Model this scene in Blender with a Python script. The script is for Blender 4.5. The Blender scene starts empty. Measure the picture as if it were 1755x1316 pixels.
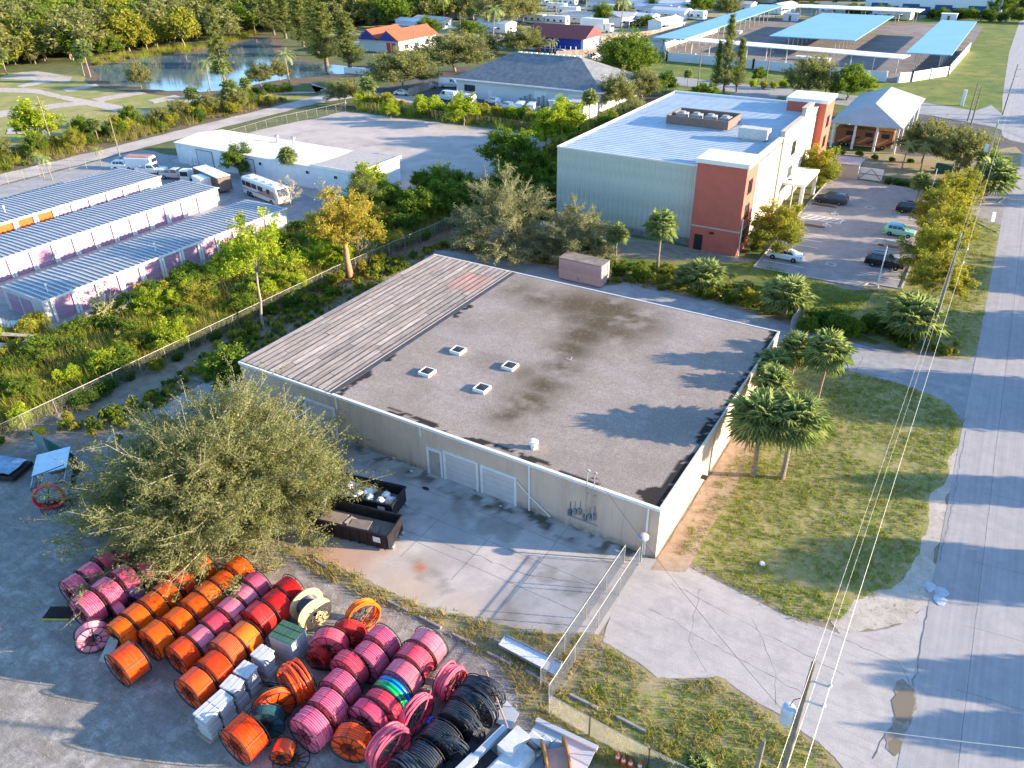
import bpy, bmesh, math, random
import numpy as np
from mathutils import Vector, Matrix
R = math.radians; PI = math.pi
S = bpy.context.scene
COL = S.collection
rng = np.random.default_rng(7); random.seed(7)

# ------------------------------------------------------------------ camera, sky, sun, exposure
FPX, CX, CY, CAMZ = 1326.96, 877.5, 658.0, 40.0
YAW, PITCH, ROLL = R(-31.605307), R(31.011218), R(-0.829487)
fw = np.array([math.sin(YAW)*math.cos(PITCH), math.cos(YAW)*math.cos(PITCH), -math.sin(PITCH)])
rt0 = np.array([math.cos(YAW), -math.sin(YAW), 0.0]); up0 = np.cross(rt0, fw)
rt = rt0*math.cos(ROLL)+up0*math.sin(ROLL); up = -rt0*math.sin(ROLL)+up0*math.cos(ROLL)
cam = bpy.data.cameras.new('camera'); co = bpy.data.objects.new('camera', cam); COL.objects.link(co)
mw = Matrix.Identity(4)
for i in range(3):
    mw[i][0] = rt[i]; mw[i][1] = up[i]; mw[i][2] = -fw[i]
mw[2][3] = CAMZ
co.matrix_world = mw
cam.sensor_width = 36; cam.lens = 36*FPX/1755; cam.clip_start = 0.5; cam.clip_end = 6000
S.camera = co
SUN_EL, SUN_AZ = R(13.4), R(24.5)          # azimuth counted from +X towards +Y
W_ = bpy.data.worlds.new('World'); S.world = W_; W_.use_nodes = True
nt = W_.node_tree; nt.nodes.clear()
wo = nt.nodes.new('ShaderNodeOutputWorld'); bg = nt.nodes.new('ShaderNodeBackground'); sk = nt.nodes.new('ShaderNodeTexSky')
sk.sky_type = 'NISHITA'; sk.sun_disc = False; sk.sun_elevation = SUN_EL; sk.sun_rotation = PI/2-SUN_AZ
sk.dust_density = 0.4; sk.air_density = 1.0; sk.ozone_density = 4.0
bg.inputs[1].default_value = 0.15
nt.links.new(sk.outputs[0], bg.inputs[0]); nt.links.new(bg.outputs[0], wo.inputs[0])
sl = bpy.data.lights.new('sun', 'SUN'); sl.energy = 4.7; sl.angle = R(0.55); sl.color = (1.0, 0.80, 0.58)
so = bpy.data.objects.new('sun', sl); COL.objects.link(so)
sd = Vector((math.cos(SUN_AZ)*math.cos(SUN_EL), math.sin(SUN_AZ)*math.cos(SUN_EL), math.sin(SUN_EL)))
so.rotation_euler = sd.to_track_quat('Z', 'Y').to_euler(); so.location = (60, 60, 60)
S.view_settings.view_transform = 'Standard'; S.view_settings.look = 'None'
S.view_settings.exposure = 1.9; S.view_settings.gamma = 1.0

# ------------------------------------------------------------------ helpers
def ray(px, py): return rt*(px-CX)/FPX-up*(py-CY)/FPX+fw
def G(px, py, z=0.0):
    d = ray(px, py); t = (z-CAMZ)/d[2]; return (d[0]*t, d[1]*t)
def WY(px, py, Y):
    d = ray(px, py); t = Y/d[1]; return (d[0]*t, CAMZ+d[2]*t)
def WX(px, py, X):
    d = ray(px, py); t = X/d[0]; return (d[1]*t, CAMZ+d[2]*t)

def tag(o, label=None, cat=None, group=None, kind=None):
    if label: o['label'] = label
    if cat: o['category'] = cat
    if group: o['group'] = group
    if kind: o['kind'] = kind
    return o
def thing(name, label, cat, loc=(0,0,0), rz=0.0, group=None):
    o = bpy.data.objects.new(name, None); COL.objects.link(o); o.empty_display_size = .2
    o.location = loc; o.rotation_euler = (0,0,rz)
    return tag(o, label, cat, group)
def link(name, me, parent=None, world=False):
    o = bpy.data.objects.new(name, me); COL.objects.link(o)
    if parent is not None:
        o.parent = parent
        if world:
            l = Vector(parent.location); q = parent
            while q.parent is not None: q = q.parent; l = l+Vector(q.location)
            me.transform(Matrix.Translation(-l))
    return o
def copy_tree(o, parent=None):
    c = o.copy(); COL.objects.link(c)
    if parent is not None: c.parent = parent
    for ch in list(o.children): copy_tree(ch, c)
    return c

class MB:
    def __init__(s): s.v = []; s.f = []
    def add(s, vs, fs):
        n = len(s.v); s.v.extend([tuple(map(float, p)) for p in vs]); s.f.extend([tuple(i+n for i in f) for f in fs]); return s
    def box(s, x0, y0, z0, x1, y1, z1):
        return s.add([(x0,y0,z0),(x1,y0,z0),(x1,y1,z0),(x0,y1,z0),(x0,y0,z1),(x1,y0,z1),(x1,y1,z1),(x0,y1,z1)],
                     [(3,2,1,0),(4,5,6,7),(0,1,5,4),(1,2,6,5),(2,3,7,6),(3,0,4,7)])
    def bev(s, x0, y0, z0, x1, y1, z1, b=.05):   # box with chamfered top and vertical edges
        def ring(k, z): return [(x0+k,y0,z),(x1-k,y0,z),(x1,y0+k,z),(x1,y1-k,z),(x1-k,y1,z),(x0+k,y1,z),(x0,y1-k,z),(x0,y0+k,z)]
        vs = ring(b, z0)+ring(b, z1-b)
        vs += [(min(max(x,x0+b),x1-b), min(max(y,y0+b),y1-b), z1) for x,y,z in ring(b,z1)]
        fs = [tuple(range(7,-1,-1)), tuple(range(16,24))]
        for r in (0,8):
            for i in range(8): j = (i+1)%8; fs.append((r+i,r+j,r+8+j,r+8+i))
        return s.add(vs, fs)
    def obox(s, p, q, w, z0, z1):    # box along the line p-q of width w
        d = np.array(q[:2])-np.array(p[:2]); L = np.linalg.norm(d); d = d/L; n = np.array([-d[1], d[0]])*w/2
        a = [np.array(p[:2])-n, np.array(q[:2])-n, np.array(q[:2])+n, np.array(p[:2])+n]
        vs = [(*k, z0) for k in a]+[(*k, z1) for k in a]
        return s.add(vs, [(3,2,1,0),(4,5,6,7),(0,1,5,4),(1,2,6,5),(2,3,7,6),(3,0,4,7)])
    def tube(s, pts, r, n=6, closed=False, cap=True):
        pts = [Vector(p) for p in pts]; rs = r if isinstance(r, (list, tuple)) else [r]*len(pts); N = len(pts)
        base = len(s.v); prev = None
        for i, p in enumerate(pts):
            a = pts[(i-1)%N] if (closed or i > 0) else p; b = pts[(i+1)%N] if (closed or i < N-1) else p
            t = (b-a).normalized()
            u = t.cross(Vector((0,0,1))) if prev is None else prev-t*prev.dot(t)
            if u.length < 1e-3: u = t.cross(Vector((1,0,0)))
            u.normalize(); prev = u; w = t.cross(u)
            for k in range(n):
                th = 2*PI*k/n; s.v.append(tuple(p+(u*math.cos(th)+w*math.sin(th))*rs[i]))
        for i in range(N if closed else N-1):
            j = (i+1)%N
            for k in range(n):
                l = (k+1)%n; s.f.append((base+i*n+k, base+i*n+l, base+j*n+l, base+j*n+k))
        if cap and not closed:
            s.f.append(tuple(base+k for k in range(n-1,-1,-1))); s.f.append(tuple(base+(N-1)*n+k for k in range(n)))
        return s
    def lathe(s, prof, n=24, axis='z', c=(0,0,0), cap=True):  # prof: (radius, along)
        base = len(s.v)
        for r, h in prof:
            for k in range(n):
                th = 2*PI*k/n; a, b = r*math.cos(th), r*math.sin(th)
                p = (a,b,h) if axis == 'z' else ((a,h,b) if axis == 'y' else (h,a,b))
                s.v.append((p[0]+c[0], p[1]+c[1], p[2]+c[2]))
        for i in range(len(prof)-1):
            for k in range(n):
                l = (k+1)%n; s.f.append((base+i*n+k, base+i*n+l, base+(i+1)*n+l, base+(i+1)*n+k))
        if cap:
            s.f.append(tuple(base+k for k in range(n-1,-1,-1))); s.f.append(tuple(base+(len(prof)-1)*n+k for k in range(n)))
        return s
    def prism(s, poly, z0, z1):
        n = len(poly); vs = [(*p[:2], z0) for p in poly]+[(*p[:2], z1) for p in poly]
        fs = [tuple(range(n-1,-1,-1)), tuple(range(n,2*n))]+[(i,(i+1)%n,n+(i+1)%n,n+i) for i in range(n)]
        return s.add(vs, fs)
    def quad(s, *p): return s.add(p, [tuple(range(len(p)))])
    def mesh(s, name, m, smooth=False):
        me = bpy.data.meshes.new(name); me.from_pydata(s.v, [], s.f); me.update()
        bm = bmesh.new(); bm.from_mesh(me); bmesh.ops.recalc_face_normals(bm, faces=bm.faces); bm.to_mesh(me); bm.free()
        if m is not None: me.materials.append(m)
        if smooth:
            me.shade_smooth()
            try: me.set_sharp_from_angle(angle=R(38))
            except Exception: pass
        return me
    def build(s, name, m, parent=None, world=False, smooth=False, label=None):
        o = link(name, s.mesh(name, m, smooth), parent, world)
        if label: o['label'] = label
        return o

def vnoise(x, y, seed=0):
    r = np.random.default_rng(seed).random((256,256))
    xi = np.floor(x).astype(int); yi = np.floor(y).astype(int); fx = x-xi; fy = y-yi
    fx = fx*fx*(3-2*fx); fy = fy*fy*(3-2*fy)
    a = r[xi%256, yi%256]; b = r[(xi+1)%256, yi%256]; c = r[xi%256, (yi+1)%256]; d = r[(xi+1)%256, (yi+1)%256]
    return (a*(1-fx)+b*fx)*(1-fy)+(c*(1-fx)+d*fx)*fy
def fbm(x, y, sc, seed=0, oct=4):
    x = np.asarray(x, float)/sc; y = np.asarray(y, float)/sc; t = 0; a = .5; s = 0
    for i in range(oct): t = t+a*vnoise(x*2**i+17.3*i, y*2**i+5.1*i, seed+i); s += a; a *= .55
    return t/s
def smooth(x, a, b):
    t = np.clip((x-a)/(b-a), 0, 1); return t*t*(3-2*t)

# ------------------------------------------------------------------ materials
class NT:
    def __init__(s, name):
        s.m = bpy.data.materials.new(name); s.m.use_nodes = True; s.t = s.m.node_tree; s.t.nodes.clear()
        s.out = s.t.nodes.new('ShaderNodeOutputMaterial'); s.p = s.t.nodes.new('ShaderNodeBsdfPrincipled')
        s.t.links.new(s.p.outputs[0], s.out.inputs[0]); s._tc = None
    def n(s, ty): return s.t.nodes.new(ty)
    def l(s, a, b): s.t.links.new(a, b)
    def obj(s):
        if s._tc is None: s._tc = s.n('ShaderNodeTexCoord')
        return s._tc.outputs['Object']
    def scaled(s, sc, rot=0.0):
        mp = s.n('ShaderNodeMapping'); s.l(s.obj(), mp.inputs[0]); mp.inputs['Scale'].default_value = sc
        mp.inputs['Rotation'].default_value = (0,0,rot); return mp.outputs[0]
    def noise(s, scale, lo=.4, hi=.6, detail=5, rough=.6, vec=None, off=0):
        nn = s.n('ShaderNodeTexNoise'); nn.noise_dimensions = '4D'; nn.inputs['W'].default_value = off
        s.l(vec or s.obj(), nn.inputs['Vector']); nn.inputs['Scale'].default_value = scale
        nn.inputs['Detail'].default_value = detail; nn.inputs['Roughness'].default_value = rough
        return s.mr(nn.outputs['Fac'], lo, hi)
    def mr(s, x, lo, hi, a=0.0, b=1.0):
        m = s.n('ShaderNodeMapRange'); s.l(x, m.inputs[0])
        for i, v in enumerate((lo, hi, a, b)): m.inputs[i+1].default_value = v
        return m.outputs[0]
    def mul(s, a, b, op='MULTIPLY'):
        m = s.n('ShaderNodeMath'); m.operation = op
        for i, q in enumerate((a, b)):
            if isinstance(q, (int, float)): m.inputs[i].default_value = q
            else: s.l(q, m.inputs[i])
        return m.outputs[0]
    def mix(s, f, a, b, mode='MIX'):
        m = s.n('ShaderNodeMix'); m.data_type = 'RGBA'; m.blend_type = mode
        for i, q in ((0, f), (6, a), (7, b)):
            if isinstance(q, (int, float)): m.inputs[i].default_value = q
            elif isinstance(q, tuple): m.inputs[i].default_value = (*q[:3], 1)
            else: s.l(q, m.inputs[i])
        return m.outputs[2]
    def attr(s, name):
        a = s.n('ShaderNodeAttribute'); a.attribute_name = name; return a.outputs['Fac']
    def rnd(s): return s.n('ShaderNodeObjectInfo').outputs['Random']
    def bump(s, h, st=.3, d=.02):
        b = s.n('ShaderNodeBump'); s.l(h, b.inputs['Height']); b.inputs['Strength'].default_value = st
        b.inputs['Distance'].default_value = d; s.l(b.outputs[0], s.p.inputs['Normal'])
    def col(s, c):
        if isinstance(c, tuple): s.p.inputs['Base Color'].default_value = (*c[:3], 1)
        else: s.l(c, s.p.inputs['Base Color'])
    def done(s, rough=.8, metal=0.0, spec=.3):
        s.p.inputs['Roughness'].default_value = rough; s.p.inputs['Metallic'].default_value = metal
        s.p.inputs['Specular IOR Level'].default_value = spec; return s.m
def dk(c, k): return tuple(x*k for x in c)
_mc = {}
def M(name, c, rough=.7, metal=0, var=.12, scale=2.0, wear=None, wearamt=.3, rnd=0.0, spec=.3, bump=0):
    if name in _mc: return _mc[name]
    t = NT(name)
    x = t.mix(t.noise(scale, .35, .65), dk(c, 1-var), dk(c, 1+var))
    x = t.mix(t.mul(t.noise(scale*9, .4, .6, 3), .35), x, dk(c, 1-var*1.6))
    if wear: x = t.mix(t.mul(t.noise(scale*.6, .5, .72, 6, .7, off=3), wearamt), x, wear)
    if rnd:
        k = t.mr(t.rnd(), 0, 1, 1-rnd, 1+rnd); cb = t.n('ShaderNodeCombineColor')
        for i in range(3): t.l(k, cb.inputs[i])
        x = t.mix(1.0, x, cb.outputs[0], 'MULTIPLY')
    t.col(x)
    if bump: t.bump(t.noise(scale*12, .3, .7, 4), .4, bump)
    _mc[name] = t.done(rough, metal, spec); return _mc[name]
def GM(name, cols, fine=.25, sc=.25, rough=.95, bump=.02, extra=None, f2=6.0):
    t = NT(name); a = cols[0]
    for i, c in enumerate(cols[1:]): a = t.mix(t.noise(sc*(1+i*1.7), .42, .6, 8, .66, off=i*5+1), a, c)
    a = t.mix(t.mul(t.noise(f2, .35, .65, 6, .75, off=9), fine), a, dk(cols[0], .45))
    a = t.mix(t.mul(t.noise(f2*3.3, .5, .7, 3, .7, off=12), fine), a, dk(cols[-1], 1.35))
    if extra: a = extra(t, a)
    t.col(a); t.bump(t.noise(f2*1.4, .3, .7, 6, .75), .5, bump); return t.done(rough)
def leafmat(name, c1, c2, c3=None, trans=.48, hue=.5):
    """c1..c2 mixed per clump, c3 on some; leaves let some light through"""
    t = NT(name); t.t.nodes.remove(t.p)
    v = t.attr('v'); r = t.rnd()
    a = t.mix(v, c1, c2)
    a = t.mix(t.mul(r, hue), a, c3 or c2)
    a = t.mix(t.mul(t.noise(.9, .4, .65, 3), .45), a, dk(c1, .6))
    d = t.n('ShaderNodeBsdfDiffuse'); tr = t.n('ShaderNodeBsdfTranslucent'); mx = t.n('ShaderNodeMixShader')
    t.l(a, d.inputs[0]); t.l(t.mix(.5, a, (.9, 1, .3), 'MULTIPLY'), tr.inputs[0]); mx.inputs[0].default_value = trans
    t.l(d.outputs[0], mx.inputs[1]); t.l(tr.outputs[0], mx.inputs[2]); t.l(mx.outputs[0], t.out.inputs[0]); return t.m

# ------------------------------------------------------------------ sheets of ground
def densify(P, step):
    out = []
    for i in range(len(P)):
        a = np.array(P[i]); b = np.array(P[(i+1)%len(P)]); n = max(1, int(np.linalg.norm(b-a)/step))
        out += [a+(b-a)*k/n for k in range(n)]
    return np.array(out)
def patch(name, poly, z, m, amp=0.0, step=.6, px=True, seed=1, parent=None):
    P = [G(*p) for p in poly] if px else poly
    if amp:
        P = densify(P, step); x, y = P[:,0].copy(), P[:,1].copy()
        P[:,0] += (fbm(x, y, 1.6, seed)-.5)*4*amp; P[:,1] += (fbm(x, y, 1.6, seed+9)-.5)*4*amp
    vs = [(float(p[0]), float(p[1]), z) for p in P]
    me = bpy.data.meshes.new(name); me.from_pydata(vs, [], [tuple(range(len(vs)))]); me.materials.append(m)
    bm = bmesh.new(); bm.from_mesh(me); bmesh.ops.triangulate(bm, faces=bm.faces)
    for f in bm.faces:
        if f.normal.z < 0: f.normal_flip()
    bm.to_mesh(me); bm.free()
    o = link(name, me, parent)
    if parent is None: o['kind'] = 'structure'
    return o
def grid(name, x0, x1, y0, y1, z, step, m, masks, parent=None, world=True):
    nx = int((x1-x0)/step)+1; ny = int((y1-y0)/step)+1
    X, Y = np.meshgrid(np.linspace(x0,x1,nx), np.linspace(y0,y1,ny)); X = X.ravel(); Y = Y.ravel()
    me = bpy.data.meshes.new(name)
    idx = np.arange(nx*ny).reshape(ny, nx)
    F = np.stack([idx[:-1,:-1], idx[:-1,1:], idx[1:,1:], idx[1:,:-1]], -1).reshape(-1,4)
    me.from_pydata(np.stack([X, Y, np.full_like(X, z)], 1).tolist(), [], F.tolist())
    for k, fn in masks.items():
        at = me.attributes.new(k, 'FLOAT', 'POINT'); at.data.foreach_set('value', np.clip(fn(X, Y), 0, 1).astype(np.float32))
    me.materials.append(m)
    o = link(name, me, parent, world)
    if parent is None: o['kind'] = 'structure'
    return o
def blobs(L, z=0.0):
    P = [(*G(a, b, z), r, k) for a, b, r, k in L]
    def f(X, Y):
        t = np.zeros_like(X)
        for x, y, r, k in P: t = np.maximum(t, k*np.exp(-(((X-x)**2+(Y-y)**2)/(r*r))))
        return t
    return f
def inpoly(P, X, Y):
    c = np.zeros(len(X), bool); n = len(P)
    for i in range(n):
        x1, y1 = P[i]; x2, y2 = P[(i+1)%n]
        m = ((y1 > Y) != (y2 > Y)) & (X < (x2-x1)*(Y-y1)/((y2-y1) if y2 != y1 else 1e-9)+x1)
        c ^= m
    return c

# ------------------------------------------------------------------ scatter ("stuff")
def scatter(name, poly, dens, protos, smin, smax, label, cat, px=True, z=0.0, clump=0.0, avoid=None, seed=3, grow=1.0):
    P = [G(*p) for p in poly] if px else poly
    P = np.array(P); cc_ = P.mean(0); P = cc_+(P-cc_)*grow; lo, hi = P.min(0), P.max(0); r = np.random.default_rng(seed)
    N = int(dens*(hi-lo).prod()); X = r.uniform(lo[0], hi[0], N); Y = r.uniform(lo[1], hi[1], N)
    ok = inpoly(P, X, Y)
    if clump: ok &= fbm(X, Y, 2.2, seed) > clump*r.uniform(.75, 1.2, N)
    if avoid:
        for A in avoid: ok &= ~inpoly(A, X, Y)
    X, Y = X[ok], Y[ok]
    me = bpy.data.meshes.new(name); me.from_pydata(np.stack([X, Y, np.full_like(X, z)], 1).tolist(), [], [])
    at = me.attributes.new('scl', 'FLOAT', 'POINT')
    at.data.foreach_set('value', (r.uniform(smin, smax, len(X))*(.6+.8*fbm(X, Y, 3.0, seed+4))).astype(np.float32))
    o = link(name, me); tag(o, label, cat, None, 'stuff')
    c = bpy.data.collections.new(name+'_pieces')
    for k, pm in enumerate(protos): c.objects.link(bpy.data.objects.new(name+'_piece', pm))
    g = bpy.data.node_groups.new(name, 'GeometryNodeTree')
    g.interface.new_socket('Geometry', in_out='INPUT', socket_type='NodeSocketGeometry')
    g.interface.new_socket('Geometry', in_out='OUTPUT', socket_type='NodeSocketGeometry')
    gi = g.nodes.new('NodeGroupInput'); go = g.nodes.new('NodeGroupOutput'); ip = g.nodes.new('GeometryNodeInstanceOnPoints')
    ci = g.nodes.new('GeometryNodeCollectionInfo'); ci.inputs[0].default_value = c; ci.inputs['Separate Children'].default_value = True
    ci.inputs['Reset Children'].default_value = True
    rv = g.nodes.new('FunctionNodeRandomValue'); rv.data_type = 'FLOAT_VECTOR'
    rv.inputs[0].default_value = (-.12,-.12,0); rv.inputs[1].default_value = (.12,.12,6.28)
    na = g.nodes.new('GeometryNodeInputNamedAttribute'); na.data_type = 'FLOAT'; na.inputs[0].default_value = 'scl'
    L = g.links
    L.new(gi.outputs[0], ip.inputs['Points']); L.new(ci.outputs[0], ip.inputs['Instance']); ip.inputs['Pick Instance'].default_value = True
    L.new(rv.outputs[0], ip.inputs['Rotation']); L.new(na.outputs[0], ip.inputs['Scale']); L.new(ip.outputs[0], go.inputs[0])
    mo = o.modifiers.new('scatter', 'NODES'); mo.node_group = g
    return o

# ------------------------------------------------------------------ plants
def frust(A, B, RA, RB, n=4):
    A = np.asarray(A, float); B = np.asarray(B, float); RA = np.asarray(RA, float); RB = np.asarray(RB, float)
    d = B-A; d /= np.linalg.norm(d, axis=1, keepdims=True)+1e-9
    ref = np.where(np.abs(d[:,2:3]) > .9, [[1.,0,0]], [[0,0,1.]])
    u = np.cross(d, ref); u /= np.linalg.norm(u, axis=1, keepdims=True)+1e-9; w = np.cross(d, u)
    th = np.arange(n)*2*PI/n; c = np.cos(th)[None,:,None]; s_ = np.sin(th)[None,:,None]
    ring = u[:,None]*c+w[:,None]*s_
    V = np.concatenate([A[:,None]+ring*RA[:,None,None], B[:,None]+ring*RB[:,None,None]], 1).reshape(-1,3)
    i = np.arange(n); j = (i+1)%n; f = np.stack([i, j, n+j, n+i], 1)
    F = (f[None]+(np.arange(len(A))*2*n)[:,None,None]).reshape(-1,4)
    return V, F
def npmesh(name, V, F, m, v=None, smooth=False):
    me = bpy.data.meshes.new(name); k = F.shape[1]
    me.vertices.add(len(V)); me.vertices.foreach_set('co', V.astype(np.float32).ravel())
    me.loops.add(F.size); me.loops.foreach_set('vertex_index', F.astype(np.int32).ravel())
    me.polygons.add(len(F)); me.polygons.foreach_set('loop_start', (np.arange(len(F))*k).astype(np.int32))
    me.update(calc_edges=True)
    if v is not None:
        a = me.attributes.new('v', 'FLOAT', 'POINT'); a.data.foreach_set('value', v.astype(np.float32))
    me.materials.append(m)
    if smooth: me.shade_smooth()
    return me
def leaf_tris(C_, size, r, flat=.5, asp=.45, v=None):
    n = len(C_)
    d = r.normal(size=(n,3)); d[:,2] *= flat; d /= np.linalg.norm(d, axis=1, keepdims=True)
    e = r.normal(size=(n,3)); e -= d*(e*d).sum(1, keepdims=True); e /= np.linalg.norm(e, axis=1, keepdims=True)
    sz = (size*r.uniform(.6, 1.4, n))[:,None]
    V = np.stack([C_+d*sz, C_+e*sz*asp, C_-d*sz*.6-e*sz*asp*.6], 1).reshape(-1,3)
    F = np.arange(3*n).reshape(-1,3)
    return V, F, np.repeat(v if v is not None else r.random(n), 3)
def broad(name, h, cr, z0, lm, bm_, seed, nl=14, ns=9, ntw=7, leaves=9000, size=.28, spread=.45, flat=.75, trunk_r=.25, zshape=.8, lean=(0,0), twig=.012, multi=1, droop=0.0):
    """trunk, limbs and twigs, and leaves along the twigs; returns (trunk mesh, crown mesh)"""
    r = np.random.default_rng(seed); A = []; B = []; RA = []; RB = []
    def seg(a, b, ra, rb): A.append(a); B.append(b); RA.append(ra); RB.append(rb)
    tops = []
    for k in range(multi):
        base = np.array([r.normal()*.25*(multi > 1), r.normal()*.25*(multi > 1), 0.]); top = np.array([lean[0]+r.normal()*.3*multi, lean[1]+r.normal()*.3*multi, z0*r.uniform(.85,1.1)])
        p = base
        for i in range(1, 5):
            q = base+(top-base)*i/4+np.array([r.normal()*.08, r.normal()*.08, 0]); seg(p, q, trunk_r*(1.25-.13*(i-1)), trunk_r*(1.25-.13*i)); p = q
        tops.append(p)
    tw = []; twv = []
    for i in range(nl):
        T = tops[i%multi]
        az = 2*PI*(i*.618)+r.normal()*.2; q_ = (i+.5)/nl; el = math.asin(max(0, 1-q_*1.05)) if q_ < .93 else -.05
        rr = cr*r.uniform(.8, 1.08); rad = rr*math.cos(el)
        E = np.array([lean[0]+math.cos(az)*rad, lean[1]+math.sin(az)*rad, z0+(h-z0)*(math.sin(el)*zshape+(1-zshape)*.6)*r.uniform(.85,1.1)+.0])
        E[2] -= droop*(rad/cr)**2*(h-z0)
        mid = T*.5+E*.5+np.array([0,0,(E[2]-T[2])*.12+.12*rad]); pts = [T]
        for s_ in (.25,.5,.75,1): pts.append((1-s_)**2*T+2*s_*(1-s_)*mid+s_*s_*E+r.normal(size=3)*.06*cr*.4)
        lr = trunk_r*.42
        for k in range(4): seg(pts[k], pts[k+1], lr*(1-.22*k), lr*(.78-.22*k)+.006)
        cv = r.random()
        for j in range(ns):
            t = r.uniform(.35, 1.0); k = min(3, int(t*4)); a = pts[k]+(pts[k+1]-pts[k])*(t*4-k)
            d = r.normal(size=3); out = (a-np.array([0,0,z0])); out /= np.linalg.norm(out)+1e-6
            d = d/np.linalg.norm(d)*.75+out*.8; d[2] = d[2]*.6+.12; L = cr*r.uniform(.22,.42)
            b = a+d*L; seg(a, b, lr*.3+.004, .012); cv2 = np.clip(cv*.5+r.random()*.5, 0, 1)
            for m_ in range(ntw):
                u_ = r.uniform(.25, 1.05); c = a+(b-a)*u_; dd = r.normal(size=3); dd /= np.linalg.norm(dd); dd = dd*.8+d/np.linalg.norm(d)*.7; dd[2] = dd[2]*.7+.1
                e = c+dd*L*r.uniform(.35,.7); seg(c, e, twig, twig*.4); tw.append((c, e)); twv.append(np.clip(cv2+r.normal()*.12, 0, 1))
    V, F = frust(A, B, RA, RB, 5 if len(A) < 600 else 4)
    tm = npmesh(name+'_trunk', V, F, bm_)
    tw = np.array(tw); i = r.integers(0, len(tw), leaves); t = r.uniform(.1, 1.08, leaves)[:,None]
    P = tw[i,0]*(1-t)+tw[i,1]*t+r.normal(size=(leaves,3))*size*spread
    V, F, v = leaf_tris(P, size, r, flat, v=np.clip(np.array(twv)[i]+r.normal(size=leaves)*.1, 0, 1))
    return tm, npmesh(name+'_crown', V, F, lm, v)
def conifer(name, h, cr, lm, bm_, seed, leaves=7000, size=.3, z0=.12, up=.25, whorls=26, ragged=.3):
    r = np.random.default_rng(seed); A = [(0,0,0)]; B = [(0,0,h)]; RA = [.018*h+.04]; RB = [.02]; tw = []
    for i in range(whorls):
        z = h*(z0+(1-z0)*i/whorls); k = 1-(i/whorls)**1.4
        for j in range(6):
            az = r.uniform(0, 2*PI); L = cr*(k*.85+.15)*r.uniform(1-ragged*1.4, 1.15); a = np.array([0,0,z]); b = a+np.array([math.cos(az)*L, math.sin(az)*L, L*up*r.uniform(.3,1.4)])
            A.append(a); B.append(b); RA.append(.03); RB.append(.008); tw.append((a+(b-a)*.2, b))
    V, F = frust(A, B, RA, RB, 5); tm = npmesh(name+'_trunk', V, F, bm_)
    tw = np.array(tw); i = r.integers(0, len(tw), leaves); t = r.uniform(0, 1.1, leaves)[:,None]
    P = tw[i,0]*(1-t)+tw[i,1]*t+r.normal(size=(leaves,3))*size*.6
    V, F, v = leaf_tris(P, size, r, .9, .3, v=np.clip(t[:,0]*.7+r.random(leaves)*.3, 0, 1))
    return tm, npmesh(name+'_crown', V, F, lm, v)
def shrub(name, h, cr, lm, seed, leaves=2500, size=.16, lumps=9, flat=.8):
    r = np.random.default_rng(seed); C0 = []; 
    for i in range(lumps):
        az = r.uniform(0, 2*PI); rr = cr*.62*math.sqrt(r.random()); C0.append((math.cos(az)*rr, math.sin(az)*rr, h*r.uniform(.3,.72), cr*r.uniform(.25,.5), h*r.uniform(.22,.36), r.random()))
    C0 = np.array(C0); i = r.integers(0, lumps, leaves); d = r.normal(size=(leaves,3)); d /= np.linalg.norm(d, axis=1, keepdims=True)
    d *= r.uniform(.45, 1.12, leaves)[:,None]**.6
    P = C0[i,:3]+d*np.stack([C0[i,3], C0[i,3], C0[i,4]], 1); P[:,2] = np.abs(P[:,2])
    V, F, v = leaf_tris(P, size, r, flat, v=np.clip(C0[i,5]*.7+r.random(leaves)*.3, 0, 1))
    return npmesh(name, V, F, lm, v)
def sabal(name, h, lm, bm_, seed, nf=44, fr=1.0, skirt=True):
    r = np.random.default_rng(seed); V = []; F = []; v = []
    for i in range(nf):
        az = 2*PI*i*.618; el = R(78)-R(135)*(i/nf)**.9 if skirt else R(80)-R(95)*(i/nf)
        el += R(r.uniform(-12,12)); d = np.array([math.cos(az)*math.cos(el), math.sin(az)*math.cos(el), math.sin(el)]); pl = fr*r.uniform(.65, 1.1)
        o = np.array([0,0,h]); c = o+d*pl; side = np.array([-math.sin(az), math.cos(az), 0]); nrm = np.cross(d, side)
        n0 = len(V); V += [o+side*.02, o-side*.02, c]; F.append((n0,n0+1,n0+2)); vv = r.uniform(.3,1)*(1 if i < nf*.8 else .25); v += [vv]*3
        K = 15
        for k in range(K):
            a = (k/(K-1)-.5)*R(250); L = fr*r.uniform(.8,1.05)*(1-.25*abs(a)/R(125)); dd = d*math.cos(a)+side*math.sin(a)
            mid = c+dd*L*.55+nrm*.12*abs(math.sin(a)); tip = c+dd*L-np.array([0,0,L*r.uniform(.1,.42)])
            w = np.cross(dd, nrm); w /= np.linalg.norm(w)+1e-9; n0 = len(V)
            V += [c, mid+w*.042*fr, tip, mid-w*.042*fr]; F += [(n0,n0+1,n0+2),(n0,n0+2,n0+3)]; v += [vv*r.uniform(.8,1.1)]*4
    cm = npmesh(name+'_crown', np.array(V), np.array(F), lm, np.clip(np.array(v), 0, 1))
    m = MB(); pts = [(math.sin(i*.9)*.03, math.cos(i*.7)*.03, h*i/8) for i in range(9)]
    m.tube(pts, [.2,.17,.155,.15,.15,.15,.155,.18,.12], 9)
    return m.mesh(name+'_trunk', bm_, True), cm
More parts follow.
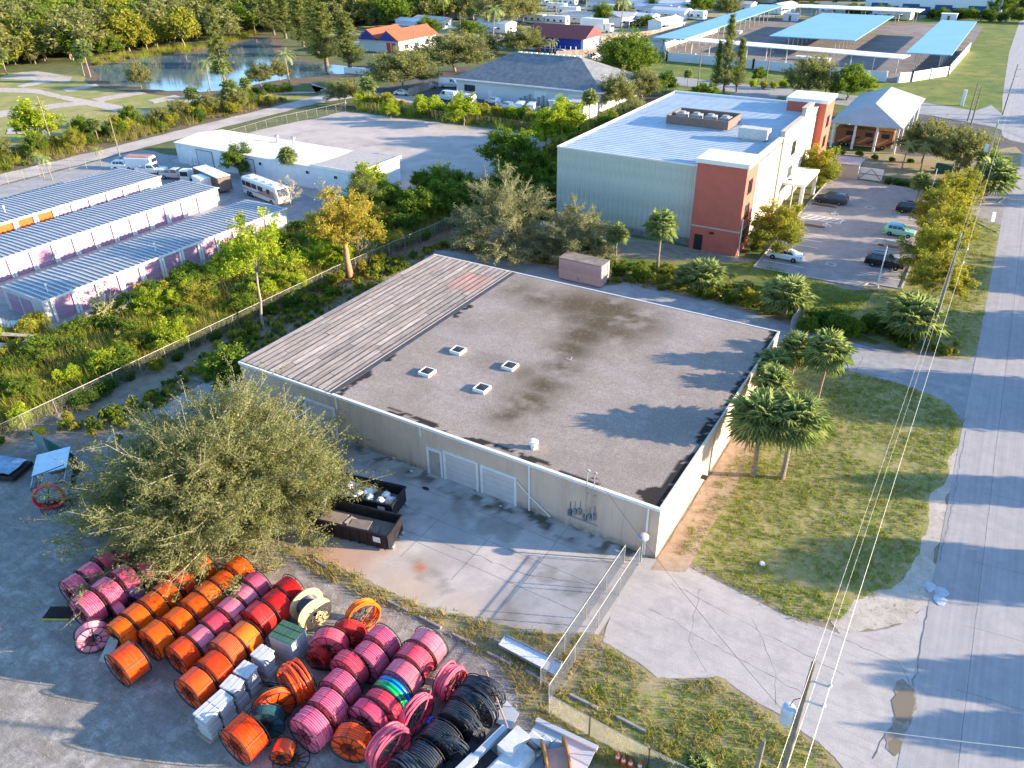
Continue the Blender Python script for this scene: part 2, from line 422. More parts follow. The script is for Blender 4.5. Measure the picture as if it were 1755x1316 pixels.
def feather(name, h, lm, bm_, seed, nf=18, L=2.6, lean=.5):
    r = np.random.default_rng(seed); V = []; F = []; v = []; top = np.array([lean, lean*.3, h])
    for i in range(nf):
        az = 2*PI*i*.618; el = R(70)-R(95)*i/nf; pts = []; p = top.copy(); e = el; vv = r.uniform(.3, 1)
        for k in range(9):
            pts.append(p.copy()); p = p+np.array([math.cos(az)*math.cos(e), math.sin(az)*math.cos(e), math.sin(e)])*L/8; e -= R(13)*r.uniform(.8,1.2)
        side = np.array([-math.sin(az), math.cos(az), 0])
        for k in range(8):
            for q in (.0,.5):
                a = pts[k]*(1-q)+pts[k+1]*q; dr = pts[k+1]-pts[k]; dr /= np.linalg.norm(dr); w = .55*math.sin(PI*(k+q+.8)/9)**.6
                for sg in (-1,1):
                    n0 = len(V); t = a+side*sg*w+dr*.2-np.array([0,0,.28*w+.05]); V += [a, a+dr*.13, t]; F.append((n0,n0+1,n0+2)); v += [vv]*3
    cm = npmesh(name+'_crown', np.array(V), np.array(F), lm, np.array(v))
    m = MB(); m.tube([(lean*(i/6)**1.6, lean*.3*(i/6)**1.6, h*i/6) for i in range(7)], [.2,.16,.14,.13,.12,.12,.1], 8)
    return m.mesh(name+'_trunk', bm_, True), cm
def blades(name, lm, seed, n=9, h=.16, rad=.1, w=.02, lean=.5):
    r = np.random.default_rng(seed); V = []; F = []; v = []
    for i in range(n):
        b = np.array([r.normal()*rad, r.normal()*rad, 0]); a = r.uniform(0, 2*PI); L = h*r.uniform(.5,1.2)
        t = b+np.array([math.cos(a)*L*lean, math.sin(a)*L*lean, L]); s_ = np.array([-math.sin(a), math.cos(a), 0])*w
        n0 = len(V); V += [b-s_, b+s_, t]; F.append((n0,n0+1,n0+2)); v += [r.random()]*3
    return npmesh(name, np.array(V), np.array(F), lm, np.array(v))
# ================================================================== SETTING: ground, roads, water
def earth_extra(t, a): return t.mix(t.noise(.06, .45, .55, 3, off=20), a, (.16,.13,.07))
m_earth = GM('wild ground', [(.12,.14,.04),(.20,.17,.08),(.08,.11,.03)], .35, .12)
m_lawn = GM('lawn turf', [(.20,.23,.04),(.31,.26,.08),(.14,.21,.028),(.38,.30,.16)], .4, .35, f2=9)
m_green = GM('green verge', [(.125,.18,.022),(.26,.23,.05),(.08,.135,.018)], .5, .09, f2=2)
m_dry = GM('dry grass', [(.30,.23,.12),(.20,.21,.055),(.38,.30,.18)], .45, .5, f2=8)
m_park = GM('park turf', [(.32,.28,.09),(.40,.32,.14),(.20,.24,.05)], .3, .07, f2=2)
m_yard = GM('yard gravel', [(.31,.29,.265),(.17,.16,.145),(.45,.42,.38),(.25,.22,.18)], .6, .3, f2=7, bump=.05, extra=lambda t, a: t.mix(t.mul(t.noise(1.0, .5, .64, 6, .8, vec=t.scaled((.5,2.4,1), .35), off=8), .55), t.mix(t.mul(t.noise(.45, .52, .62, 8, .85, off=14), .6), a, (.52,.48,.43)), (.13,.12,.11)))
m_sand = GM('pale sand', [(.46,.40,.33),(.36,.31,.25),(.52,.46,.39)], .3, .4, f2=7)
m_mulch = GM('leaf litter', [(.20,.11,.06),(.12,.085,.05),(.27,.17,.10)], .5, .6, f2=8)
m_pdirt = GM('pale dirt', [(.26,.21,.15),(.18,.15,.09),(.33,.28,.22)], .5, .4, f2=7)
m_dirt = GM('brown dirt', [(.17,.12,.08),(.24,.18,.12),(.11,.09,.05)], .5, .5, f2=7)
m_rlot = GM('shell lot', [(.44,.38,.33),(.35,.31,.28),(.50,.44,.39)], .3, .07, f2=3)
m_apron = GM('old asphalt apron', extra=lambda t, a: t.mix(t.mul(t.noise(1.0, .5, .66, 6, .75, vec=t.scaled((.25,2.2,1), -.45), off=9), .4), t.mix(t.mul(t.noise(.7, .6, .7, 7, .85, off=4), .5), a, (.20,.18,.165)), (.25,.23,.215)), cols=[(.42,.385,.355),(.36,.335,.315),(.47,.43,.395)], fine=.3, sc=.3, f2=9)
m_lane = GM('rear lane asphalt', [(.33,.33,.33),(.39,.38,.37),(.27,.27,.27)], .35, .4, f2=8)
m_dark = GM('dark asphalt', [(.09,.085,.08),(.13,.12,.11)], .3, .2, f2=5)
m_cpd = GM('compound asphalt', [(.20,.17,.155),(.15,.135,.125),(.25,.215,.19)], .3, .06, f2=2)
def road_extra(t, a):
    v = t.scaled((2.5,.05,1)); s_ = t.noise(1.0, .42, .62, 4, vec=v, off=3)
    a = t.mix(t.mul(s_, .30), a, (.20,.19,.19))
    return t.mix(t.mul(t.noise(.8, .6, .72, 8, .8, off=31), .35), a, (.2,.18,.17))
m_road = GM('street asphalt', [(.37,.35,.345),(.33,.315,.31),(.40,.375,.365)], .25, .3, extra=road_extra, f2=12, rough=.85)
m_lot = GM('parking asphalt', [(.29,.265,.25),(.24,.225,.215),(.33,.30,.28)], .25, .25, extra=lambda t, a: t.mix(t.mul(t.noise(.9, .6, .75, 7, .8, off=3), .4), a, (.15,.14,.13)), f2=10)
m_kerb = M('kerb concrete', (.42,.39,.35), .9, var=.12, scale=3)
m_line = M('road paint', (.72,.72,.70), .7, var=.06, scale=4, wear=(.3,.29,.28), wearamt=.5)
m_crack = M('tar joint', (.21,.195,.185), .9, var=.4)

patch('ground', [(-1500,-200),(900,-200),(900,2600),(-1500,2600)], 0, m_earth, px=False)
patch('lawn_far', [(-120,205),(3.8,205),(3.8,560),(-60,560),(-120,400)], .02, m_green, px=False, amp=.5, step=6)
patch('lawn_east', [(13,-20),(120,-20),(120,600),(13,600)], .01, m_lawn, px=False)
patch('park_lawn', [(-40,140),(0,126),(60,122),(140,130),(160,150),(300,165),(540,165),(620,140),(660,150),(560,175),(420,195),(300,220),(150,262),(0,305),(-60,320)], .02, m_park, amp=.8, step=5)
park_bank = patch('pond_bank', [(140,108),(205,98),(300,88),(345,82),(395,70),(445,58),(480,60),(490,98),(600,112),(680,112),(680,125),(600,134),(500,146),(450,158),(345,166),(270,163),(188,152),(150,140)], .03, m_dirt, amp=1.0, step=3)
# pond
wt = NT('pond water'); wt.col((.09,.15,.19)); wt.bump(wt.noise(1.3, .3, .7, 4), .06, .05); m_water = wt.done(.06, 0, .6)
patch('pond', [(157,116),(171,137),(191,147),(239,150),(273,155),(342,157),(410,154),(444,144),(496,135),(598,126),(680,118),(598,114),(513,106),(472,102),(465,68),(444,66),(393,77),(342,90),(294,96),(239,99),(205,109),(171,114)], .05, m_water, amp=.9, step=3)
for P in ([(-60,150),(0,151),(60,152),(115,165),(190,178),(262,192),(262,206),(245,208),(190,190),(130,176),(60,160),(0,158),(-60,160)],
          [(0,132),(35,124),(65,122),(125,132),(118,142),(95,140),(40,150),(28,148),(60,138),(0,135)],
          [(-60,205),(0,190),(45,185),(110,176),(180,172),(180,178),(110,184),(50,193),(0,202),(-60,215)],
          [(108,153),(165,144),(172,148),(115,158)],[(155,170),(235,157),(255,160),(175,174)],[(252,172),(300,163),(318,167),(265,178)],
          [(298,178),(345,163),(352,167),(312,182)],[(12,222),(50,213),(88,222),(80,232),(12,230)],[(130,225),(235,203),(250,207),(150,232)],
          [(405,176),(465,158),(545,158),(560,152),(530,142),(535,146),(555,152),(540,160),(470,162),(415,180)]):
    FZ_ = globals().get('FZ_', .052)+.006; patch('footpath', P, FZ_, m_sand, amp=.35, step=2)
# streets
patch('side_road', [(-157.2,30),(-150.6,30),(-150.6,150),(-148,161),(-140,170),(-128,172),(-128,166),(-137,165),(-141,158),(-144,150),(-144,30)][:2]+[(-150.6,152),(-147,160),(-138,163),(-126,163),(-126,170),(-140,171),(-152,167),(-157.2,158)], .046, m_rlot, px=False, amp=.35, step=3)
patch('brush_margin', [(-163,40),(-157.6,40),(-157.6,150),(-163,150)], .025, m_dirt, px=False, amp=.9, step=2)
patch('hedge_ground', [(-176,30),(-163,30),(-163,150),(-176,140)], .024, m_earth, px=False, amp=.9, step=3)
patch('storage_yard', [(-150,20),(-87.3,20),(-87.3,80),(-85,99),(-137,99),(-150,99)], .02, m_lane, px=False, amp=.3, step=2)
patch('gravel_lot', [(-140,107),(-141,127),(-137,147),(-94,148.5),(-77,147),(-74,128),(-77,112),(-86,100),(-88,92),(-100,93),(-137,96)], .03, m_rlot, px=False, amp=.7, step=2)
patch('hip_lot', [(-150,163),(-127,160),(-98,159),(-76,161),(-73,172),(-76,200),(-82,215),(-100,222),(-150,215)], .036, m_dark, px=False, amp=.6, step=2)
patch('sandy_lot', [(985,100),(1000,80),(1030,68),(1110,72),(1160,78),(1120,95),(1100,108)], .035, m_sand, amp=.8, step=4)
patch('park_street', [(560,70),(690,72),(850,50),(1130,60),(1135,64),(860,58),(780,68),(850,95),(830,96),(700,78),(560,76)], .04, m_rlot, amp=.8, step=5)
patch('rv_park_ground', [(-330,262),(-200,250),(-110,262),(-112,330),(-100,400),(-40,410),(-40,640),(-420,640)], .025, GM('camp turf', [(.24,.25,.08),(.34,.28,.16),(.15,.20,.04),(.42,.37,.30)], .3, .05, f2=1.5), px=False, amp=2, step=8)
patch('compound_pavement', [(-106,277),(-96,255),(-26,247),(-16,265),(-14.5,340),(-15,395),(-104,395)], .04, m_cpd, px=False)
patch('cross_street', [(1110,126),(1240,141),(1400,157),(1590,177),(1670,190),(1700,180),(1760,240),(1700,217),(1600,199),(1450,181),(1335,166),(1300,182),(1200,182),(1260,158),(1110,140)], .048, m_lane, amp=.3, step=3)
patch('shed_lot', [(1530,260),(1560,185),(1640,190),(1690,205),(1700,222),(1730,240),(1757,246),(1757,262),(1640,262),(1560,300),(1400,300),(1380,260)], .035, m_dark, amp=.2, step=2)
patch('north_strip', [(1385,256),(1530,262),(1560,268),(1640,268),(1740,252),(1752,262),(1735,330),(1640,322),(1590,312),(1500,300),(1480,286),(1400,286)], .045, m_dry, amp=.3, step=2)
patch('main_road', [(4.4,-20),(13.2,-20),(13.2,150),(12,190),(9.5,240),(7.5,320),(7,700),(-4,700),(-2.6,320),(-.6,240),(1.4,196),(3.4,165),(4.4,150)], .026, m_road, px=False)
for xx in (7.2,): patch('road_seam', [(xx,5),(xx+.03,5),(xx+.05,150),(xx,150)], .0285, m_crack, px=False, amp=.03, step=1)
for yy in (33.0, 39.5, 45.2, 52, 61, 72, 80.5): patch('road_crack', [(6.6,yy),(12.6,yy+.8),(12.6,yy+.83),(6.6,yy+.03)], .0285, m_crack, px=False, amp=.05, step=.6)
patch('side_street_mouth', [(2.5,139.5),(4.6,137),(13,137),(13,152),(4.6,150.5),(-2,148)], .013, m_road, px=False)
# the property: lane round the building, front yard slabs
patch('property_ground', [(-87.5,0),(4.5,0),(4.5,101),(-87.5,101)], .004, m_pdirt, px=False)
patch('rear_lane', [(415,600),(440,640),(560,560),(745,428),(800,436),(1000,470),(1180,510),(1345,553),(1385,566),(1440,580),(1500,597),(1560,608),(1640,618),(1690,600),(1690,760),(1651,722),(1632,695),(1600,678),(1560,664),(1440,630),(1330,595),(1290,700),(1100,640),(560,700),(410,680),(330,650),(360,640)], .010, m_lane, amp=.16, step=.7)
patch('dirt_bank', [(560,500),(640,468),(720,432),(800,428),(1000,466),(1180,505),(1345,548),(1345,535),(1160,478),(1000,450),(860,425),(770,388),(700,415),(600,455)], .0085, m_mulch, amp=.35, step=.7)
ymask = {
 'rust': blobs([(720,972,.45,.9),(655,945,.8,.3),(600,960,1.8,.35),(560,960,2.2,.45)]),
 'tan': lambda X, Y: np.maximum(smooth(33-Y, 0, 4)*.6*smooth(fbm(X,Y,3,5), .4, .65), blobs([(560,985,4,.7),(600,960,3,.5),(680,1000,3,.4)])(X, Y)),
 'dirt': lambda X, Y: smooth(fbm(X,Y,.8,8), .52, .62)*smooth(2.4-(40.8-Y), 0, 1.8)*.9+smooth(fbm(X,Y,2.2,18), .58, .7)*.35,
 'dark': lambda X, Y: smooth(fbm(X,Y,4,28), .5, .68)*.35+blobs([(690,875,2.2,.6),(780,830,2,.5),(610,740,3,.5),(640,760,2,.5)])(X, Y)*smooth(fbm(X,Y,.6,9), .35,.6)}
t = NT('front yard concrete'); a = t.mix(t.noise(.5, .4, .62, 7, .7), (.42,.38,.35), (.52,.47,.43))
a = t.mix(t.mul(t.noise(9, .4, .65, 5, .8), .3), a, (.22,.20,.19))
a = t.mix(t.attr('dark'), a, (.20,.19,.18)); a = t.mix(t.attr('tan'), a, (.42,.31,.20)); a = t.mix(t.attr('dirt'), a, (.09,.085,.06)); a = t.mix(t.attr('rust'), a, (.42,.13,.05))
a = t.mix(t.mul(t.noise(1.4, .66, .74, 8, .75, off=7), .5), a, (.17,.15,.14)); t.col(a); t.bump(t.noise(12, .3, .7, 5), .3, .01)
m_conc = t.done(.9)
grid('front_yard', -57, -13.6, 27.4, 40.8, .012, .3, m_conc, ymask)
patch('front_yard_west', [(-62,30),(-57,30),(-57,40.8),(-55.3,40.8),(-55.3,44),(-62,44)], .011, m_conc, px=False, amp=.3)
for xx in np.arange(-52, -14, 4.55):
    patch('slab_joint', [(xx,31.5),(xx+.035,31.5),(xx+.035,40.7),(xx,40.7)], .0165, m_crack, px=False, amp=.015, step=.8)
for yy in (33.4, 36.2, 38.7): patch('slab_joint', [(-50,yy),(-14,yy),(-14,yy+.035),(-50,yy+.035)], .0165, m_crack, px=False, amp=.015, step=.8)
patch('storage_reel_yard', [(-87,-4),(-10.5,-4),(-10.5,17),(940,1240),(858,1150),(760,1075),(640,1030),(540,985),(470,940),(300,700),(250,690),(120,735),(0,775),(-60,800)][:3]+[G(*q) for q in [(1040,1300),(940,1240),(858,1150),(760,1085),(640,1035),(540,985),(480,900),(320,730),(140,770),(70,740),(0,785),(-200,850)]], .013, m_yard, px=False, amp=.25, step=.8)
patch('weedy_strip', [(470,925),(540,950),(640,1000),(700,1030),(760,1048),(900,1082),(1034,1092),(938,1205),(945,1245),(1040,1302),(1030,1330),(980,1316),(900,1225),(860,1150),(760,1080),(640,1030),(540,980)], .0175, m_dry, amp=.25, step=.6)
patch('driveway_apron', [(1086,956),(1122,958),(1165,966),(1200,984),(1260,1012),(1310,1040),(1360,1062),(1440,1085),(1500,1082),(1540,1072),(1575,1050),(1592,1020),(1604,1005),(1560,1330),(1460,1330),(1400,1270),(1340,1228),(1230,1160),(1130,1165),(1090,1130),(1030,1100)], .0155, m_apron, amp=.12, step=.6)
patch('main_lawn', [(1160,955),(1150,945),(1222,828),(1278,758),(1300,700),(1340,600),(1370,612),(1440,632),(1500,648),(1560,664),(1600,678),(1632,695),(1651,722),(1642,760),(1625,800),(1600,850),(1590,890),(1578,930),(1560,970),(1520,1010),(1470,1030),(1440,1058),(1380,1064),(1340,1050),(1300,1024),(1250,1000),(1200,972)], .0175, m_lawn, amp=.32, step=.6)
patch('sandy_shoulder', [(1656,725),(1650,760),(1634,830),(1618,900),(1608,960),(1600,1010),(1588,1040),(1560,1064),(1500,1078),(1440,1084),(1420,1062),(1450,1030),(1520,1000),(1560,960),(1580,900),(1600,850),(1628,790)], .0165, m_sand, amp=.4, step=.5)
patch('lower_lawn', [(938,1205),(1034,1105),(1090,1135),(1130,1165),(1230,1162),(1335,1230),(1398,1272),(1455,1330),(1400,1345),(1040,1345),(1040,1300),(945,1245)], .0185, m_dry, amp=.36, step=.5)
patch('lower_lawn_green', [(960,1215),(1060,1160),(1130,1195),(1220,1190),(1320,1240),(1385,1280),(1425,1330),(1060,1345),(1040,1290)], .0205, m_lawn, amp=.5, step=.5)
patch('wall_footpath', [(-12.95,39.6),(-10.7,40.6),(-10.6,56),(-11.4,70),(-12.95,72)], .02, GM('stained path', [(.36,.26,.17),(.28,.20,.13),(.40,.32,.24)], .35, .6, f2=8), px=False, amp=.06, step=.5)
patch('east_verge', [(1655,352),(1678,356),(1712,378),(1716,392),(1704,450),(1692,540),(1680,600),(1660,618),(1600,606),(1520,590),(1440,560),(1500,500),(1540,490),(1560,440),(1600,345)], .0195, m_lawn, amp=.12, step=.7)
patch('lot_lawn', [(1240,450),(1300,448),(1450,495),(1540,500),(1560,440),(1560,560),(1500,590),(1345,545),(1200,508),(1040,460),(1040,440)], .0185, m_green, amp=.2, step=.7)
for P, m_, n_ in (([(1525,1200),(1545,1180),(1562,1185),(1566,1205),(1560,1230),(1548,1240),(1535,1232)], 0, 'puddle'), ([(1524,1275),(1535,1265),(1547,1272),(1545,1290),(1535,1298),(1526,1290)], 0, 'puddle')):
    w = NT('muddy water'); w.col((.20,.16,.10)); mp_ = w.done(.08, 0, .5); patch(n_, P, .034, mp_, amp=.08, step=.3)
m_mud = GM('drying mud', [(.27,.22,.17),(.20,.16,.12),(.33,.28,.23)], .4, .8, f2=9)
patch('wet_mud', [(1522,1180),(1540,1166),(1560,1182),(1566,1208),(1556,1240),(1550,1262),(1549,1292),(1540,1300),(1526,1290),(1524,1270),(1534,1244),(1528,1208)], .030, m_mud, amp=.3, step=.25)

# ---- parking lot with kerbs, islands and lines
lot = patch('parking_lot', [(-22.6,98.5),(-9.3,98.5),(-8.6,100.4),(-5.0,100.4),(-5.0,126),(-5.0,130),(-5.0,133.5),(4.4,132),(4.4,143),(-5.2,141),(-8,144.5),(-22.8,147.5),(-22.6,147)], .024, m_lot, px=False)
def kerb(pts, w=.18, h=.13, name='kerb'):
    b = MB()
    for a, c in zip(pts[:-1], pts[1:]): b.obox(a, c, w, .02, h)
    return b.build(name, m_kerb, lot)
kerb([(-22.7,98.4),(-9.4,98.4),(-8.7,100.2),(-4.9,100.3)]); kerb([(-22.7,98.4),(-22.7,146)]); kerb([(-4.9,100.3),(-4.9,132.5),(-2,132.6)]); kerb([(-4.8,141.2),(-8,144.6),(-13,145.6)])
kerb([(-2,132.6),(1.5,131.6),(4.2,128.5)], name='kerb'); kerb([(-4.8,141.2),(1,141.4),(3.4,143.4),(4.2,147)], name='kerb')
m_wood = M('mulch bark', (.13,.075,.05), .95, var=.3, scale=9, bump=.03)
for (x0, x1, y) in ((-22.5,-17.6,118.1),(-10.2,-5.1,114.7),(-22.4,-18.2,128.6)):
    s_ = 1 if x0 < -15 else -1
    P = [(x0,y-.75),(x1-.6,y-.75),(x1-.15,y-.45),(x1,y),(x1-.15,y+.45),(x1-.6,y+.75),(x0,y+.75)]
    if s_ < 0: P = [(x1-(p[0]-x0), p[1]) for p in P]
    MB().prism(P, .03, .15).build('kerb', m_kerb, lot); c = np.mean(P, 0); MB().prism([((p[0]-c[0])*.92+c[0], (p[1]-c[1])*.75+c[1]) for p in P], .1, .175).build('mulch_bed', m_wood, lot)
for y in (101.4,104.0,106.7,109.4,112.1,114.8): MB().box(-22.3,y,.026,-16.9,y+.13,.029).build('parking_line', m_line, lot)
for y in (103.2,105.8,108.4,111.0,117.6,120.3,123.0,125.7,128.4,131): MB().box(-10.3,y,.026,-5.2,y+.13,.029).build('parking_line', m_line, lot)
b = MB(); b.box(-22.2,121.2,.026,-16.4,121.34,.029); b.box(-22.2,123.5,.026,-16.4,123.64,.029); b.box(-16.4,121.2,.026,-16.26,123.64,.0292)
for k in range(6): b.obox((-22+k, 121.4), (-20.9+k, 123.45), .16, .0262, .0291)
b.build('hatched_bay', m_line, lot)
for (x, y) in ((-18,119.9),(-18,125.6)):       # painted wheelchair symbols
    b = MB(); c = [(x+.42*math.cos(a), y+.42*math.sin(a), .03) for a in np.linspace(.6, 5.2, 14)]; b.tube(c, .06, 4)
    b.obox((x-.1,y+.15), (x-.1,y+.95), .14, .026, .03); b.obox((x-.1,y+.2), (x+.5,y+.2), .12, .026, .0305); b.obox((x+.5,y+.25), (x+.75,y-.5), .12, .026, .0302); b.lathe([(.14,.026),(.14,.03)], 10, c=(x-.1,y+1.15,0))
    b.build('wheelchair_symbol', m_line, lot)
m_iron = M('cast iron', (.05,.05,.05), .6)
for (px_, py_) in ((1490,356),(1424,453)):
    x, y = G(px_, py_); MB().box(x-.7,y-.6,.02,x+.7,y+.6,.034).build('drain_apron', m_kerb, lot); b = MB()
    for k in range(6): b.box(x-.35+k*.12, y-.28, .03, x-.28+k*.12, y+.28, .042)
    b.build('drain_grate', m_iron, lot)
MB().box(3.0,133.2,.025,3.5,138.5,.028).build('stop_line', m_line, lot)
# park/compound far details are built with their things

# ================================================================== MAIN WAREHOUSE
t = NT('tan stucco'); a = t.mix(t.noise(.5, .35, .65, 5), (.55,.405,.295), (.62,.465,.345)); zz = t.n('ShaderNodeSeparateXYZ'); t.l(t.obj(), zz.inputs[0])
a = t.mix(t.mul(t.noise(1.0, .5, .68, 6, .7, vec=t.scaled((1.6,1.6,.12)), off=2), .5), a, (.33,.24,.18)); a = t.mix(t.mul(t.mr(zz.outputs[2], .7, 0, 0, 1), t.noise(1.5, .35, .6, 6, .7, off=6)), a, (.16,.15,.10))
a = t.mix(t.mul(t.noise(6, .5, .7, 5, .8), .25), a, (.42,.32,.24)); t.col(a); t.bump(t.noise(20, .3, .7, 3), .3, .01); m_stucco = t.done(.9)
m_white = M('white trim', (.74,.72,.68), .6, var=.06, scale=2, wear=(.4,.36,.3), wearamt=.3)
m_steel = M('galvanised steel', (.42,.43,.44), .45, .6, var=.12, scale=3)
m_black = M('black paint', (.02,.02,.022), .5, var=.2)
X0, X1, Y0, Y1, HZ, XS = -55.2, -13.1, 40.8, 71.9, 4.6, -43.65
wh = thing('warehouse', 'long tan flat-roofed warehouse with shingled left roof bay, filling the middle of the view', 'warehouse', (-34,56,0))
b = MB()
for (a, c, d_, e) in ((X0,Y0,X1,Y0+.3),(X0,Y1-.3,X1,Y1),(X0,Y0+.3,X0+.3,Y1-.3),(X1-.3,Y0+.3,X1,Y1-.3)): b.box(a,c,0,d_,e,HZ)
b.build('wall', m_stucco, wh, True)
rmask = {
 'algae': lambda X, Y: np.clip(blobs([(880,495,3,.6),(930,512,3,.8),(990,522,4,.9),(1040,530,4,1),(1075,545,3.6,1),(820,480,3,.4),(1100,560,2.5,.7),(1060,570,3,.8),(1030,555,3,1),(1000,575,2.6,1),(975,600,2.3,1),(960,630,2,.9),(935,660,2.2,.9),(905,690,2.2,1),(870,712,1.8,.9),(900,640,2,.6),(1000,545,3,.8),(800,560,2,.3),(840,620,2,.4)], HZ)(X, Y)*1.15*smooth(fbm(X,Y,2.0,3), .1, .55), 0, 1),
 'muck': lambda X, Y: np.maximum(smooth(fbm(X,Y,.9,13), .44, .5)*smooth((X-X1+1.9+fbm(X,Y,2,4)*.8)*-1, -1.9, -.7).clip(0,1)*0, np.maximum(
    (X > X1-.05-1.6*fbm(X,Y,1.7,6)**1.4)*(fbm(X,Y,.45,2) > .36),
    np.maximum((fbm(X,Y*3,1.6,7) > .5)*(Y < Y0+.45+.8*fbm(X,Y,1.1,5))*(X > -38)*(X < -18), ((X-XS) < .5+1.1*fbm(X,Y,1.5,9))*(fbm(X,Y,1.8,11) > .56)*(Y<62)*1.)).astype(float)),
 'pale': lambda X, Y: smooth(fbm(X,Y,5,33), .45, .65)*.7}
mk = rmask['muck']; rmask['muck'] = lambda X, Y: np.maximum(mk(X, Y), blobs([(1118,855,.9,1),(1122,845,.8,1),(1100,845,.5,.9)], HZ)(X, Y) > .45)
t = NT('gravel roof'); a = t.mix(t.noise(.25, .38, .64, 8, .7), (.29,.228,.185), (.395,.325,.27)); a = t.mix(t.attr('pale'), a, (.42,.355,.32))
a = t.mix(t.mul(t.noise(.7, .45, .62, 7, .7, vec=t.scaled((.4,1.2,1), .5), off=3), .4), a, (.22,.19,.165))
a = t.mix(t.mul(t.noise(2.2, .44, .6, 8, .9), .55), a, (.165,.14,.12)); a = t.mix(t.mul(t.noise(9, .46, .58, 5, .9), .7), a, (.12,.10,.09)); a = t.mix(t.mul(t.noise(22, .52, .66, 3, off=4), .6), a, (.62,.55,.49))
a = t.mix(t.mul(t.mul(t.attr('algae'), t.noise(2.4, .1, .5, 6, .8, off=15)), 1.0), a, (.085,.06,.03)); a = t.mix(t.attr('muck'), a, (.025,.02,.017)); t.col(a); t.bump(t.noise(14, .3, .7, 5, .8), .6, .03); m_roofg = t.done(.95)
grid('roof', XS+.25, X1-.15, Y0+.12, Y1-.12, HZ+.03, .22, m_roofg, rmask, wh)
b = MB(); b.box(X0+.02,Y0+.02,HZ-.2,X1-.02,Y1-.02,HZ-.006); b.build('roof_deck', M('roof deck', (.2,.17,.15), .9), wh, True)
# shingled bay
def sheetmat(k, c, w_):
    t = NT('roof sheet '+k); x = t.mix(t.noise(1.0, .35, .65, 6, .7, vec=t.scaled((2.2,.35,1)), off=1), dk(c,.72), dk(c,1.22))
    x = t.mix(t.mul(t.noise(1.0, .5, .62, 7, .8, vec=t.scaled((5,.6,1)), off=4), .75), x, w_); x = t.mix(t.mul(t.noise(11, .5, .65, 4, .8), .4), x, dk(w_,.8))
    kk = t.mr(t.rnd(), 0, 1, .84, 1.14); cb = t.n('ShaderNodeCombineColor')
    for i in range(3): t.l(kk, cb.inputs[i])
    t.col(t.mix(1.0, x, cb.outputs[0], 'MULTIPLY')); t.bump(t.noise(9, .3, .7, 5), .5, .02); return t.done(.95)
# rolled sheets laid in courses
sheet_m = [sheetmat(k, c, w_) for k, c, w_ in (('grey', (.31,.26,.225), (.10,.085,.075)), ('tan', (.37,.31,.265), (.14,.115,.10)), ('red', (.34,.205,.17), (.24,.17,.14)))]
r = random.Random(5); ncs = 15; cw = (XS-.35-X0)/ncs
for i in range(ncs):
    x0 = X0+.1+i*cw; segs = []; y = Y0+.1+r.uniform(-4, 0); inred = x0 > -48.9 and x0+cw < XS-.4
    while y < Y1-.12:
        L = r.uniform(5, 15); e = min(y+L, Y1-.12)
        if inred and y < 64.6 < e: e = 64.6
        if inred and abs(y-64.6) < .01: e = 69.2
        if e-max(y, Y0+.1) > .3: segs.append((max(y, Y0+.1), e, inred and abs(y-64.6) < .01))
        y = e
    for a0, a1, red in segs:
        z = HZ+.012+r.uniform(0,.03); s_ = r.uniform(-.035,.035); q = MB()
        q.add([(x0+.03,a0+.03,z+.09),(x0+cw-.03+s_,a0+.03,z+.008),(x0+cw-.03-s_,a1-.03,z+.008),(x0+.03,a1-.03,z+.09),(x0+.03,a0+.03,z-.03),(x0+cw-.03+s_,a0+.03,z-.03),(x0+cw-.03-s_,a1-.03,z-.03),(x0+.03,a1-.03,z-.03)],
              [(0,1,2,3),(4,5,1,0),(5,6,2,1),(6,7,3,2),(7,4,0,3)])
        q.build('roof_sheet', sheet_m[2] if red else sheet_m[r.random() < .5], wh, True)
MB().box(XS-.3,Y0+.05,HZ-.02,XS+.25,Y1-.05,HZ+.055).build('valley_flashing', M('tar flashing', (.06,.065,.075), .6, var=.2), wh, True)
b = MB(); b.box(XS-.4,Y0+.05,HZ+.0,XS-.3,Y1-.05,HZ+.13); b.build('roof_kerb', M('dull kerb', (.2,.18,.17), .9), wh, True)
# edge trims and gutter
b = MB(); b.box(XS+.15,Y0-.16,HZ-.14,X1+.02,Y0+.1,HZ+.1); b.build('gutter', m_white, wh, True)
b = MB(); b.box(X0-.02,Y0-.14,HZ-.2,XS+.12,Y0+.08,HZ+.04); b.build('fascia', m_white, wh, True)
b = MB(); b.box(X1-.12,Y0+.12,HZ-.12,X1+.05,Y1-.02,HZ+.12); b.build('fascia', M('cream trim', (.62,.55,.45), .7, wear=(.2,.16,.12), wearamt=.6), wh, True)
b = MB(); b.box(X0-.03,Y1-.1,HZ-.12,X1+.03,Y1+.04,HZ+.08); b.build('fascia', m_white, wh, True)
b = MB(); b.box(X0-.05,Y0+.1,HZ-.12,X0+.1,Y1-.12,HZ+.06); b.build('fascia', m_white, wh, True)
def downspout(x, z0, z1, y=Y0-.09): return MB().box(x-.06,y-.06,z0,x+.06,y+.06,z1).build('downspout', m_white, wh, True)
downspout(WY(908,801,Y0)[0], .1, HZ-.12); downspout(WY(1112,880,Y0)[0], .1, HZ-.12, Y0-.12); downspout(WY(577,690,Y0)[0], HZ-1.3, HZ-.1); downspout(WY(722,745,Y0)[0], HZ-1.0, HZ-.1)
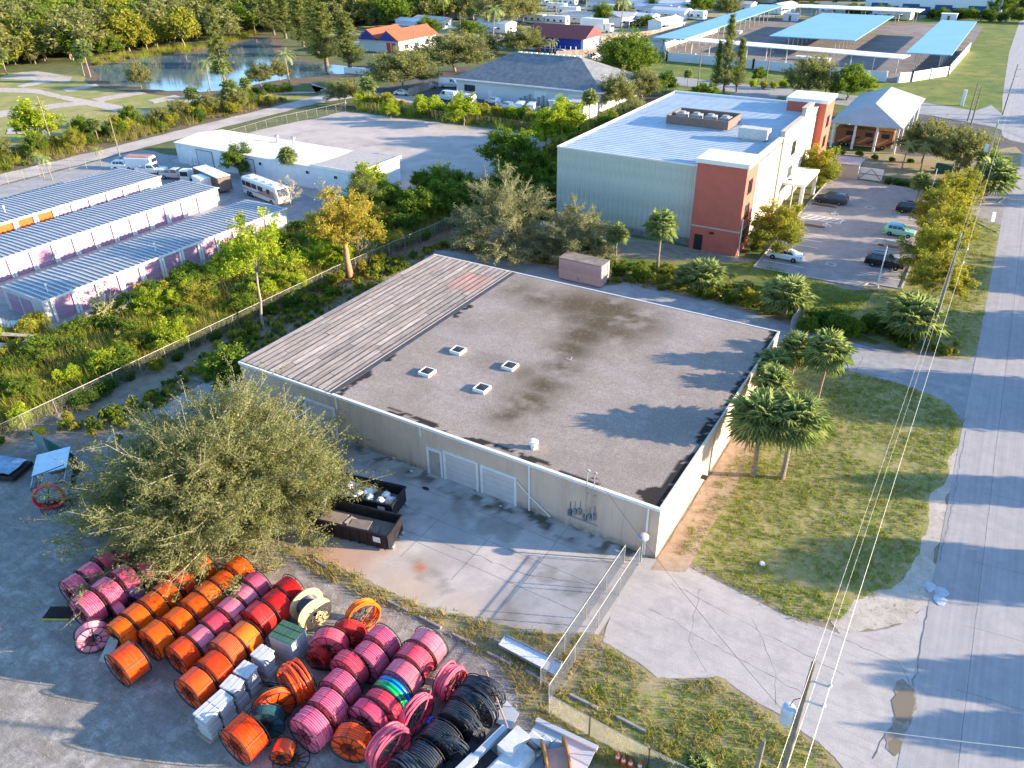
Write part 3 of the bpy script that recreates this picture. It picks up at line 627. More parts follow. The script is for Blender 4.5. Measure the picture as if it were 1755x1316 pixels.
# doors
def opening(nm, px0, px1, top, col_frame, col_door, panels, recess=.18):
    x0 = WY(px0[0], px0[1], Y0)[0]; x1 = WY(px1[0], px1[1], Y0)[0]
    zt = WY(*top, Y0)[1]
    f = MB(); w = .2
    f.box(x0,Y0-.1,.02,x0+w,Y0-.004,zt); f.box(x1-w,Y0-.1,.02,x1,Y0-.004,zt); f.box(x0+w,Y0-.1,zt-w,x1-w,Y0-.004,zt)
    d = thing_part(nm, wh)
    f.build('frame', col_frame, d, True)
    n = panels
    for k in range(n):
        z0 = .03+(zt-w-.05)*k/n; z1 = .03+(zt-w-.05)*(k+1)/n
        MB().box(x0+w+.01,Y0-.045,z0+.012,x1-w-.01,Y0-.006,z1-.012).build('panel', col_door, d, True)
    if n == 1: MB().box(x1-w-.22,Y0-.1,zt*.45,x1-w-.12,Y0-.05,zt*.45+.12).build('handle', m_steel, d, True)
    return d
def thing_part(nm, parent):
    o = bpy.data.objects.new(nm, None); COL.objects.link(o); o.parent = parent; o.empty_display_size = .1; return o
m_gdoor = M('garage door paint', (.58,.52,.47), .6, var=.05, wear=(.35,.3,.25), wearamt=.3); m_pdoor = M('door paint', (.42,.34,.28), .7)
opening('garage_door', (525,717), (579,739), (553,692), m_white, m_gdoor, 5); opening('service_door', (509,710), (531,722), (519,685), m_white, m_pdoor, 1)
opening('service_door', (734,800), (760,811), (746,770), m_white, m_pdoor, 1); opening('garage_door', (762,811), (821,834), (790,782), m_white, m_gdoor, 5); opening('garage_door', (825,835), (886,863), (855,807), m_white, m_gdoor, 5)
# conduit running down the wall, meters and service masts
b = MB(); pts = [WY(886,823,Y0), WY(908,848,Y0), WY(944,884,Y0)]
b.tube([(x,Y0-.12,z) for x, z in pts], .05, 6); b.build('drain_pipe', m_white, wh, True)
xm = WY(998,885,Y0)[0]
for k, dx in enumerate((-1.0,-.62,-.2,.25,.62,1.0)):
    b = MB(); h0 = 1.2+(k%3)*.22; b.bev(xm+dx-.15,Y0-.22,h0,xm+dx+.15,Y0-.01,h0+.5,.03); b.lathe([(.1,Y0-.3),(.1,Y0-.2)], 10, 'y', (xm+dx,0,h0+.3)); b.box(xm+dx-.02,Y0-.06,h0+.5,xm+dx+.02,Y0-.02,h0+1.2); b.build('electric_meter', M('meter grey', (.25,.25,.25), .5, .3, rnd=.3), wh, True)
MB().box(xm-1.3,Y0-.05,1.0,xm+1.3,Y0-.012,1.1).build('meter_rail', m_steel, wh, True)
for q in ((1008,850),(1020,856)):
    x = WY(*q, Y0)[0]; b = MB(); b.tube([(x,Y0-.3,1.6),(x,Y0-.3,HZ+1.4)], .045, 7); b.tube([(x,Y0-.3,HZ+1.4),(x+.08,Y0-.3,HZ+1.55),(x+.2,Y0-.3,HZ+1.45)], .06, 7); b.box(x-.03,Y0-.32,2.2,x+.03,Y0,2.26); b.box(x-.03,Y0-.32,3.8,x+.03,Y0,3.86); b.build('service_mast', m_steel, wh, True)
# skylights and vent
m_glassd = M('dark skylight glass', (.035,.04,.045), .5, spec=.15, var=.3, scale=3)
for q in ((732,637),(785,600),(826,665),(874,627)):
    x, y = G(*q, HZ+.2); o = thing_part('skylight', wh); k = .6
    b = MB()
    for a_ in ((-k,-k,k,-k+.1),(-k,k-.1,k,k),(-k,-k+.1,-k+.1,k-.1),(k-.1,-k+.1,k,k-.1)): b.box(x+a_[0],y+a_[1],HZ+.03,x+a_[2],y+a_[3],HZ+.32)
    b.build('frame', m_white, o, True)
    b = MB(); kk = k-.1
    b.add([(x-kk,y-kk,HZ+.28),(x+kk,y-kk,HZ+.28),(x+kk,y+kk,HZ+.28),(x-kk,y+kk,HZ+.28),(x,y,HZ+.36)], [(0,1,4),(1,2,4),(2,3,4),(3,0,4),(3,2,1,0)]); b.build('glass', m_glassd, o, True)
x, y = G(915,768,HZ); b = MB(); rr = random.Random(2)
b.lathe([(.3,HZ),(.3,HZ+.3),(.2,HZ+.33),(.2,HZ+.42),(.36,HZ+.45),(.30,HZ+.55),(.36,HZ+.7),(.15,HZ+.74)], 12, c=(x,y,0)); v_ = b.v
b.v = [(p[0]+rr.uniform(-.05,.05), p[1]+rr.uniform(-.05,.05), p[2]) for p in v_]; b.build('roof_vent', m_white, wh, True)
x, y = G(978,618,HZ); MB().tube([(x-.5,y,HZ+.06),(x,y,HZ+.09),(x+.1,y+.1,HZ+.35)], .03, 5).build('vent_pipe', m_white, wh, True)
# wall lamp on the bright side
y_, z_ = WX(1208,818,X1+.3); MB().box(X1,y_-.25,z_-.06,X1+.5,y_+.25,z_+.06).build('wall_lamp', m_black, wh, True)
for yy in (46.5, 52.5, 58.5, 64.5): MB().box(X1-.001,yy,0.05,X1+.035,yy+.05,HZ-.15).build('wall_joint', m_kerb, wh, True)

# ================================================================== helpers for other buildings
def hip_roof(b, x0, y0, x1, y1, z0, z1, ov=.5, inset=None):
    x0 -= ov; y0 -= ov; x1 += ov; y1 += ov; hx, hy = (x1-x0)/2, (y1-y0)/2; cx_, cy_ = (x0+x1)/2, (y0+y1)/2
    k = min(hx, hy)
    a, c = ((x0+k,cy_,z1), (x1-k,cy_,z1)) if hx > hy else ((cx_,y0+k,z1), (cx_,y1-k,z1))
    vs = [(x0,y0,z0),(x1,y0,z0),(x1,y1,z0),(x0,y1,z0), a, c]
    fs = [(0,1,5,4),(1,2,5),(2,3,4,5),(3,0,4),(3,2,1,0)] if hx > hy else [(0,1,4),(1,2,5,4),(2,3,5),(3,0,4,5),(3,2,1,0)]
    return b.add(vs, fs)
def gable(b, x0, y0, x1, y1, z0, z1, axis='x', ov=.3):
    x0 -= ov; y0 -= ov; x1 += ov; y1 += ov; cy_ = (y0+y1)/2; cx_ = (x0+x1)/2
    if axis == 'x': vs = [(x0,y0,z0),(x1,y0,z0),(x1,y1,z0),(x0,y1,z0),(x0,cy_,z1),(x1,cy_,z1)]; fs = [(0,1,5,4),(2,3,4,5),(1,2,5),(3,0,4),(3,2,1,0)]
    else: vs = [(x0,y0,z0),(x1,y0,z0),(x1,y1,z0),(x0,y1,z0),(cx_,y0,z1),(cx_,y1,z1)]; fs = [(1,2,5,4),(3,0,4,5),(0,1,4),(2,3,5),(3,2,1,0)]
    return b.add(vs, fs)
m_glass = M('window glass', (.03,.035,.045), .08, spec=.7, var=.2)
def window(parent, axis, c, a0, a1, z0, z1, out, fr=None, world=True, bars=1):
    """axis 'x': window in a wall of constant x=c spanning y a0..a1"""
    o = thing_part('window', parent); b = MB(); g = MB(); w = .09; d0, d1 = sorted((c+out*.003, c+out*.10)); e0, e1 = sorted((c+out*.004, c+out*.05))
    def bx(B, p, q, zz0, zz1, lo, hi): B.box(lo,p,zz0,hi,q,zz1) if axis == 'x' else B.box(p,lo,zz0,q,hi,zz1)
    bx(b,a0,a1,z0,z0+w,d0,d1); bx(b,a0,a1,z1-w,z1,d0,d1); bx(b,a0,a0+w,z0+w,z1-w,d0,d1); bx(b,a1-w,a1,z0+w,z1-w,d0,d1)
    for k in range(bars): m_ = a0+(a1-a0)*(k+1)/(bars+1); bx(b,m_-.03,m_+.03,z0+w,z1-w,e0,d1 if out > 0 else e1)
    b.build('frame', fr or m_white, o, world); bx(g,a0+w,a1-w,z0+w,z1-w,e0,e1); g.build('pane', m_glass, o, world); return o

# ================================================================== CLAD OFFICE BUILDING
OX0, OX1, OY0, OY1, OZ = -54.6, -26.6, 103.2, 150.0, 11.0
of = thing('office_building', 'tall metal-clad building with pale blue roof and two brick-red corner towers beside the parking lot', 'building', (-40,126,0))
t = NT('ribbed cladding'); a = t.mix(t.noise(.5, .4, .62, 4), (.56,.57,.50), (.47,.50,.43))
st = t.noise(1.0, .45, .62, 5, vec=t.scaled((1.8,1.8,.07)), off=2); gz = t.n('ShaderNodeSeparateXYZ'); t.l(t.obj(), gz.inputs[0])
a = t.mix(t.mul(t.mul(st, t.mr(gz.outputs[2], 6.5, 0, 0, 1)), .7), a, (.28,.33,.20)); a = t.mix(t.mul(t.noise(1.0, .5, .7, 4, vec=t.scaled((4,4,.1)), off=8), .4), a, (.7,.70,.66)); t.col(a); m_clad = t.done(.5, .1)
m_cream = M('cream render', (.50,.42,.32), .85, var=.04, scale=1, wear=(.5,.42,.33), wearamt=.25); m_cream2 = M('pale cream render', (.56,.50,.41), .85, var=.04)
m_red = M('brick-red render', (.50,.125,.085), .85, var=.08, scale=.6, wear=(.25,.07,.06), wearamt=.3)
m_roofb = M('pale blue roof membrane', (.43,.50,.55), .5, .1, var=.1, scale=.5, wear=(.30,.38,.43), wearamt=.5)
b = MB(); b.box(OX0,OY0-.6,0,OX1-6,OY1,OZ-.25); b.build('core_wall', m_clad, of, True)
n = 28; pw = (OX1-6-OX0)/n
pm = None
for i in range(n):
    x = OX0+i*pw; q = MB(); P = []
    prof = [(0,0),(.12,0),(.17,-.06),(.26,-.06),(.31,0),(.5,0),(.55,-.06),(.64,-.06),(.69,0),(.97,0)]
    vs = [(px_*pw, py_, 0) for px_, py_ in prof]+[(px_*pw, py_, OZ+.05) for px_, py_ in prof]; k = len(prof)
    q.add(vs, [(j,j+1,k+j+1,k+j) for j in range(k-1)])
    if pm is None: pm = q.mesh('wall_panel', m_clad)
    o = link('wall_panel', pm, of); o.location = (x+40, OY0-.63-126, 0)
b = MB(); b.box(OX0-.05,OY0-.6,0,OX0,OY1,OZ+.05); b.build('side_cladding', m_clad, of, True)
MB().box(OX0,OY0-.55,OZ-.25,OX1,OY1,OZ-.05).build('roof', m_roofb, of, True)
b = MB()
for i in range(46): yy = OY0+.5+i*1.0; b.box(OX0+.3,yy,OZ-.05,OX1-1,yy+.07,OZ+.0)
o = b.build('roof_seam', m_roofb, of, True); o['kind'] = 'stuff'
b = MB(); b.box(OX0-.1,OY0-.75,OZ-.05,OX1-6,OY0-.5,OZ+.18); b.box(OX0-.1,OY0-.5,OZ-.05,OX0+.15,OY1,OZ+.18); b.box(OX0-.1,OY1-.1,OZ-.05,OX1,OY1+.15,OZ+.3); b.build('roof_edge', m_white, of, True)
# parking-side wall with stepped parapet
for (y0, y1, zt, m_, xo) in ((103.4,121.0,11.6,m_cream2,0),(121.0,133.0,12.4,m_cream,.25),(133.0,138.3,13.6,m_cream,.25),(138.3,146.0,12.0,m_cream2,0)):
    MB().box(OX1-.35,y0,0,OX1+xo,y1,zt).build('parapet_wall', m_, of, True); MB().box(OX1-.5,y0+.01,zt,OX1+xo+.1,y1-.01,zt+.14).build('parapet_cap', m_cream if xo else m_white, of, True)
for (x0, y0, x1, y1, zt) in ((-32.6,100.9,-25.9,106.2,12.0),(-31.8,143.6,-25.3,150.4,12.6)):
    MB().box(x0,y0,0,x1,y1,zt).build('tower_wall', m_red, of, True); MB().box(x0-.25,y0-.25,zt,x1+.25,y1+.25,zt+.55).build('tower_cap', m_white, of, True)
    MB().box(x0-.03,y0-.04,3.3,x1+.04,y1+.04,3.5).build('belt_course', m_kerb, of, True)
for z in (1.2,4.8,8.2): window(of, 'x', -25.9, 102.2, 103.9, z, z+1.9, 1, m_black); window(of, 'x', -25.3, 146.0, 147.8, z, z+1.9, 1, m_black)
for (y, z) in ((127.0,7.6),(127.0,3.6)): window(of, 'x', OX1+.25, y, y+2.2, z, z+2.1, 1, m_black)
MB().box(-31.9,100.78,.05,-30.8,100.9,2.2).build('door', m_black, of, True); MB().box(-29.9,100.7,2.6,-29.3,100.9,2.85).build('wall_lamp', m_black, of, True)
MB().tube([(-25.7,101.3,0),(-25.7,101.3,5.2)], .09, 7).build('downspout', m_white, of, True)
b = MB(); b.box(-26.6,124.5,3.7,-22.9,134.5,4.1); b.build('entrance_canopy', m_white, of, True)
for y in (125,134): MB().box(-23.5,y-.25,0,-23.0,y+.25,3.7).build('canopy_post', m_white, of, True)
# rooftop plant
sc = thing_part('plant_screen', of); m_brown = M('brown screen', (.17,.12,.10), .7)
for a_ in ((-46,123.6,-35.8,123.8),(-46,130.0,-35.8,130.2),(-46,123.8,-45.8,130),(-36,123.8,-35.8,130)): MB().box(a_[0],a_[1],OZ+.15,a_[2],a_[3],OZ+1.5).build('screen_panel', m_brown, sc, True)
for k in range(4):
    x = -44.4+k*2.4; b = MB(); b.bev(x-.8,125.6,OZ,x+.8,127.6,OZ+1.5,.06); b.lathe([(.55,OZ+1.5),(.55,OZ+1.75),(.5,OZ+1.75)], 14, c=(x,126.6,0)); b.build('condenser', M('condenser grey', (.3,.31,.31), .5, .3), sc, True)
b = MB(); b.bev(-33,119.6,OZ+.2,-28.6,121.6,OZ+1.7,.05); b.box(-32.5,119.8,OZ-.02,-29.1,121.4,OZ+.2); b.build('rooftop_unit', M('unit grey', (.5,.48,.45), .6), of, True)
b = MB(); b.box(-54.6,101.9,0,-26,102.3,.75); b.box(-54.6,101.85,.75,-26,102.35,.82)
tag(b.build('retaining_wall', M('retaining block', (.22,.21,.19), .9, var=.3, scale=2)), 'low grey block wall along the foot of the metal cladding', 'wall')
# dumpster enclosure
de = thing('bin_enclosure', 'beige walled bin store with white barred gate at the far end of the parking lot', 'enclosure', (-19.5,147,0))
b = MB(); b.box(-24.2,146.6,0,-18.6,146.9,2.3); b.box(-24.2,151.5,0,-18.6,151.8,2.3); b.box(-24.2,146.9,0,-23.9,151.5,2.3); b.box(-18.9,146.9,0,-18.6,148.2,2.3); b.build('wall', m_cream, de, True)
b = MB(); b.box(-24.3,146.5,2.3,-18.5,151.9,2.45); b.build('roof', M('enclosure roof', (.38,.36,.34), .9, var=.2), de, True)
g_ = MB(); g_.box(-18.4,147.0,.1,-14.6,147.08,2.1); g_.build('gate_panel', m_white, de, True); g_ = MB(); g_.obox((-18.3,146.95),(-14.7,146.95),.06,1.0,1.1); g_.tube([(-18.3,146.93,.2),(-16.5,146.93,2.0),(-14.7,146.93,.2)], .05, 4); g_.build('gate_bar', m_brown, de, True)

# ================================================================== STORAGE ROWS
m_lilac = M('lilac roll door', (.40,.235,.315), .6, var=.05, scale=3, rnd=.06); m_orange = M('orange roll door', (.62,.11,.015), .6, var=.05, rnd=.05)
m_offw = M('off-white block', (.50,.48,.46), .85, var=.05, scale=1, wear=(.45,.42,.40), wearamt=.25)
t = NT('standing seam roof'); a = t.mix(t.noise(.8, .35, .65, 5), (.19,.21,.235), (.26,.28,.30)); t.col(t.mix(t.mul(t.noise(1, .5, .7, 5, vec=t.scaled((.4,4,1))), .3), a, (.5,.5,.5))); m_seam = t.done(.5, .15)
m_rib = M('bright roof rib', (.50,.50,.50), .45, .2)
rp = MB(); rp.box(0,.13,-.01,1,.71,.01); rp.add([(0,0,-.01),(1,0,-.01),(1,.13,-.01),(0,.13,-.01),(0,.03,.09),(1,.03,.09),(1,.1,.09),(0,.1,.09)], [(0,1,5,4),(4,5,6,7),(6,2,3,7)]); 
def storage(x0, x1, y0, y1, z, desc, orange=(), gz=.1):
    s_ = thing('storage_building', desc, 'storage units', ((x0+x1)/2,(y0+y1)/2,0), 0, 'rows of self-storage units')
    b = MB(); b.box(x0,y0,0,x1,y1,z-.02); b.build('wall', m_offw, s_, True)
    n = int((y1-y0)/.72); wd = x1-x0+.5
    me = bpy.data.meshes.new('roof_panel')
    q = MB(); q.box(0,.2,-.012,wd/2,.72,.012); me = q.mesh('roof_panel', m_seam); q2 = MB(); q2.box(0,0,-.012,wd/2,.2,.12); mr_ = q2.mesh('rib', m_rib)
    q = MB(); q.box(-wd/2,.2,-.012,0,.72,.012); me2 = q.mesh('roof_panel', m_seam); q2 = MB(); q2.box(-wd/2,0,-.012,0,.2,.12); mr2 = q2.mesh('rib', m_rib)
    sl_ = math.atan(gz/(wd/2)); pw_ = (y1-y0+.2)/n
    for i in range(n):
        for mesh_, rib_, sg in ((me, mr_, 1), (me2, mr2, -1)):
            o = link('roof_panel', mesh_, s_); o.location = (0, y0-.1+i*pw_-(y0+y1)/2, z+gz+.02); o.rotation_euler = (0, sg*sl_, 0); o.scale = (1, pw_/.72, 1)
            c = link('rib', rib_, o)
    b = MB()
    for yy in (y0,y1): b.add([(x0,yy-.001,z-.02),(x1,yy-.001,z-.02),((x0+x1)/2,yy-.001,z+gz-.02),(x0,yy+.001,z-.02),(x1,yy+.001,z-.02),((x0+x1)/2,yy+.001,z+gz-.02)], [(0,1,2),(3,5,4)])
    b.box(x1+.28,y0-.1,z-.1,x1+.36,y1+.1,z+.1); b.build('eave_trim', m_white, s_, True)
    k = 0; yy = y1-4.4
    while yy > y0:
        d_ = thing_part('roll_door', s_); m_ = m_orange if k in orange else m_lilac; a0 = max(yy-2.35, y0+.1)
        if yy-a0 > 1:
            for j in range(7): MB().box(x1+.004,a0,.05+j*.37,x1+.05,yy,.05+j*.37+.355).build('slat', m_, d_, True)
            b = MB(); b.box(x1+.002,yy,.03,x1+.26,yy+.3,2.74); b.box(x1+.002,a0-.3,.03,x1+.26,a0,2.74); b.box(x1+.002,a0,2.64,x1+.2,yy,2.74); b.build('frame', m_white, d_, True)
        yy -= 3.05; k += 1
    yy = x0+.8
    while yy+2.2 < x1:
        d_ = thing_part('roll_door', s_)
        for j in range(6): MB().box(yy,y0-.05,.05+j*.4,yy+2.2,y0-.004,.05+j*.4+.385).build('slat', m_lilac, d_, True)
        yy += 2.7
    return s_
st3 = storage(-96.9,-88.8,41.2,79.6,2.9,'storage row with lilac roll doors nearest the thicket'); st2 = storage(-114.9,-106.4,36,81.8,2.9,'middle storage row between two other blue-grey roofed rows'); st1 = storage(-130.9,-120.4,36,81.5,2.9,'farthest storage row, with orange roll doors at its near end', orange=(5,6,7,8,9,10,11,12))
for q, z in (((848,398),0),((179,280+70/1.0),0)): pass
for (s_, x, y) in ((st3,-90.5,58),(st1,-124,57),(st3,-90.3,43)):
    b = MB(); b.tube([(x,y,3.1),(x,y,3.9)], .06, 6); b.lathe([(.16,3.9),(.16,4.1),(.05,4.2)], 8, c=(x,y,0)); b.build('roof_vent', m_white, s_, True)

# ================================================================== LONG WHITE WAREHOUSE
lw = thing('white_warehouse', 'long low white warehouse with flat pale roof behind the parked motorhome', 'warehouse', (-110,100,0))
m_wh = M('weathered white metal', (.62,.66,.68), .6, var=.06, scale=.8, wear=(.42,.42,.4), wearamt=.4); m_wr = M('white roof coat', (.74,.68,.61), .7, var=.06, scale=.5, wear=(.5,.44,.38), wearamt=.3)
LX0, LX1, LY0, LY1, LZ = -134.6, -88.9, 96.0, 107.5, 4.0
MB().box(LX0,LY0,0,LX1,LY1,LZ-.1).build('wall', m_wh, lw, True)
b = MB(); b.add([(LX0-.2,LY0-.2,LZ-.1),(-99,LY0-.2,LZ-.1),(-99,LY1+.2,LZ-.1),(LX0-.2,LY1+.2,LZ-.1),(LX0-.2,(LY0+LY1)/2,LZ+.5),(-99,(LY0+LY1)/2,LZ+.5)], [(0,1,5,4),(2,3,4,5),(1,2,5),(3,0,4)]); b.build('roof', m_wr, lw, True)
MB().box(-98.9,LY0-.15,LZ-.1,LX1+.2,LY1+.2,LZ+.12).build('flat_roof', M('grey flat roof', (.40,.37,.35), .9, var=.15), lw, True)
b = MB(); b.box(-98.9,LY0-.3,LZ-.1,LX1+.3,LY0-.15,LZ+.4); b.box(LX1+.2,LY0-.15,LZ-.1,LX1+.35,LY1+.2,LZ+.4); b.build('roof_edge', m_white, lw, True)
for x in (-128.6,-117.5): b = MB(); b.box(x,LY0-.06,.05,x+4.2,LY0-.005,3.2); b.build('sliding_door', M('faded door', (.5,.54,.56), .6), lw, True); b = MB(); b.box(x-.12,LY0-.09,.05,x,LY0-.004,3.3); b.box(x+4.2,LY0-.09,.05,x+4.32,LY0-.004,3.3); b.box(x,LY0-.09,3.2,x+4.2,LY0-.004,3.3); b.build('door_frame', m_brown, lw, True)
for x in (-112,-100.5,-94): window(lw, 'y', LY0, x, x+.9, 2.4, 3.1, -1)
for q in ((475,240),(503,243)):
    x, y = G(*q, 4.5); b = MB(); b.lathe([(.22,4.2),(.22,5.0),(.42,5.05),(.45,5.35),(.1,5.6)], 10, c=(x,y,0)); b.build('roof_vent', m_steel, lw, True)
for k in range(3):
    x, y = G(330+k*6,284); b = MB(); b.lathe([(.25,.05),(.35,.2),(.35,1.3),(.2,1.6)], 10, c=(x,y,0)); tag(b.build('gas_tank', m_white), ['leftmost','middle','rightmost'][k]+' of three white gas tanks against the white warehouse wall', 'tank', 'gas tanks by the white warehouse')

# ================================================================== HIP-ROOFED BUILDING
hb = thing('hip_roof_building', 'wide white building with a blue-grey shingled hip roof with pale ridge vents', 'building', (-102,186,0))
m_hip = M('blue-grey shingle', (.17,.185,.20), .95, var=.25, scale=.9, wear=(.30,.28,.26), wearamt=.6, bump=.02); m_paleb = M('pale block', (.60,.60,.59), .85, var=.05)
MB().box(-123.4,175,0,-82,197.5,4.7).build('wall', m_paleb, hb, True)
b = MB(); hip_roof(b, -123.4,175,-82,197.5,4.75,10.3,1.0); b.build('roof', m_hip, hb, True)
b = MB(); b.box(-124.5,173.8,4.45,-80.9,174.0,4.76); b.box(-81,174,4.45,-80.8,198.6,4.76); b.build('fascia', m_white, hb, True)
for k in range(12): x = -111+k*1.55; MB().box(x,185.6,10.15,x+1.0,186.3,10.45).build('ridge_vent', m_white, hb, True)
for x in (-121,): window(hb, 'y', 175, x, x+3.6, 1.6, 3.4, -1, bars=2)
for x in (-113.5,-100,-90.5): MB().box(x,174.9,.05,x+(1.2 if x < -100 else 3.6),174.996,2.4 if x < -100 else 3.4).build('door', m_white, hb, True)
for k in range(9): MB().box(-104+k*1.3,174.3,.05,-103.6+k*1.3,174.7,1.6+(k%3)*.5).build('pipe_rack', m_steel, hb, True)
b = MB(); b.box(-86.5,164.5,0,-81.2,172,3.2); an = thing('annex', 'small flat-roofed white annex with green door in front of the hip-roofed building', 'shed', (-84,168,0)); b.build('wall', m_paleb, an, True)
MB().box(-86.8,164.2,3.2,-80.9,172.3,3.45).build('roof', m_kerb, an, True); MB().box(-83.4,164.4,.05,-82.4,164.497,2.4).build('door', M('green door', (.03,.12,.12), .5), an, True)
b = MB(); b.box(-92,168,0,-87,173,2.9); an = thing('annex', 'pale flat-roofed lean-to beside the white parked vans', 'shed', (-89,170,0)); b.build('wall', m_paleb, an, True); MB().box(-92.2,167.8,2.9,-86.9,173.2,3.1).build('roof', m_wr, an, True)

# ================================================================== RV SHED
rs = thing('open_shed', 'open-sided shed with grey hip roof sheltering a brown motorhome', 'shed', (-21.5,180,0))
b = MB(); hip_roof(b, -27.6,167.2,-15.4,199,4.9,7.9,.6); b.build('roof', M('grey sheet roof', (.33,.34,.345), .6, .2, var=.08, scale=.4, wear=(.22,.24,.24), wearamt=.4), rs, True)
for (x, y) in [(x, y) for x in (-27.4,-23.4,-19.4,-15.7) for y in (167.6,)]+[(-15.7,175),(-15.7,183),(-15.7,191),(-15.7,198),(-27.4,175),(-27.4,185),(-27.4,198)]: MB().box(x-.22,y-.22,0,x+.22,y+.22,4.9).build('post', m_white, rs, True)
MB().box(-27.6,198.6,0,-15.4,198.9,4.8).build('rear_wall', m_paleb, rs, True)

# cracks and joints in the apron, lane and street
def crack(P, w=.03, z=.0165, seed=1):
    P = [np.array(G(*p)) for p in P]; out = []
    for a, c in zip(P[:-1], P[1:]):
        n = max(2, int(np.linalg.norm(c-a)/.5)); out += [a+(c-a)*k/n for k in range(n)]
    out.append(P[-1]); r2 = np.random.default_rng(seed); out = [p+r2.normal(size=2)*.06 for p in out]
    b = MB()
    for k, (a, c) in enumerate(zip(out[:-1], out[1:])): b.obox(a, c, w*r2.uniform(.5,1.6), z-.01, z+.0008*(k%3))
    o = b.build('pavement_crack', m_crack); o['kind'] = 'structure'
for k, P in enumerate([[(1420,1085),(1480,1110),(1540,1135),(1562,1178)],[(1590,1040),(1582,1085),(1575,1130),(1566,1178),(1560,1240)],[(1150,1000),(1300,1080),(1450,1160)],[(1110,1040),(1230,1110),(1380,1190)],[(1400,600),(1480,640),(1560,650)],[(1480,610),(1465,640)],[(600,880),(760,930),(900,985),(1060,1010)],[(1655,740),(1640,830),(1610,960)],[(1500,1300),(1530,1240),(1560,1200)],[(1200,1010),(1180,1100),(1210,1150)],[(1290,1060),(1330,1150),(1330,1210)],[(1080,485),(1200,525),(1330,565)]]): crack(P, .035, .031 if k in (1,7,8) else .0165, k)
m_grit = GM('gravel crumbs', [(.50,.45,.38),(.38,.33,.27)], .4, 2, f2=20)
# ================================================================== CANOPY COMPOUND
m_blue = M('sky-blue canopy sheet', (.17,.37,.56), .5, .05, var=.05, scale=.15, wear=(.24,.44,.58), wearamt=.4); m_wcan = M('white canopy sheet', (.80,.80,.80), .5, var=.04)
def canopy(x0, y0, x1, y1, z, m_, lab, ang=0.0, tilt=0.0):
    cx_, cy_ = (x0+x1)/2, (y0+y1)/2; hx, hy = (x1-x0)/2, (y1-y0)/2
    c = thing('vehicle_canopy', lab, 'canopy', (cx_,cy_,0), R(ang), 'canopies over the fenced storage compound')
    MB().add([(-hx,-hy,z),(hx,-hy,z+tilt),(hx,hy,z+tilt),(-hx,hy,z),(-hx,-hy,z+.25),(hx,-hy,z+.25+tilt),(hx,hy,z+.25+tilt),(-hx,hy,z+.25)], [(3,2,1,0),(4,5,6,7),(0,1,5,4),(1,2,6,5),(2,3,7,6),(3,0,4,7)]).build('roof', m_, c)
    long_y = hy > hx; n = int(max(hx, hy)*2/7)
    for k in range(n+1):
        t_ = -1+2*(k+.3)/(n+.6)
        for s_ in ((-.55,.55) if min(hx,hy) > 5 else (0,)):
            x, y = (s_*hx, t_*hy) if long_y else (t_*hx, s_*hy); MB().box(x-.12,y-.12,0,x+.12,y+.12,z).build('post', m_steel, c)
    for s_ in ((-.55,.55) if min(hx,hy) > 5 else (0,)):
        (MB().box(s_*hx-.1,-hy,z-.3,s_*hx+.1,hy,z-.01) if long_y else MB().box(-hx,s_*hy-.1,z-.3,hx,s_*hy+.1,z-.01)).build('beam', m_steel, c)
canopy(-106.1,266,-95.2,392,5,m_blue,'long sky-blue canopy along the left edge of the walled compound'); canopy(-73,286.5,-45.6,366,5,m_blue,'widest blue canopy, in the middle of the walled compound')
canopy(-96.6,262.4,-26.6,270.2,4.6,m_wcan,'long narrow white canopy along the front wall of the compound', -8.6/1.0*0-8.5, -.0); canopy(-28,266.5,-16,358,5,m_blue,'blue canopy along the road side of the compound'); canopy(-91,385.5,-38.5,399,5,m_wcan,'white canopy along the far edge of the compound', -2.0)
m_wall = M('white wall render', (.66,.66,.66), .85, var=.05)
def wallrun(pts, lab, h=2.6, z=0):
    w = thing('boundary_wall', lab, 'wall', (*pts[0],0))
    for a, c in zip(pts[:-1], pts[1:]):
        a = np.array(a); c = np.array(c); L = np.linalg.norm(c-a); n = max(1, int(L/8))
        for k in range(n): MB().obox(a+(c-a)*(k/n+.004), a+(c-a)*((k+1)/n-.004), .18, 0, h).build('wall_panel', m_wall, w, True)
        for k in range(n+1): p = a+(c-a)*k/n; MB().box(p[0]-.25,p[1]-.25,0,p[0]+.25,p[1]+.25,h+.2).build('post', m_wall, w, True)
wallrun([(-105,330),(-107.5,280),(-96.5,255),(-67.7,252.2),(-29.5,247)], 'white panel wall along the front and left of the canopy compound')
wallrun([(-26.2,247),(-23.3,250.3),(-15.6,264.7),(-14.4,318)], 'white panel wall on the road side of the canopy compound')
for x, y, k in ((-53,275,0),(-58,276,1),(-98,330,2)):
    b = MB(); b.bev(x-3,y-1.2,.5,x+3,y+1.2,1.1,.05); b.box(x-2.6,y-1,.1,x+2.6,y+1,.5); tag(b.build('flatbed_trailer', m_wcan), ['pale flatbed trailer under the middle canopy','second pale flatbed behind the first under the middle canopy','pale flatbed trailer by the left canopy'][k], 'trailer')
for q, l_ in (((1355,35),'small white hut at the far left corner of the compound'),((1625,36),'small white gatehouse by the far end of the road-side canopy')):
    x, y = G(*q); b = MB(); b.box(x-3,y-2,0,x+3,y+2,2.8); h_ = thing('hut', l_, 'hut', (x,y,0)); b.build('wall', m_wall, h_, True); MB().box(x-3.2,y-2.2,2.8,x+3.2,y+2.2,3.0).build('roof', m_wcan, h_, True)
    MB().box(x-.5,y-2.05,.05,x+.5,y-2.003,2.2).build('door', m_brown, h_, True)
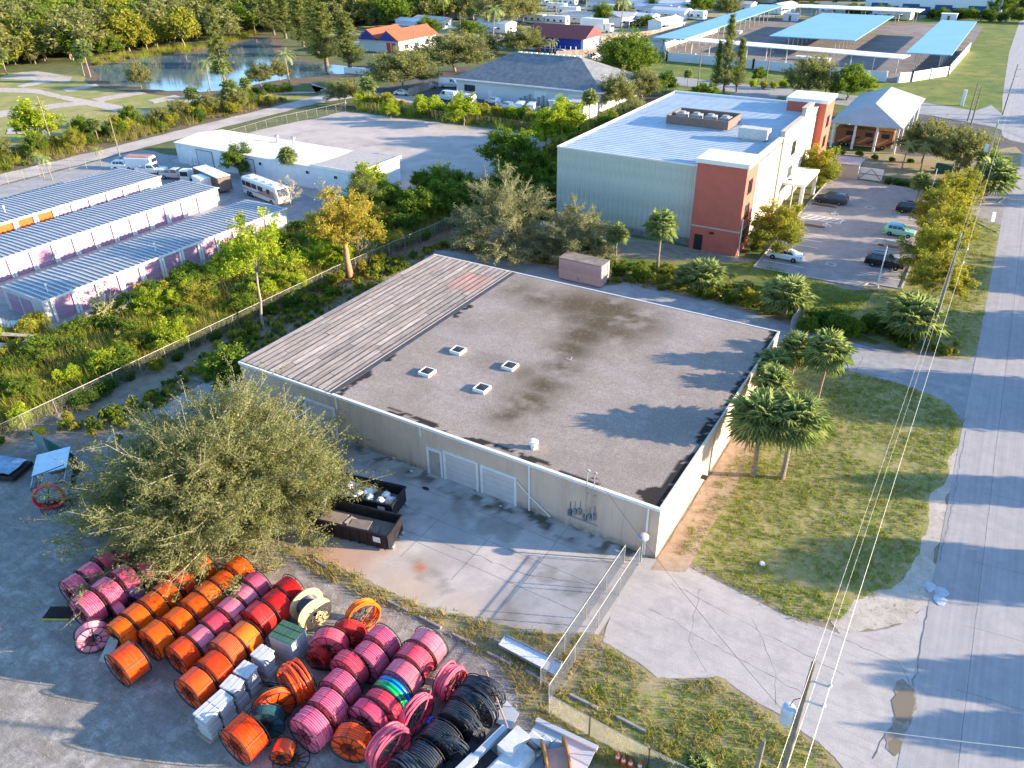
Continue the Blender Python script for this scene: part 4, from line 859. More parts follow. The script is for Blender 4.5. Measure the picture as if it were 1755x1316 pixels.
x0, y0 = G(1480,22); x1, y1 = G(1715,26); fwh = thing('far_warehouse', 'long white warehouse with dark blue dock doors at the top right', 'warehouse', (x0,y0,0))
L_ = x1-x0; MB().box(x0,y0,0,x1,y0+25,9).build('wall', m_wall, fwh, True); MB().box(x0-.5,y0-.5,9,x1+.5,y0+25.5,9.5).build('roof', m_wcan, fwh, True)
for k in range(8): xx = x0+L_*(.05+k*.12); MB().box(xx,y0-.15,.1,xx+(5 if k%2 else 7),y0-.01,3.5 if k%2 else 4.5).build('dock_door', M('dock door blue', (.03,.09,.20), .6), fwh, True)

# ================================================================== RED-ROOFED HOUSES
m_tile = M('terracotta roof', (.36,.10,.05), .85, var=.1, scale=.6, wear=(.25,.07,.04), wearamt=.4); m_maroon = M('maroon roof', (.20,.06,.06), .8); m_cobalt = M('cobalt paint', (.02,.05,.33), .6); m_redd = M('red door', (.55,.07,.04), .6)
x0, y0 = G(617,86); x1, y1 = G(692,90); cy_ = y0
rh = thing('house', 'white house with orange tiled roof and blue gables between the pond and hip-roofed building', 'house', (x0+12,y0+6,0))
W2 = (x1-x0); MB().box(x0,y0,0,x0+W2,y0+22,3.9).build('wall', m_paleb, rh, True)
for k in (0,1):
    a = x0+k*W2/2; b = MB(); gable(b,a,y0,a+W2/2,y0+22 if k else y0+16,3.92,7.2,'y',.8); b.build('roof', m_tile, rh, True)
    MB().add([(a+.6,y0-.83,4.0),(a+W2/2-.6,y0-.83,4.0),(a+W2/4,y0-.83,6.7),(a+.6,y0-.9,4.0),(a+W2/2-.6,y0-.9,4.0),(a+W2/4,y0-.9,6.7)], [(0,1,2),(3,5,4),(0,3,4,1)]).build('gable_board', m_cobalt, rh, True)
for k in (0,1): MB().box(x0+W2*.7+k*2.2,y0-.1,.1,x0+W2*.7+k*2.2+1.7,y0-.01,3.2).build('door', m_redd, rh, True)
for k in range(3): window(rh,'x',x0+W2,y0+3+k*6,y0+5.5+k*6,1,2.6,1)
x0, y0 = G(905,84); x1, y1 = G(985,92); rh = thing('shop_house', 'maroon-roofed house with cobalt blue porch front beside a grey plank fence', 'house', (x0+9,y0+5,0))
MB().box(x0,y0,0,x0+22,y0+12,4.4).build('wall', m_paleb, rh, True); b = MB(); gable(b,x0,y0,x0+22,y0+12,4.42,8,'x',1); b.build('roof', m_maroon, rh, True)
MB().box(x0+5,y0-.2,.1,x0+21,y0-.01,4.2).build('porch_front', m_cobalt, rh, True); MB().box(x0+3,y0-.25,.1,x0+5,y0-.01,4.2).build('door', m_redd, rh, True)
for k in range(8): MB().box(x0+6+k*2,y0-2.2,0,x0+6.2+k*2,y0-2,2.2).build('porch_post', m_white, rh, True)
MB().box(x0+5.5,y0-2.25,1.0,x0+21,y0-1.95,1.15).build('porch_rail', m_white, rh, True)
x, y = x0-11, y0+2; sh = thing('shop_wing', 'small flat white-roofed blue wing left of the maroon-roofed house', 'building', (x,y,0)); MB().box(x,y,0,x+9,y+8,3.2).build('wall', m_cobalt, sh, True); MB().box(x-.5,y-.5,3.2,x+9.5,y+8.5,3.5).build('roof', m_wcan, sh, True)
m_plank = M('weathered plank', (.30,.24,.19), .9, var=.2, rnd=.15)
def plankfence(p, q, lab, h=1.9, m_=m_plank, step=1.2):
    p = np.array(p); q = np.array(q); f = thing('plank_fence', lab, 'fence', (*p,0)); L = np.linalg.norm(q-p); n = int(L/step); d = (q-p)/n
    for k in range(n): MB().obox(p+d*(k+.03), p+d*(k+.97), .06, 0, h).build('board', m_, f, True)
    return f
plankfence(G(953,98), G(1090,88), 'grey plank fence in front of the sandy lot beside the maroon-roofed house')
plankfence(G(970,70), G(1010,50), 'tan plank fence running back from the maroon-roofed house', m_=M('tan plank', (.5,.36,.24), .9, rnd=.1))
plankfence(G(700,165), G(745,150), 'short brown board fence left of the white vans by the hip-roofed building')
plankfence(G(590,125), G(700,133), 'white board fence by the pond road', 1.7, m_white)
plankfence(G(1200,50), G(1030,72), 'dark board fence behind the sandy lot at the RV park edge')

# ================================================================== VEHICLES
m_tyre = M('tyre rubber', (.02,.02,.02), .9); m_rim = M('wheel rim', (.45,.46,.48), .35, .7); m_lampw = M('lamp lens', (.7,.7,.65), .15, spec=.7); m_lampr = M('tail lamp', (.5,.02,.02), .25, spec=.7); m_cg = M('car glass', (.02,.025,.035), .06, spec=.8)
def paint(n, c): return M('car paint '+n, c, .25, .15, var=.03, spec=.6)
q = MB(); q.lathe([(.24,-.11),(.32,-.10),(.335,-.05),(.335,.05),(.32,.10),(.24,.11)], 16, 'y'); me_tyre = q.mesh('tyre', m_tyre, True)
q = MB(); q.lathe([(.05,-.115),(.22,-.10),(.235,-.06),(.235,.06),(.22,.10),(.05,.115)], 14, 'y'); me_rim = q.mesh('rim', m_rim)
SH = { # x stations front to back: (x, belt z, roof z, belt halfwidth, roof halfwidth)
 'sedan': ([(2.3,.55,.55,.70,.66),(2.2,.72,.72,.84,.78),(1.2,.92,.92,.90,.84),(.95,.95,.95,.90,.80),(.15,.97,1.40,.90,.62),(-.9,.97,1.42,.90,.62),(-1.55,.98,1.05,.89,.72),(-2.1,.95,.95,.86,.78),(-2.35,.62,.62,.74,.72)], 3, 6, 1.42, 2.3),
 'suv': ([(2.25,.6,.6,.74,.7),(2.15,.88,.88,.88,.82),(1.2,1.02,1.02,.93,.86),(.95,1.05,1.05,.93,.82),(.3,1.07,1.68,.93,.70),(-1.7,1.07,1.68,.93,.70),(-2.2,1.05,1.12,.90,.80),(-2.32,.6,.6,.82,.8)], 3, 6, 1.4, 2.25),
 'minivan': ([(2.5,.55,.55,.74,.7),(2.4,.8,.8,.9,.84),(1.6,.98,1.0,.97,.9),(1.3,1.02,1.04,.97,.85),(.5,1.03,1.68,.97,.74),(-2.0,1.03,1.70,.97,.74),(-2.45,1.03,1.2,.94,.84),(-2.52,.6,.6,.86,.82)], 3, 6, 1.55, 2.5),
 'cargo_van': ([(2.6,.6,.6,.8,.76),(2.5,1.0,1.0,.95,.88),(1.8,1.15,1.17,.98,.9),(1.55,1.2,1.22,.98,.88),(.9,1.25,2.15,.98,.80),(-2.6,1.25,2.2,.98,.82),(-2.72,1.2,2.0,.96,.82),(-2.75,.5,.5,.92,.9)], 3, 6, 1.8, 2.7)}
def vehicle(kind, name, lab, x, y, rz, m_, cat='car', sc=1.0, group=None, roofm=None, rearm=None):
    st, g0, g1, wb, hl = SH[kind]; c = thing(name, lab, cat, (x,y,.03), rz, group); c.scale = (sc,)*3
    zb = .32; V = []
    for (sx, b_, r_, w, wr) in st: V += [(sx,-w*.96,zb),(sx,-w,b_*.7+.1),(sx,-w*.98,b_),(sx,-wr,r_-.03),(sx,-wr*.8,r_),(sx,wr*.8,r_),(sx,wr,r_-.03),(sx,w*.98,b_),(sx,w,b_*.7+.1),(sx,w*.96,zb)]
    F = []; n = 10
    for i in range(len(st)-1):
        for k in range(n-1): F.append((i*n+k,i*n+k+1,(i+1)*n+k+1,(i+1)*n+k))
        F.append((i*n+n-1,i*n,(i+1)*n,(i+1)*n+n-1))
    F += [tuple(range(n)), tuple(range(len(V)-1, len(V)-n-1, -1))]
    body = MB().add(V, F).build('body', m_, c, smooth=True)
    def P(i, k, t=0): return np.array(V[i*n+k])
    def lerp4(a, b_, c_, d_, u0, u1, v0, v1, off):
        f = lambda u, v: (a*(1-u)+b_*u)*(1-v)+(d_*(1-u)+c_*u)*v
        nn = np.cross(b_-a, d_-a); nn = nn/np.linalg.norm(nn)*off; return [f(u0,v0)+nn, f(u1,v0)+nn, f(u1,v1)+nn, f(u0,v1)+nn]
    # windscreen, rear window, side windows
    def pane(nm, L_):
        Q = MB()
        for p4 in L_: Q.quad(*[tuple(k) for k in p4])
        Q.build(nm, m_cg, c)
    i0, i1 = g0, g0+1
    ctr = np.array([0,0,.8])
    def outw(p4, off=.012):
        p4 = [np.array(k) for k in p4]; nn = np.cross(p4[1]-p4[0], p4[3]-p4[0]); nn = nn/(np.linalg.norm(nn)+1e-9); m0 = sum(p4)/4
        if np.dot(nn, m0-np.array([m0[0]*.6,0,.8])) < 0: nn = -nn
        return [k+nn*off for k in p4]
    pane('windscreen', [outw(lerp4(P(i0,3),P(i0,6),P(i1,6),P(i1,3),.04,.96,.08,.94,0))])
    if kind != 'cargo_van': pane('rear_window', [outw(lerp4(P(g1-1,3),P(g1-1,6),P(g1,6),P(g1,3),.06,.94,.1,.85,0))])
    for (k0, k1) in ((2,3),(7,6)):
        L_ = []
        a, b_, c_, d_ = P(i1,k0), P(g1-1,k0), P(g1-1,k1), P(i1,k1)
        cuts = {'sedan': ((.02,.47),(.51,.98)), 'suv': ((.02,.34),(.37,.66),(.69,.97)), 'minivan': ((.02,.30),(.33,.64),(.67,.97)), 'cargo_van': ((.02,.24),)}[kind]
        for u0, u1 in cuts: L_.append(outw(lerp4(a,b_,c_,d_,u0,u1,.1,.88,0)))
        e = P(i0,k0); L_.append(outw([e+(a-e)*.35+np.array([0,0,.02]), a+np.array([0,0,.03]), d_*.85+a*.15+np.array([.02,0,0]), d_*.85+a*.15]))
        if kind == 'sedan': f_ = P(g1,k0); L_.append(outw([b_+np.array([0,0,.03]), b_+(f_-b_)*.5+np.array([0,0,.03]), c_*.85+b_*.15-np.array([.02,0,0]), c_*.85+b_*.15]))
        pane('side_window', L_)
    for sx in (wb, -wb*.93):
        for sy in (-1, 1):
            w = link('tyre', me_tyre, None); w.name = 'wheel'; w.parent = c; w.location = (sx, sy*(.84 if kind == 'sedan' else .88), .335); ri = link('rim', me_rim, w)
    for sy in (-1, 1):
        MB().bev(hl-.22,sy*.6-.16,.56,hl-.02,sy*.6+.16,.72,.03).build('headlight', m_lampw, c); MB().bev(-hl-.02,sy*.72-.1,.7,-hl+.12,sy*.72+.1,.92 if kind == 'sedan' else 1.15,.03).build('taillight', m_lampr, c)
        MB().bev((st[g0][0])-.3,sy*(st[g0][3]+.1)-.1,.98,(st[g0][0])-.15,sy*(st[g0][3]+.1)+.08,1.12,.03).build('mirror', m_, c)
    MB().box(hl-.06,-.35,.38,hl+.03,.35,.52).build('grille', m_black, c)
    if roofm: i = g0+1; MB().bev(st[g1-1][0]+.1,-st[i][4]*.9,st[i][2]-.01,st[i][0]-.05,st[i][4]*.9,st[i][2]+.03,.02).build('roof', roofm, c)
    if kind == 'suv' and not roofm:
        for sy in (-.6,.6): MB().box(-1.6,sy-.02,1.68,.1,sy+.02,1.74).build('roof_rail', m_steel, c)
    return c
wp = paint('white', (.75,.75,.74)); 
vehicle('sedan','parked_car','white sedan parked alone near the red corner tower',-19.9,103.2,PI,wp)
vehicle('minivan','parked_car','dark blue minivan parked by the entrance canopy',-19.7,130.9,PI,paint('slate', (.03,.05,.07)))
vehicle('suv','parked_car','black sport utility vehicle with roof rails in front of the lot lamp post',-7.9,107.0,0,paint('black', (.012,.012,.015)),sc=1.05)
vehicle('suv','parked_car','white compact car wrapped in lime green with a turquoise roof',-8.0,120.4,0,paint('lime', (.30,.60,.45)),sc=.93,roofm=paint('turquoise', (.0,.36,.52)))
c = [o for o in bpy.data.objects if o.get('label','').startswith('white compact')][0]
MB().bev(-2.36,-.9,.45,-1.2,.9,1.06,.08).build('rear_wrap', paint('lime2', (.16,.62,.05)), c); MB().bev(1.0,-.95,.45,2.2,.95,.9,.1).build('front_wrap', paint('tq', (.35,.65,.68)), c)
vehicle('suv','parked_car','black crossover car half hidden under the lot-side trees beside a clipped hedge',-7.8,131.9,0,paint('black2', (.01,.012,.02)))
for i, (q, k, l_) in enumerate([((498//1,0),0,0)][:0]): pass
V3 = [((772,150),'cargo_van','white delivery van parked left of the board fence',.4),((735,152),'suv','silver-grey car under the trees left of the hip-roofed building',1.2),((742,132),'minivan','dark van under the trees at the corner of the hip-roofed building',1.0),((1020,100),'suv','white car behind the grey plank fence',1.2),((965,92),'sedan','white sedan parked on the sand before the plank fence',.3),
      ((797,178),'cargo_van','white panel van, front vehicle of the line before the hip-roofed building',2.9),((768,172),'cargo_van','white van at the left end of the line before the hip-roofed building',3.0),((690,163),'sedan','white car beside the board fence and young tree',.2),((845,178),'suv','white van half hidden by the feathery tree before the hip-roofed building',2.9),((868,186),'suv','white car between the feathery tree and two white vans',2.9),
      ((893,192),'cargo_van','white van with dark rear windows, left of its twin before the annex',1.9),((912,194),'cargo_van','white van with dark rear windows, right of its twin before the annex',1.9)]
for q, k, l_, a in V3:
    x, y = G(*q); vehicle(k,'parked_van' if 'van' in k else 'parked_car',l_,x,y,a,paint('black2', (.01,.012,.02)) if 'dark van' in l_ else (paint('silver', (.35,.37,.38)) if 'silver' in l_ else wp),'van' if 'van' in k else 'car',1.15 if 'van' in k else 1,)
# pickups, truck, trailer, motorhome by the storage rows
def wheels(c, L_, y_=.9, s_=1.2, z=.4):
    for sx in L_:
        for sy in (-1,1):
            w = link('wheel', me_tyre, c); w.location = (sx, sy*y_, z); w.scale = (s_,)*3; link('rim', me_rim, w)
def pickup(x, y, rz, m_, lab, full=False):
    c = thing('pickup_truck', lab, 'pickup truck', (x,y,.03), rz); b = MB()
    b.bev(1.1,-.95,.45,2.75,.95,1.15,.12); b.bev(-.75,-.97,.45,1.1,.97,1.2,.03); b.build('body', m_, c); b = MB()
    b.add([(-.7,-.92,1.19),(1.25,-.92,1.19),(.55,-.78,1.85),(-.6,-.78,1.85),(-.7,.92,1.19),(1.25,.92,1.19),(.55,.78,1.85),(-.6,.78,1.85)], [(0,1,2,3),(5,4,7,6),(3,2,6,7),(1,5,6,2),(4,0,3,7)]); b.build('cab', m_, c)
    g_ = MB(); g_.quad((1.2,-.8,1.25),(1.2,.8,1.25),(.62,.7,1.8),(.62,-.7,1.8)); g_.quad((-.5,-.93,1.26),(.95,-.93,1.26),(.5,-.815,1.76),(-.5,-.815,1.76)); g_.quad((-.5,.93,1.26),(.95,.93,1.26),(.5,.815,1.76),(-.5,.815,1.76)); g_.build('window', m_cg, c)
    b = MB(); b.box(-2.8,-.97,.5,-.76,-.88,1.2); b.box(-2.8,.88,.5,-.76,.97,1.2); b.box(-2.85,-.97,.5,-2.76,.97,1.2); b.build('bed_side', m_, c); MB().box(-2.76,-.88,.5,-.76,.88,.62).build('bed_floor', m_black, c)
    wheels(c, (1.85,-1.85)); 
    for sy in (-.7,.7): MB().box(2.7,sy-.15,.7,2.78,sy+.15,.9).build('headlight', m_lampw, c)
    return c
pickup(*G(303,306), R(20), paint('silver2', (.45,.46,.47)), 'silver pickup truck with open dark bed beside the storage rows'); pickup(*G(262,298), R(24), wp, 'white pickup truck between the silver pickup and the rusty-topped van')
x, y = G(246,290); c = thing('old_van', 'white old van with rust-brown roof behind the pickups', 'van', (x,y,0), R(22)); MB().bev(-3,-1.1,.5,2.6,1.1,2.5,.25).build('body', wp, c); MB().bev(-2.8,-.95,2.5,2.3,.95,2.62,.1).build('roof', M('rusty roof', (.45,.22,.15), .8, var=.3), c); wheels(c, (1.8,-1.9)); MB().box(2.55,-.8,1.5,2.63,.8,2.2).build('windscreen', m_cg, c)
for q, l_ in (((214,290),'small white car at the left of the vans by the storage rows'),): x, y = G(*q); vehicle('suv','parked_car',l_,x,y,R(25),wp)
x, y = G(322,311); c = thing('utility_cart', 'small white cab-over truck in front of the black trailer', 'truck', (x,y,0), R(-65)); MB().bev(-.9,-.9,.4,.9,.9,2.2,.1).build('body', wp, c); MB().box(.88,-.7,1.2,.93,.7,2.0).build('windscreen', m_cg, c); wheels(c, (.5,-.5), .85, 1)
x, y = G(368,322); c = thing('enclosed_trailer', 'black enclosed cargo trailer with white roof by the end of the middle storage row', 'trailer', (x,y,0), R(-15)); MB().bev(-4.6,-1.25,.5,4.6,1.25,2.9,.06).build('body', M('charcoal sheet', (.05,.05,.055), .4), c); MB().bev(-4.6,-1.27,2.9,4.6,1.27,3.02,.05).build('roof', m_wcan, c); MB().box(4.6,-1.1,.6,4.66,1.1,2.8).build('rear_door', m_brown, c); wheels(c, (-.4,-1.3), 1.1, 1.1)
x, y = G(351,327); c = thing('box_trailer', 'small white box trailer between the middle storage row and the black trailer', 'trailer', (x,y,0), R(-15)); MB().bev(-1.7,-1.1,.4,1.7,1.1,2.6,.06).build('body', wp, c); wheels(c, (0,), 1.1, 1)
x, y = G(458,341); c = thing('motorhome', 'long white and tan motorhome bus parked in front of the white warehouse', 'motorhome', (x,y,0), R(-13))
m_rv = paint('ivory', (.66,.60,.55)); b = MB(); b.bev(-5.6,-1.27,.45,5.0,1.27,3.1,.22); b.add([(5.0,-1.2,.5),(5.6,-1.1,.6),(5.75,-1.1,1.5),(5.25,-1.1,3.0),(5.0,-1.05,3.08),(5.0,1.2,.5),(5.6,1.1,.6),(5.75,1.1,1.5),(5.25,1.1,3.0),(5.0,1.05,3.08)], [(0,1,2,3,4),(9,8,7,6,5),(1,6,7,2),(2,7,8,3),(3,8,9,4),(0,5,6,1)]); b.build('body', m_rv, c)
b = MB(); b.quad((5.72,-1.0,1.6),(5.72,1.0,1.6),(5.33,.95,2.85),(5.33,-.95,2.85)); b.build('windscreen', m_cg, c)
for x0, x1 in ((-5.2,-4.2),(-4.0,-2.4),(-2.2,-.6),(-.2,1.4),(2.6,3.6)): MB().box(x0,-1.30,1.75,x1,-1.272,2.55).build('side_window', m_cg, c)
b = MB(); b.box(-5.4,-1.295,1.15,4.9,-1.272,1.3); b.add([(-1,-1.298,1.3),(3,-1.298,2.4),(4.8,-1.298,2.4),(4.8,-1.298,1.3),(-1,-1.29,1.3),(3,-1.29,2.4),(4.8,-1.29,2.4),(4.8,-1.29,1.3)], [(0,1,2,3)]); b.build('stripe', paint('tan stripe', (.34,.22,.17)), c)
for k in (-4,-1.5,.8,3): MB().bev(k-.45,-.4,3.1,k+.45,.4,3.32,.06).build('roof_hatch', m_wcan, c)
wheels(c, (3.6,-2.8,-3.7), 1.15, 1.45, .5)
x, y = G(1450,248); c = thing('motorhome', 'brown motorhome with orange and black swirls parked inside the open shed', 'motorhome', (-21.6,170.5,0), 0)
MB().bev(-5.6,-1.3,.5,5.2,1.3,3.7,.15).build('body', paint('bronze', (.26,.12,.06)), c)
for k in range(6): a = -5.2+k*1.8; MB().add([(a,-1.33,.9+.2*(k%2)),(a+2.2,-1.33,2.2),(a+2.6,-1.33,2.2),(a+.7,-1.33,.8),(a,-1.31,.9),(a+2.2,-1.31,2.2),(a+2.6,-1.31,2.2),(a+.7,-1.31,.8)], [(0,1,2,3)]).build('swirl', paint(('amber','ink')[k%2], ((.55,.26,.1),(.04,.03,.03))[k%2]), c)
for k in (-3.6,0,3): MB().box(k,-1.34,2.3,k+1.4,-1.305,3.1).build('window', m_cg, c)
wheels(c, (-3.2,-4.1,3.6), 1.2, 1.4, .47)
# parking lot / street leftovers: far box truck
x, y = G(1026,55); c = thing('box_truck', 'white box truck parked on the sandy lot behind the maroon-roofed house', 'truck', (x,y,0), R(-10)); MB().bev(-8,-1.6,1.2,3.4,1.6,5.0,.08).build('cargo_box', wp, c); MB().bev(3.6,-1.4,.8,6.6,1.4,3.6,.3).build('cab', wp, c); MB().box(6.3,-1.1,2.3,6.62,1.1,3.2).build('windscreen', m_cg, c); wheels(c, (5,-5,-6.3), 1.4, 1.6, .55)
x, y = G(1013,73); c = thing('flatbed_wagon', 'brown flatbed wagon with stake sides on the sandy lot', 'trailer', (x,y,0), R(-8)); MB().bev(-4,-1.3,.7,4,1.3,1.0,.05).build('bed', m_brown, c)
for k in range(9): MB().box(-4+k*.98,-1.32,1.0,-3.85+k*.98,-1.24,2.0).build('stake', m_brown, c)
wheels(c, (2.5,-2.5), 1.2, 1.3)

# ================================================================== RV PARK
m_al = M('aluminium siding', (.66,.68,.69), .5, .1, var=.05, rnd=.1); m_rt = [M('camper roof %d' % k, c_, .6, .1, var=.06) for k, c_ in enumerate([(.68,.68,.68),(.45,.5,.56),(.60,.52,.44),(.25,.27,.30)])]
def trailer_home(x, y, rz, L_, roof, lab, kind='mobile'):
    nm = {'mobile':'mobile_home','camper':'travel_trailer','bus':'motorhome'}[kind]
    c = thing(nm, lab, {'mobile':'mobile home','camper':'camper trailer','bus':'motorhome'}[kind], (x,y,0), rz, 'homes and campers in the RV park'); w = 3.2 if kind == 'mobile' else 1.7; h = 3.8 if kind == 'mobile' else 3.7
    if kind == 'mobile':
        MB().box(-L_/2,-w,.3,L_/2,w,h).build('wall', m_al, c); b = MB(); gable(b,-L_/2,-w,L_/2,w,h+.01,h+1.0,'x',.4); b.build('roof', m_rt[roof], c)
        b = MB(); b.box(-L_/2+1,-w-3.2,2.5,L_/2-3,-w-.41,2.62); b.build('carport', m_rt[0], c)
        for k in range(3): MB().box(-L_/2+1.2+k*(L_-5)/2,-w-3.1,0,-L_/2+1.35+k*(L_-5)/2,-w-2.95,2.5).build('post', m_white, c)
    else:
        MB().bev(-L_/2,-w,.5,L_/2,w,h,.25).build('body', m_al, c); MB().bev(-L_/2+.3,-w+.2,h,L_/2-.3,w-.2,h+.12,.05).build('roof', m_rt[0], c)
        MB().box(-L_/2+.6,-w-.03,1.2,L_/2-.8,-w-.003,1.45).build('stripe', m_brown, c); wheels(c, (-.6,.6) if kind == 'camper' else (L_/2-2,-L_/2+3), 1.2, 1.1)
    for k in range(3):
        xx = -L_/2+1.2+k*(L_-2.4)/2.6; MB().box(xx,-w-.06,1.6,xx+1.2,-w-.004,2.4).build('window', m_glass, c); 
    MB().box(L_/2+.002,-.7,1.5,L_/2+.05,.7,2.4).build('window', m_glass, c)
RV = [((668,36),'mobile',1,-8,'blue-roofed mobile home left of the terracotta-roofed house'),((712,52),'mobile',0,-8,'white-roofed mobile home behind the terracotta roof'),((742,48),'mobile',2,-8,'tan-roofed mobile home right of the terracotta roof'),((660,28),'mobile',0,-8,'low white mobile home among trees at the left edge of the park'),
 ((768,30),'mobile',0,-20,'white gabled mobile home with shaded side between palms'),((728,18),'mobile',0,-8,'white mobile home behind the row of palms left of the road'),((815,32),'mobile',2,-10,'yellowish mobile home behind two palms'),((850,55),'mobile',0,-12,'white flat-fronted mobile home above the hip roof'),
 ((888,22),'bus',0,-8,'silver motorhome under the eucalyptus in the RV park'),((917,40),'camper',0,-6,'white camper with dark windows, left of the green-tinted camper'),((955,43),'camper',0,-6,'long pale green camper beside the lawn'),((985,34),'camper',0,-6,'white camper stepped in front of a taller one'),((975,26),'camper',0,-6,'taller white camper behind the pale green one'),
 ((973,10),'bus',0,-6,'grey motorhome at the far side of the camper lawn'),((1035,18),'mobile',3,-8,'dark-roofed white mobile home behind the round tree'),((1060,40),'mobile',0,-8,'white mobile home right of the round tree'),((1088,14),'camper',0,-6,'pale camper near the top in front of white buildings'),((1093,42),'mobile',0,-8,'white mobile home with green bushes in front'),((1120,26),'mobile',1,-8,'blue-grey roofed mobile home behind the left canopy'),
 ((1160,20),'mobile',0,-8,'white mobile home with porch left of the long blue canopy'),((1150,32),'mobile',0,-8,'white mobile home nearest the long blue canopy'),((1210,10),'mobile',0,-8,'mobile home with white gable behind the long blue canopy'),((790,3),'camper',0,-8,'camper at the top edge behind the palms'),((860,8),'mobile',0,-8,'mobile home at the top edge left of the eucalyptus'),((1240,4),'mobile',0,-8,'mobile home at the top edge above the long blue canopy'),
 ((700,6),'mobile',1,-8,'mobile home at the top edge among trees on the left'),((1300,4),'mobile',0,-5,'white mobile home at the top edge behind the far canopy'),((1130,5),'mobile',0,-8,'white mobile home at the top edge, right of the dark-roofed one'),((1020,2),'mobile',0,-8,'mobile home cut by the top edge above the dark-roofed one'),((930,5),'camper',0,-8,'camper near the top edge behind the silver motorhome'),((1060,4),'mobile',0,-8,'white low building at the top edge near the pale camper'),((805,14),'camper',0,-10,'small camper beside the green lawn strip')]
for q, k, rf, a, l_ in RV:
    x, y = G(*q); trailer_home(x, y, R(a), (17 if k == 'mobile' else 11), rf, l_, k)

rr = random.Random(61)
for k in range(30):
    x, y = -270+(k%10)*24+rr.uniform(-5,5), 335+(k//10)*38+rr.uniform(-6,6)
    if x > -108 and y < 400: continue
    kd = rr.choice(['mobile','mobile','camper']); trailer_home(x, y, R(rr.choice((-8,-8,80))+rr.uniform(-4,4)), 16 if kd == 'mobile' else 11, rr.randrange(4), 'pale %s among the trees in the back rows of the RV park' % {'mobile':'mobile home','camper':'camper'}[kd], kd)
# ================================================================== CONTAINER
m_cont = M('faded pink container steel', (.40,.30,.29), .75, .1, var=.12, scale=.9, wear=(.22,.14,.11), wearamt=.6)
ct = thing('shipping_container', 'faded grey-pink shipping container behind the warehouse roof', 'container', (-40.3,83.4,0), R(-1))
b = MB(); b.box(-3.0,-1.15,.15,3.0,1.15,2.85); b.build('body', m_cont, ct)
q = MB(); q.add([(0,0,.2),(.06,-.05,.2),(.16,-.05,.2),(.22,0,.2),(0,0,2.75),(.06,-.05,2.75),(.16,-.05,2.75),(.22,0,2.75)], [(0,1,5,4),(1,2,6,5),(2,3,7,6)]); me = q.mesh('side_rib', m_cont)
for i in range(20): o = link('side_rib', me, ct); o.location = (-2.9+i*.29,-1.152,0)
MB().box(-3.05,-1.2,2.85,3.05,1.2,2.98).build('roof', M('rusty roof sheet', (.24,.21,.18), .85, var=.3, scale=1.2), ct)
for s_ in (-1,1): MB().box(3.0,-1.1 if s_ < 0 else .02,.2,3.05,-.02 if s_ < 0 else 1.1,2.75).build('door', m_cont, ct); MB().tube([(3.09,s_*.45,.25),(3.09,s_*.45,2.7)], .03, 6).build('lock_rod', m_steel, ct)

# ================================================================== DUMPSTERS
m_dump = M('black dumpster steel', (.022,.022,.025), .5, .3, var=.3, scale=2, wear=(.16,.06,.03), wearamt=.25)
def dumpster(cx_, cy_, rz, lab, L_=6.4, w=2.35, h=1.55):
    d = thing('rolloff_dumpster', lab, 'dumpster', (cx_,cy_,0), rz, 'roll-off dumpsters in the front yard')
    b = MB(); b.box(-L_/2,-w/2,.2,L_/2,-w/2+.08,h); b.box(-L_/2,w/2-.08,.2,L_/2,w/2,h); b.box(-L_/2,-w/2+.08,.2,-L_/2+.08,w/2-.08,h); b.box(-L_/2+.08,-w/2+.08,.2,L_/2-.08,w/2-.08,.3); b.build('body', m_dump, d)
    b = MB(); b.box(L_/2-.08,-w/2+.08,.2,L_/2,w/2-.08,h); b.build('gate', m_dump, d)
    b = MB(); 
    for s_ in (-1,1): y_ = s_*(w/2+.05); b.box(-L_/2-.05,y_-.06,h-.1,L_/2+.05,y_+.06,h+.04)
    b.box(-L_/2-.06,-w/2,h-.1,-L_/2+.04,w/2,h+.04); b.box(L_/2-.04,-w/2,h-.1,L_/2+.06,w/2,h+.04); b.build('rim', m_dump, d)
    q = MB(); q.box(-.06,-.07,.15,.06,.0,h-.1); me = q.mesh('rib', m_dump)
    for k in range(9):
        for s_ in (-1,1): o = link('rib', me, d); o.location = (-L_/2+.3+k*(L_-.6)/8, s_*w/2+(.07 if s_ > 0 else 0), 0)
    for s_ in (-1,1): o = MB().lathe([(.12,-.1),(.12,.1)], 10, 'y').build('roller', m_steel, d); o.location = (L_/2+.1, s_*.8, .15)
    b = MB(); b.box(L_/2-1.2,-w/2-.085,.75,L_/2-.6,-w/2-.072,1.25); b.build('placard', m_white, d)
    for s_ in (-1,1): MB().box(-L_/2,s_*.5-.06,.02,L_/2+.1,s_*.5+.06,.2).build('skid', m_steel, d)
    return d
ex, ey = G(667,946); ang = R(12); dx, dy = math.cos(ang), math.sin(ang)
D1 = (ex-dx*3.2-dy*1.2, ey-dy*3.2+dx*1.2); ex, ey = G(674,893); D2 = (ex-dx*3.2-dy*1.2, ey-dy*3.2+dx*1.2)
dumpster(*D1, ang, 'black roll-off dumpster nearest the reels, filled with flat brown board'); dumpster(*D2, ang, 'black roll-off dumpster filled with crumpled white and blue bags')
rr = random.Random(9); m_card = M('wet cardboard', (.30,.23,.18), .9, var=.15, rnd=.25)
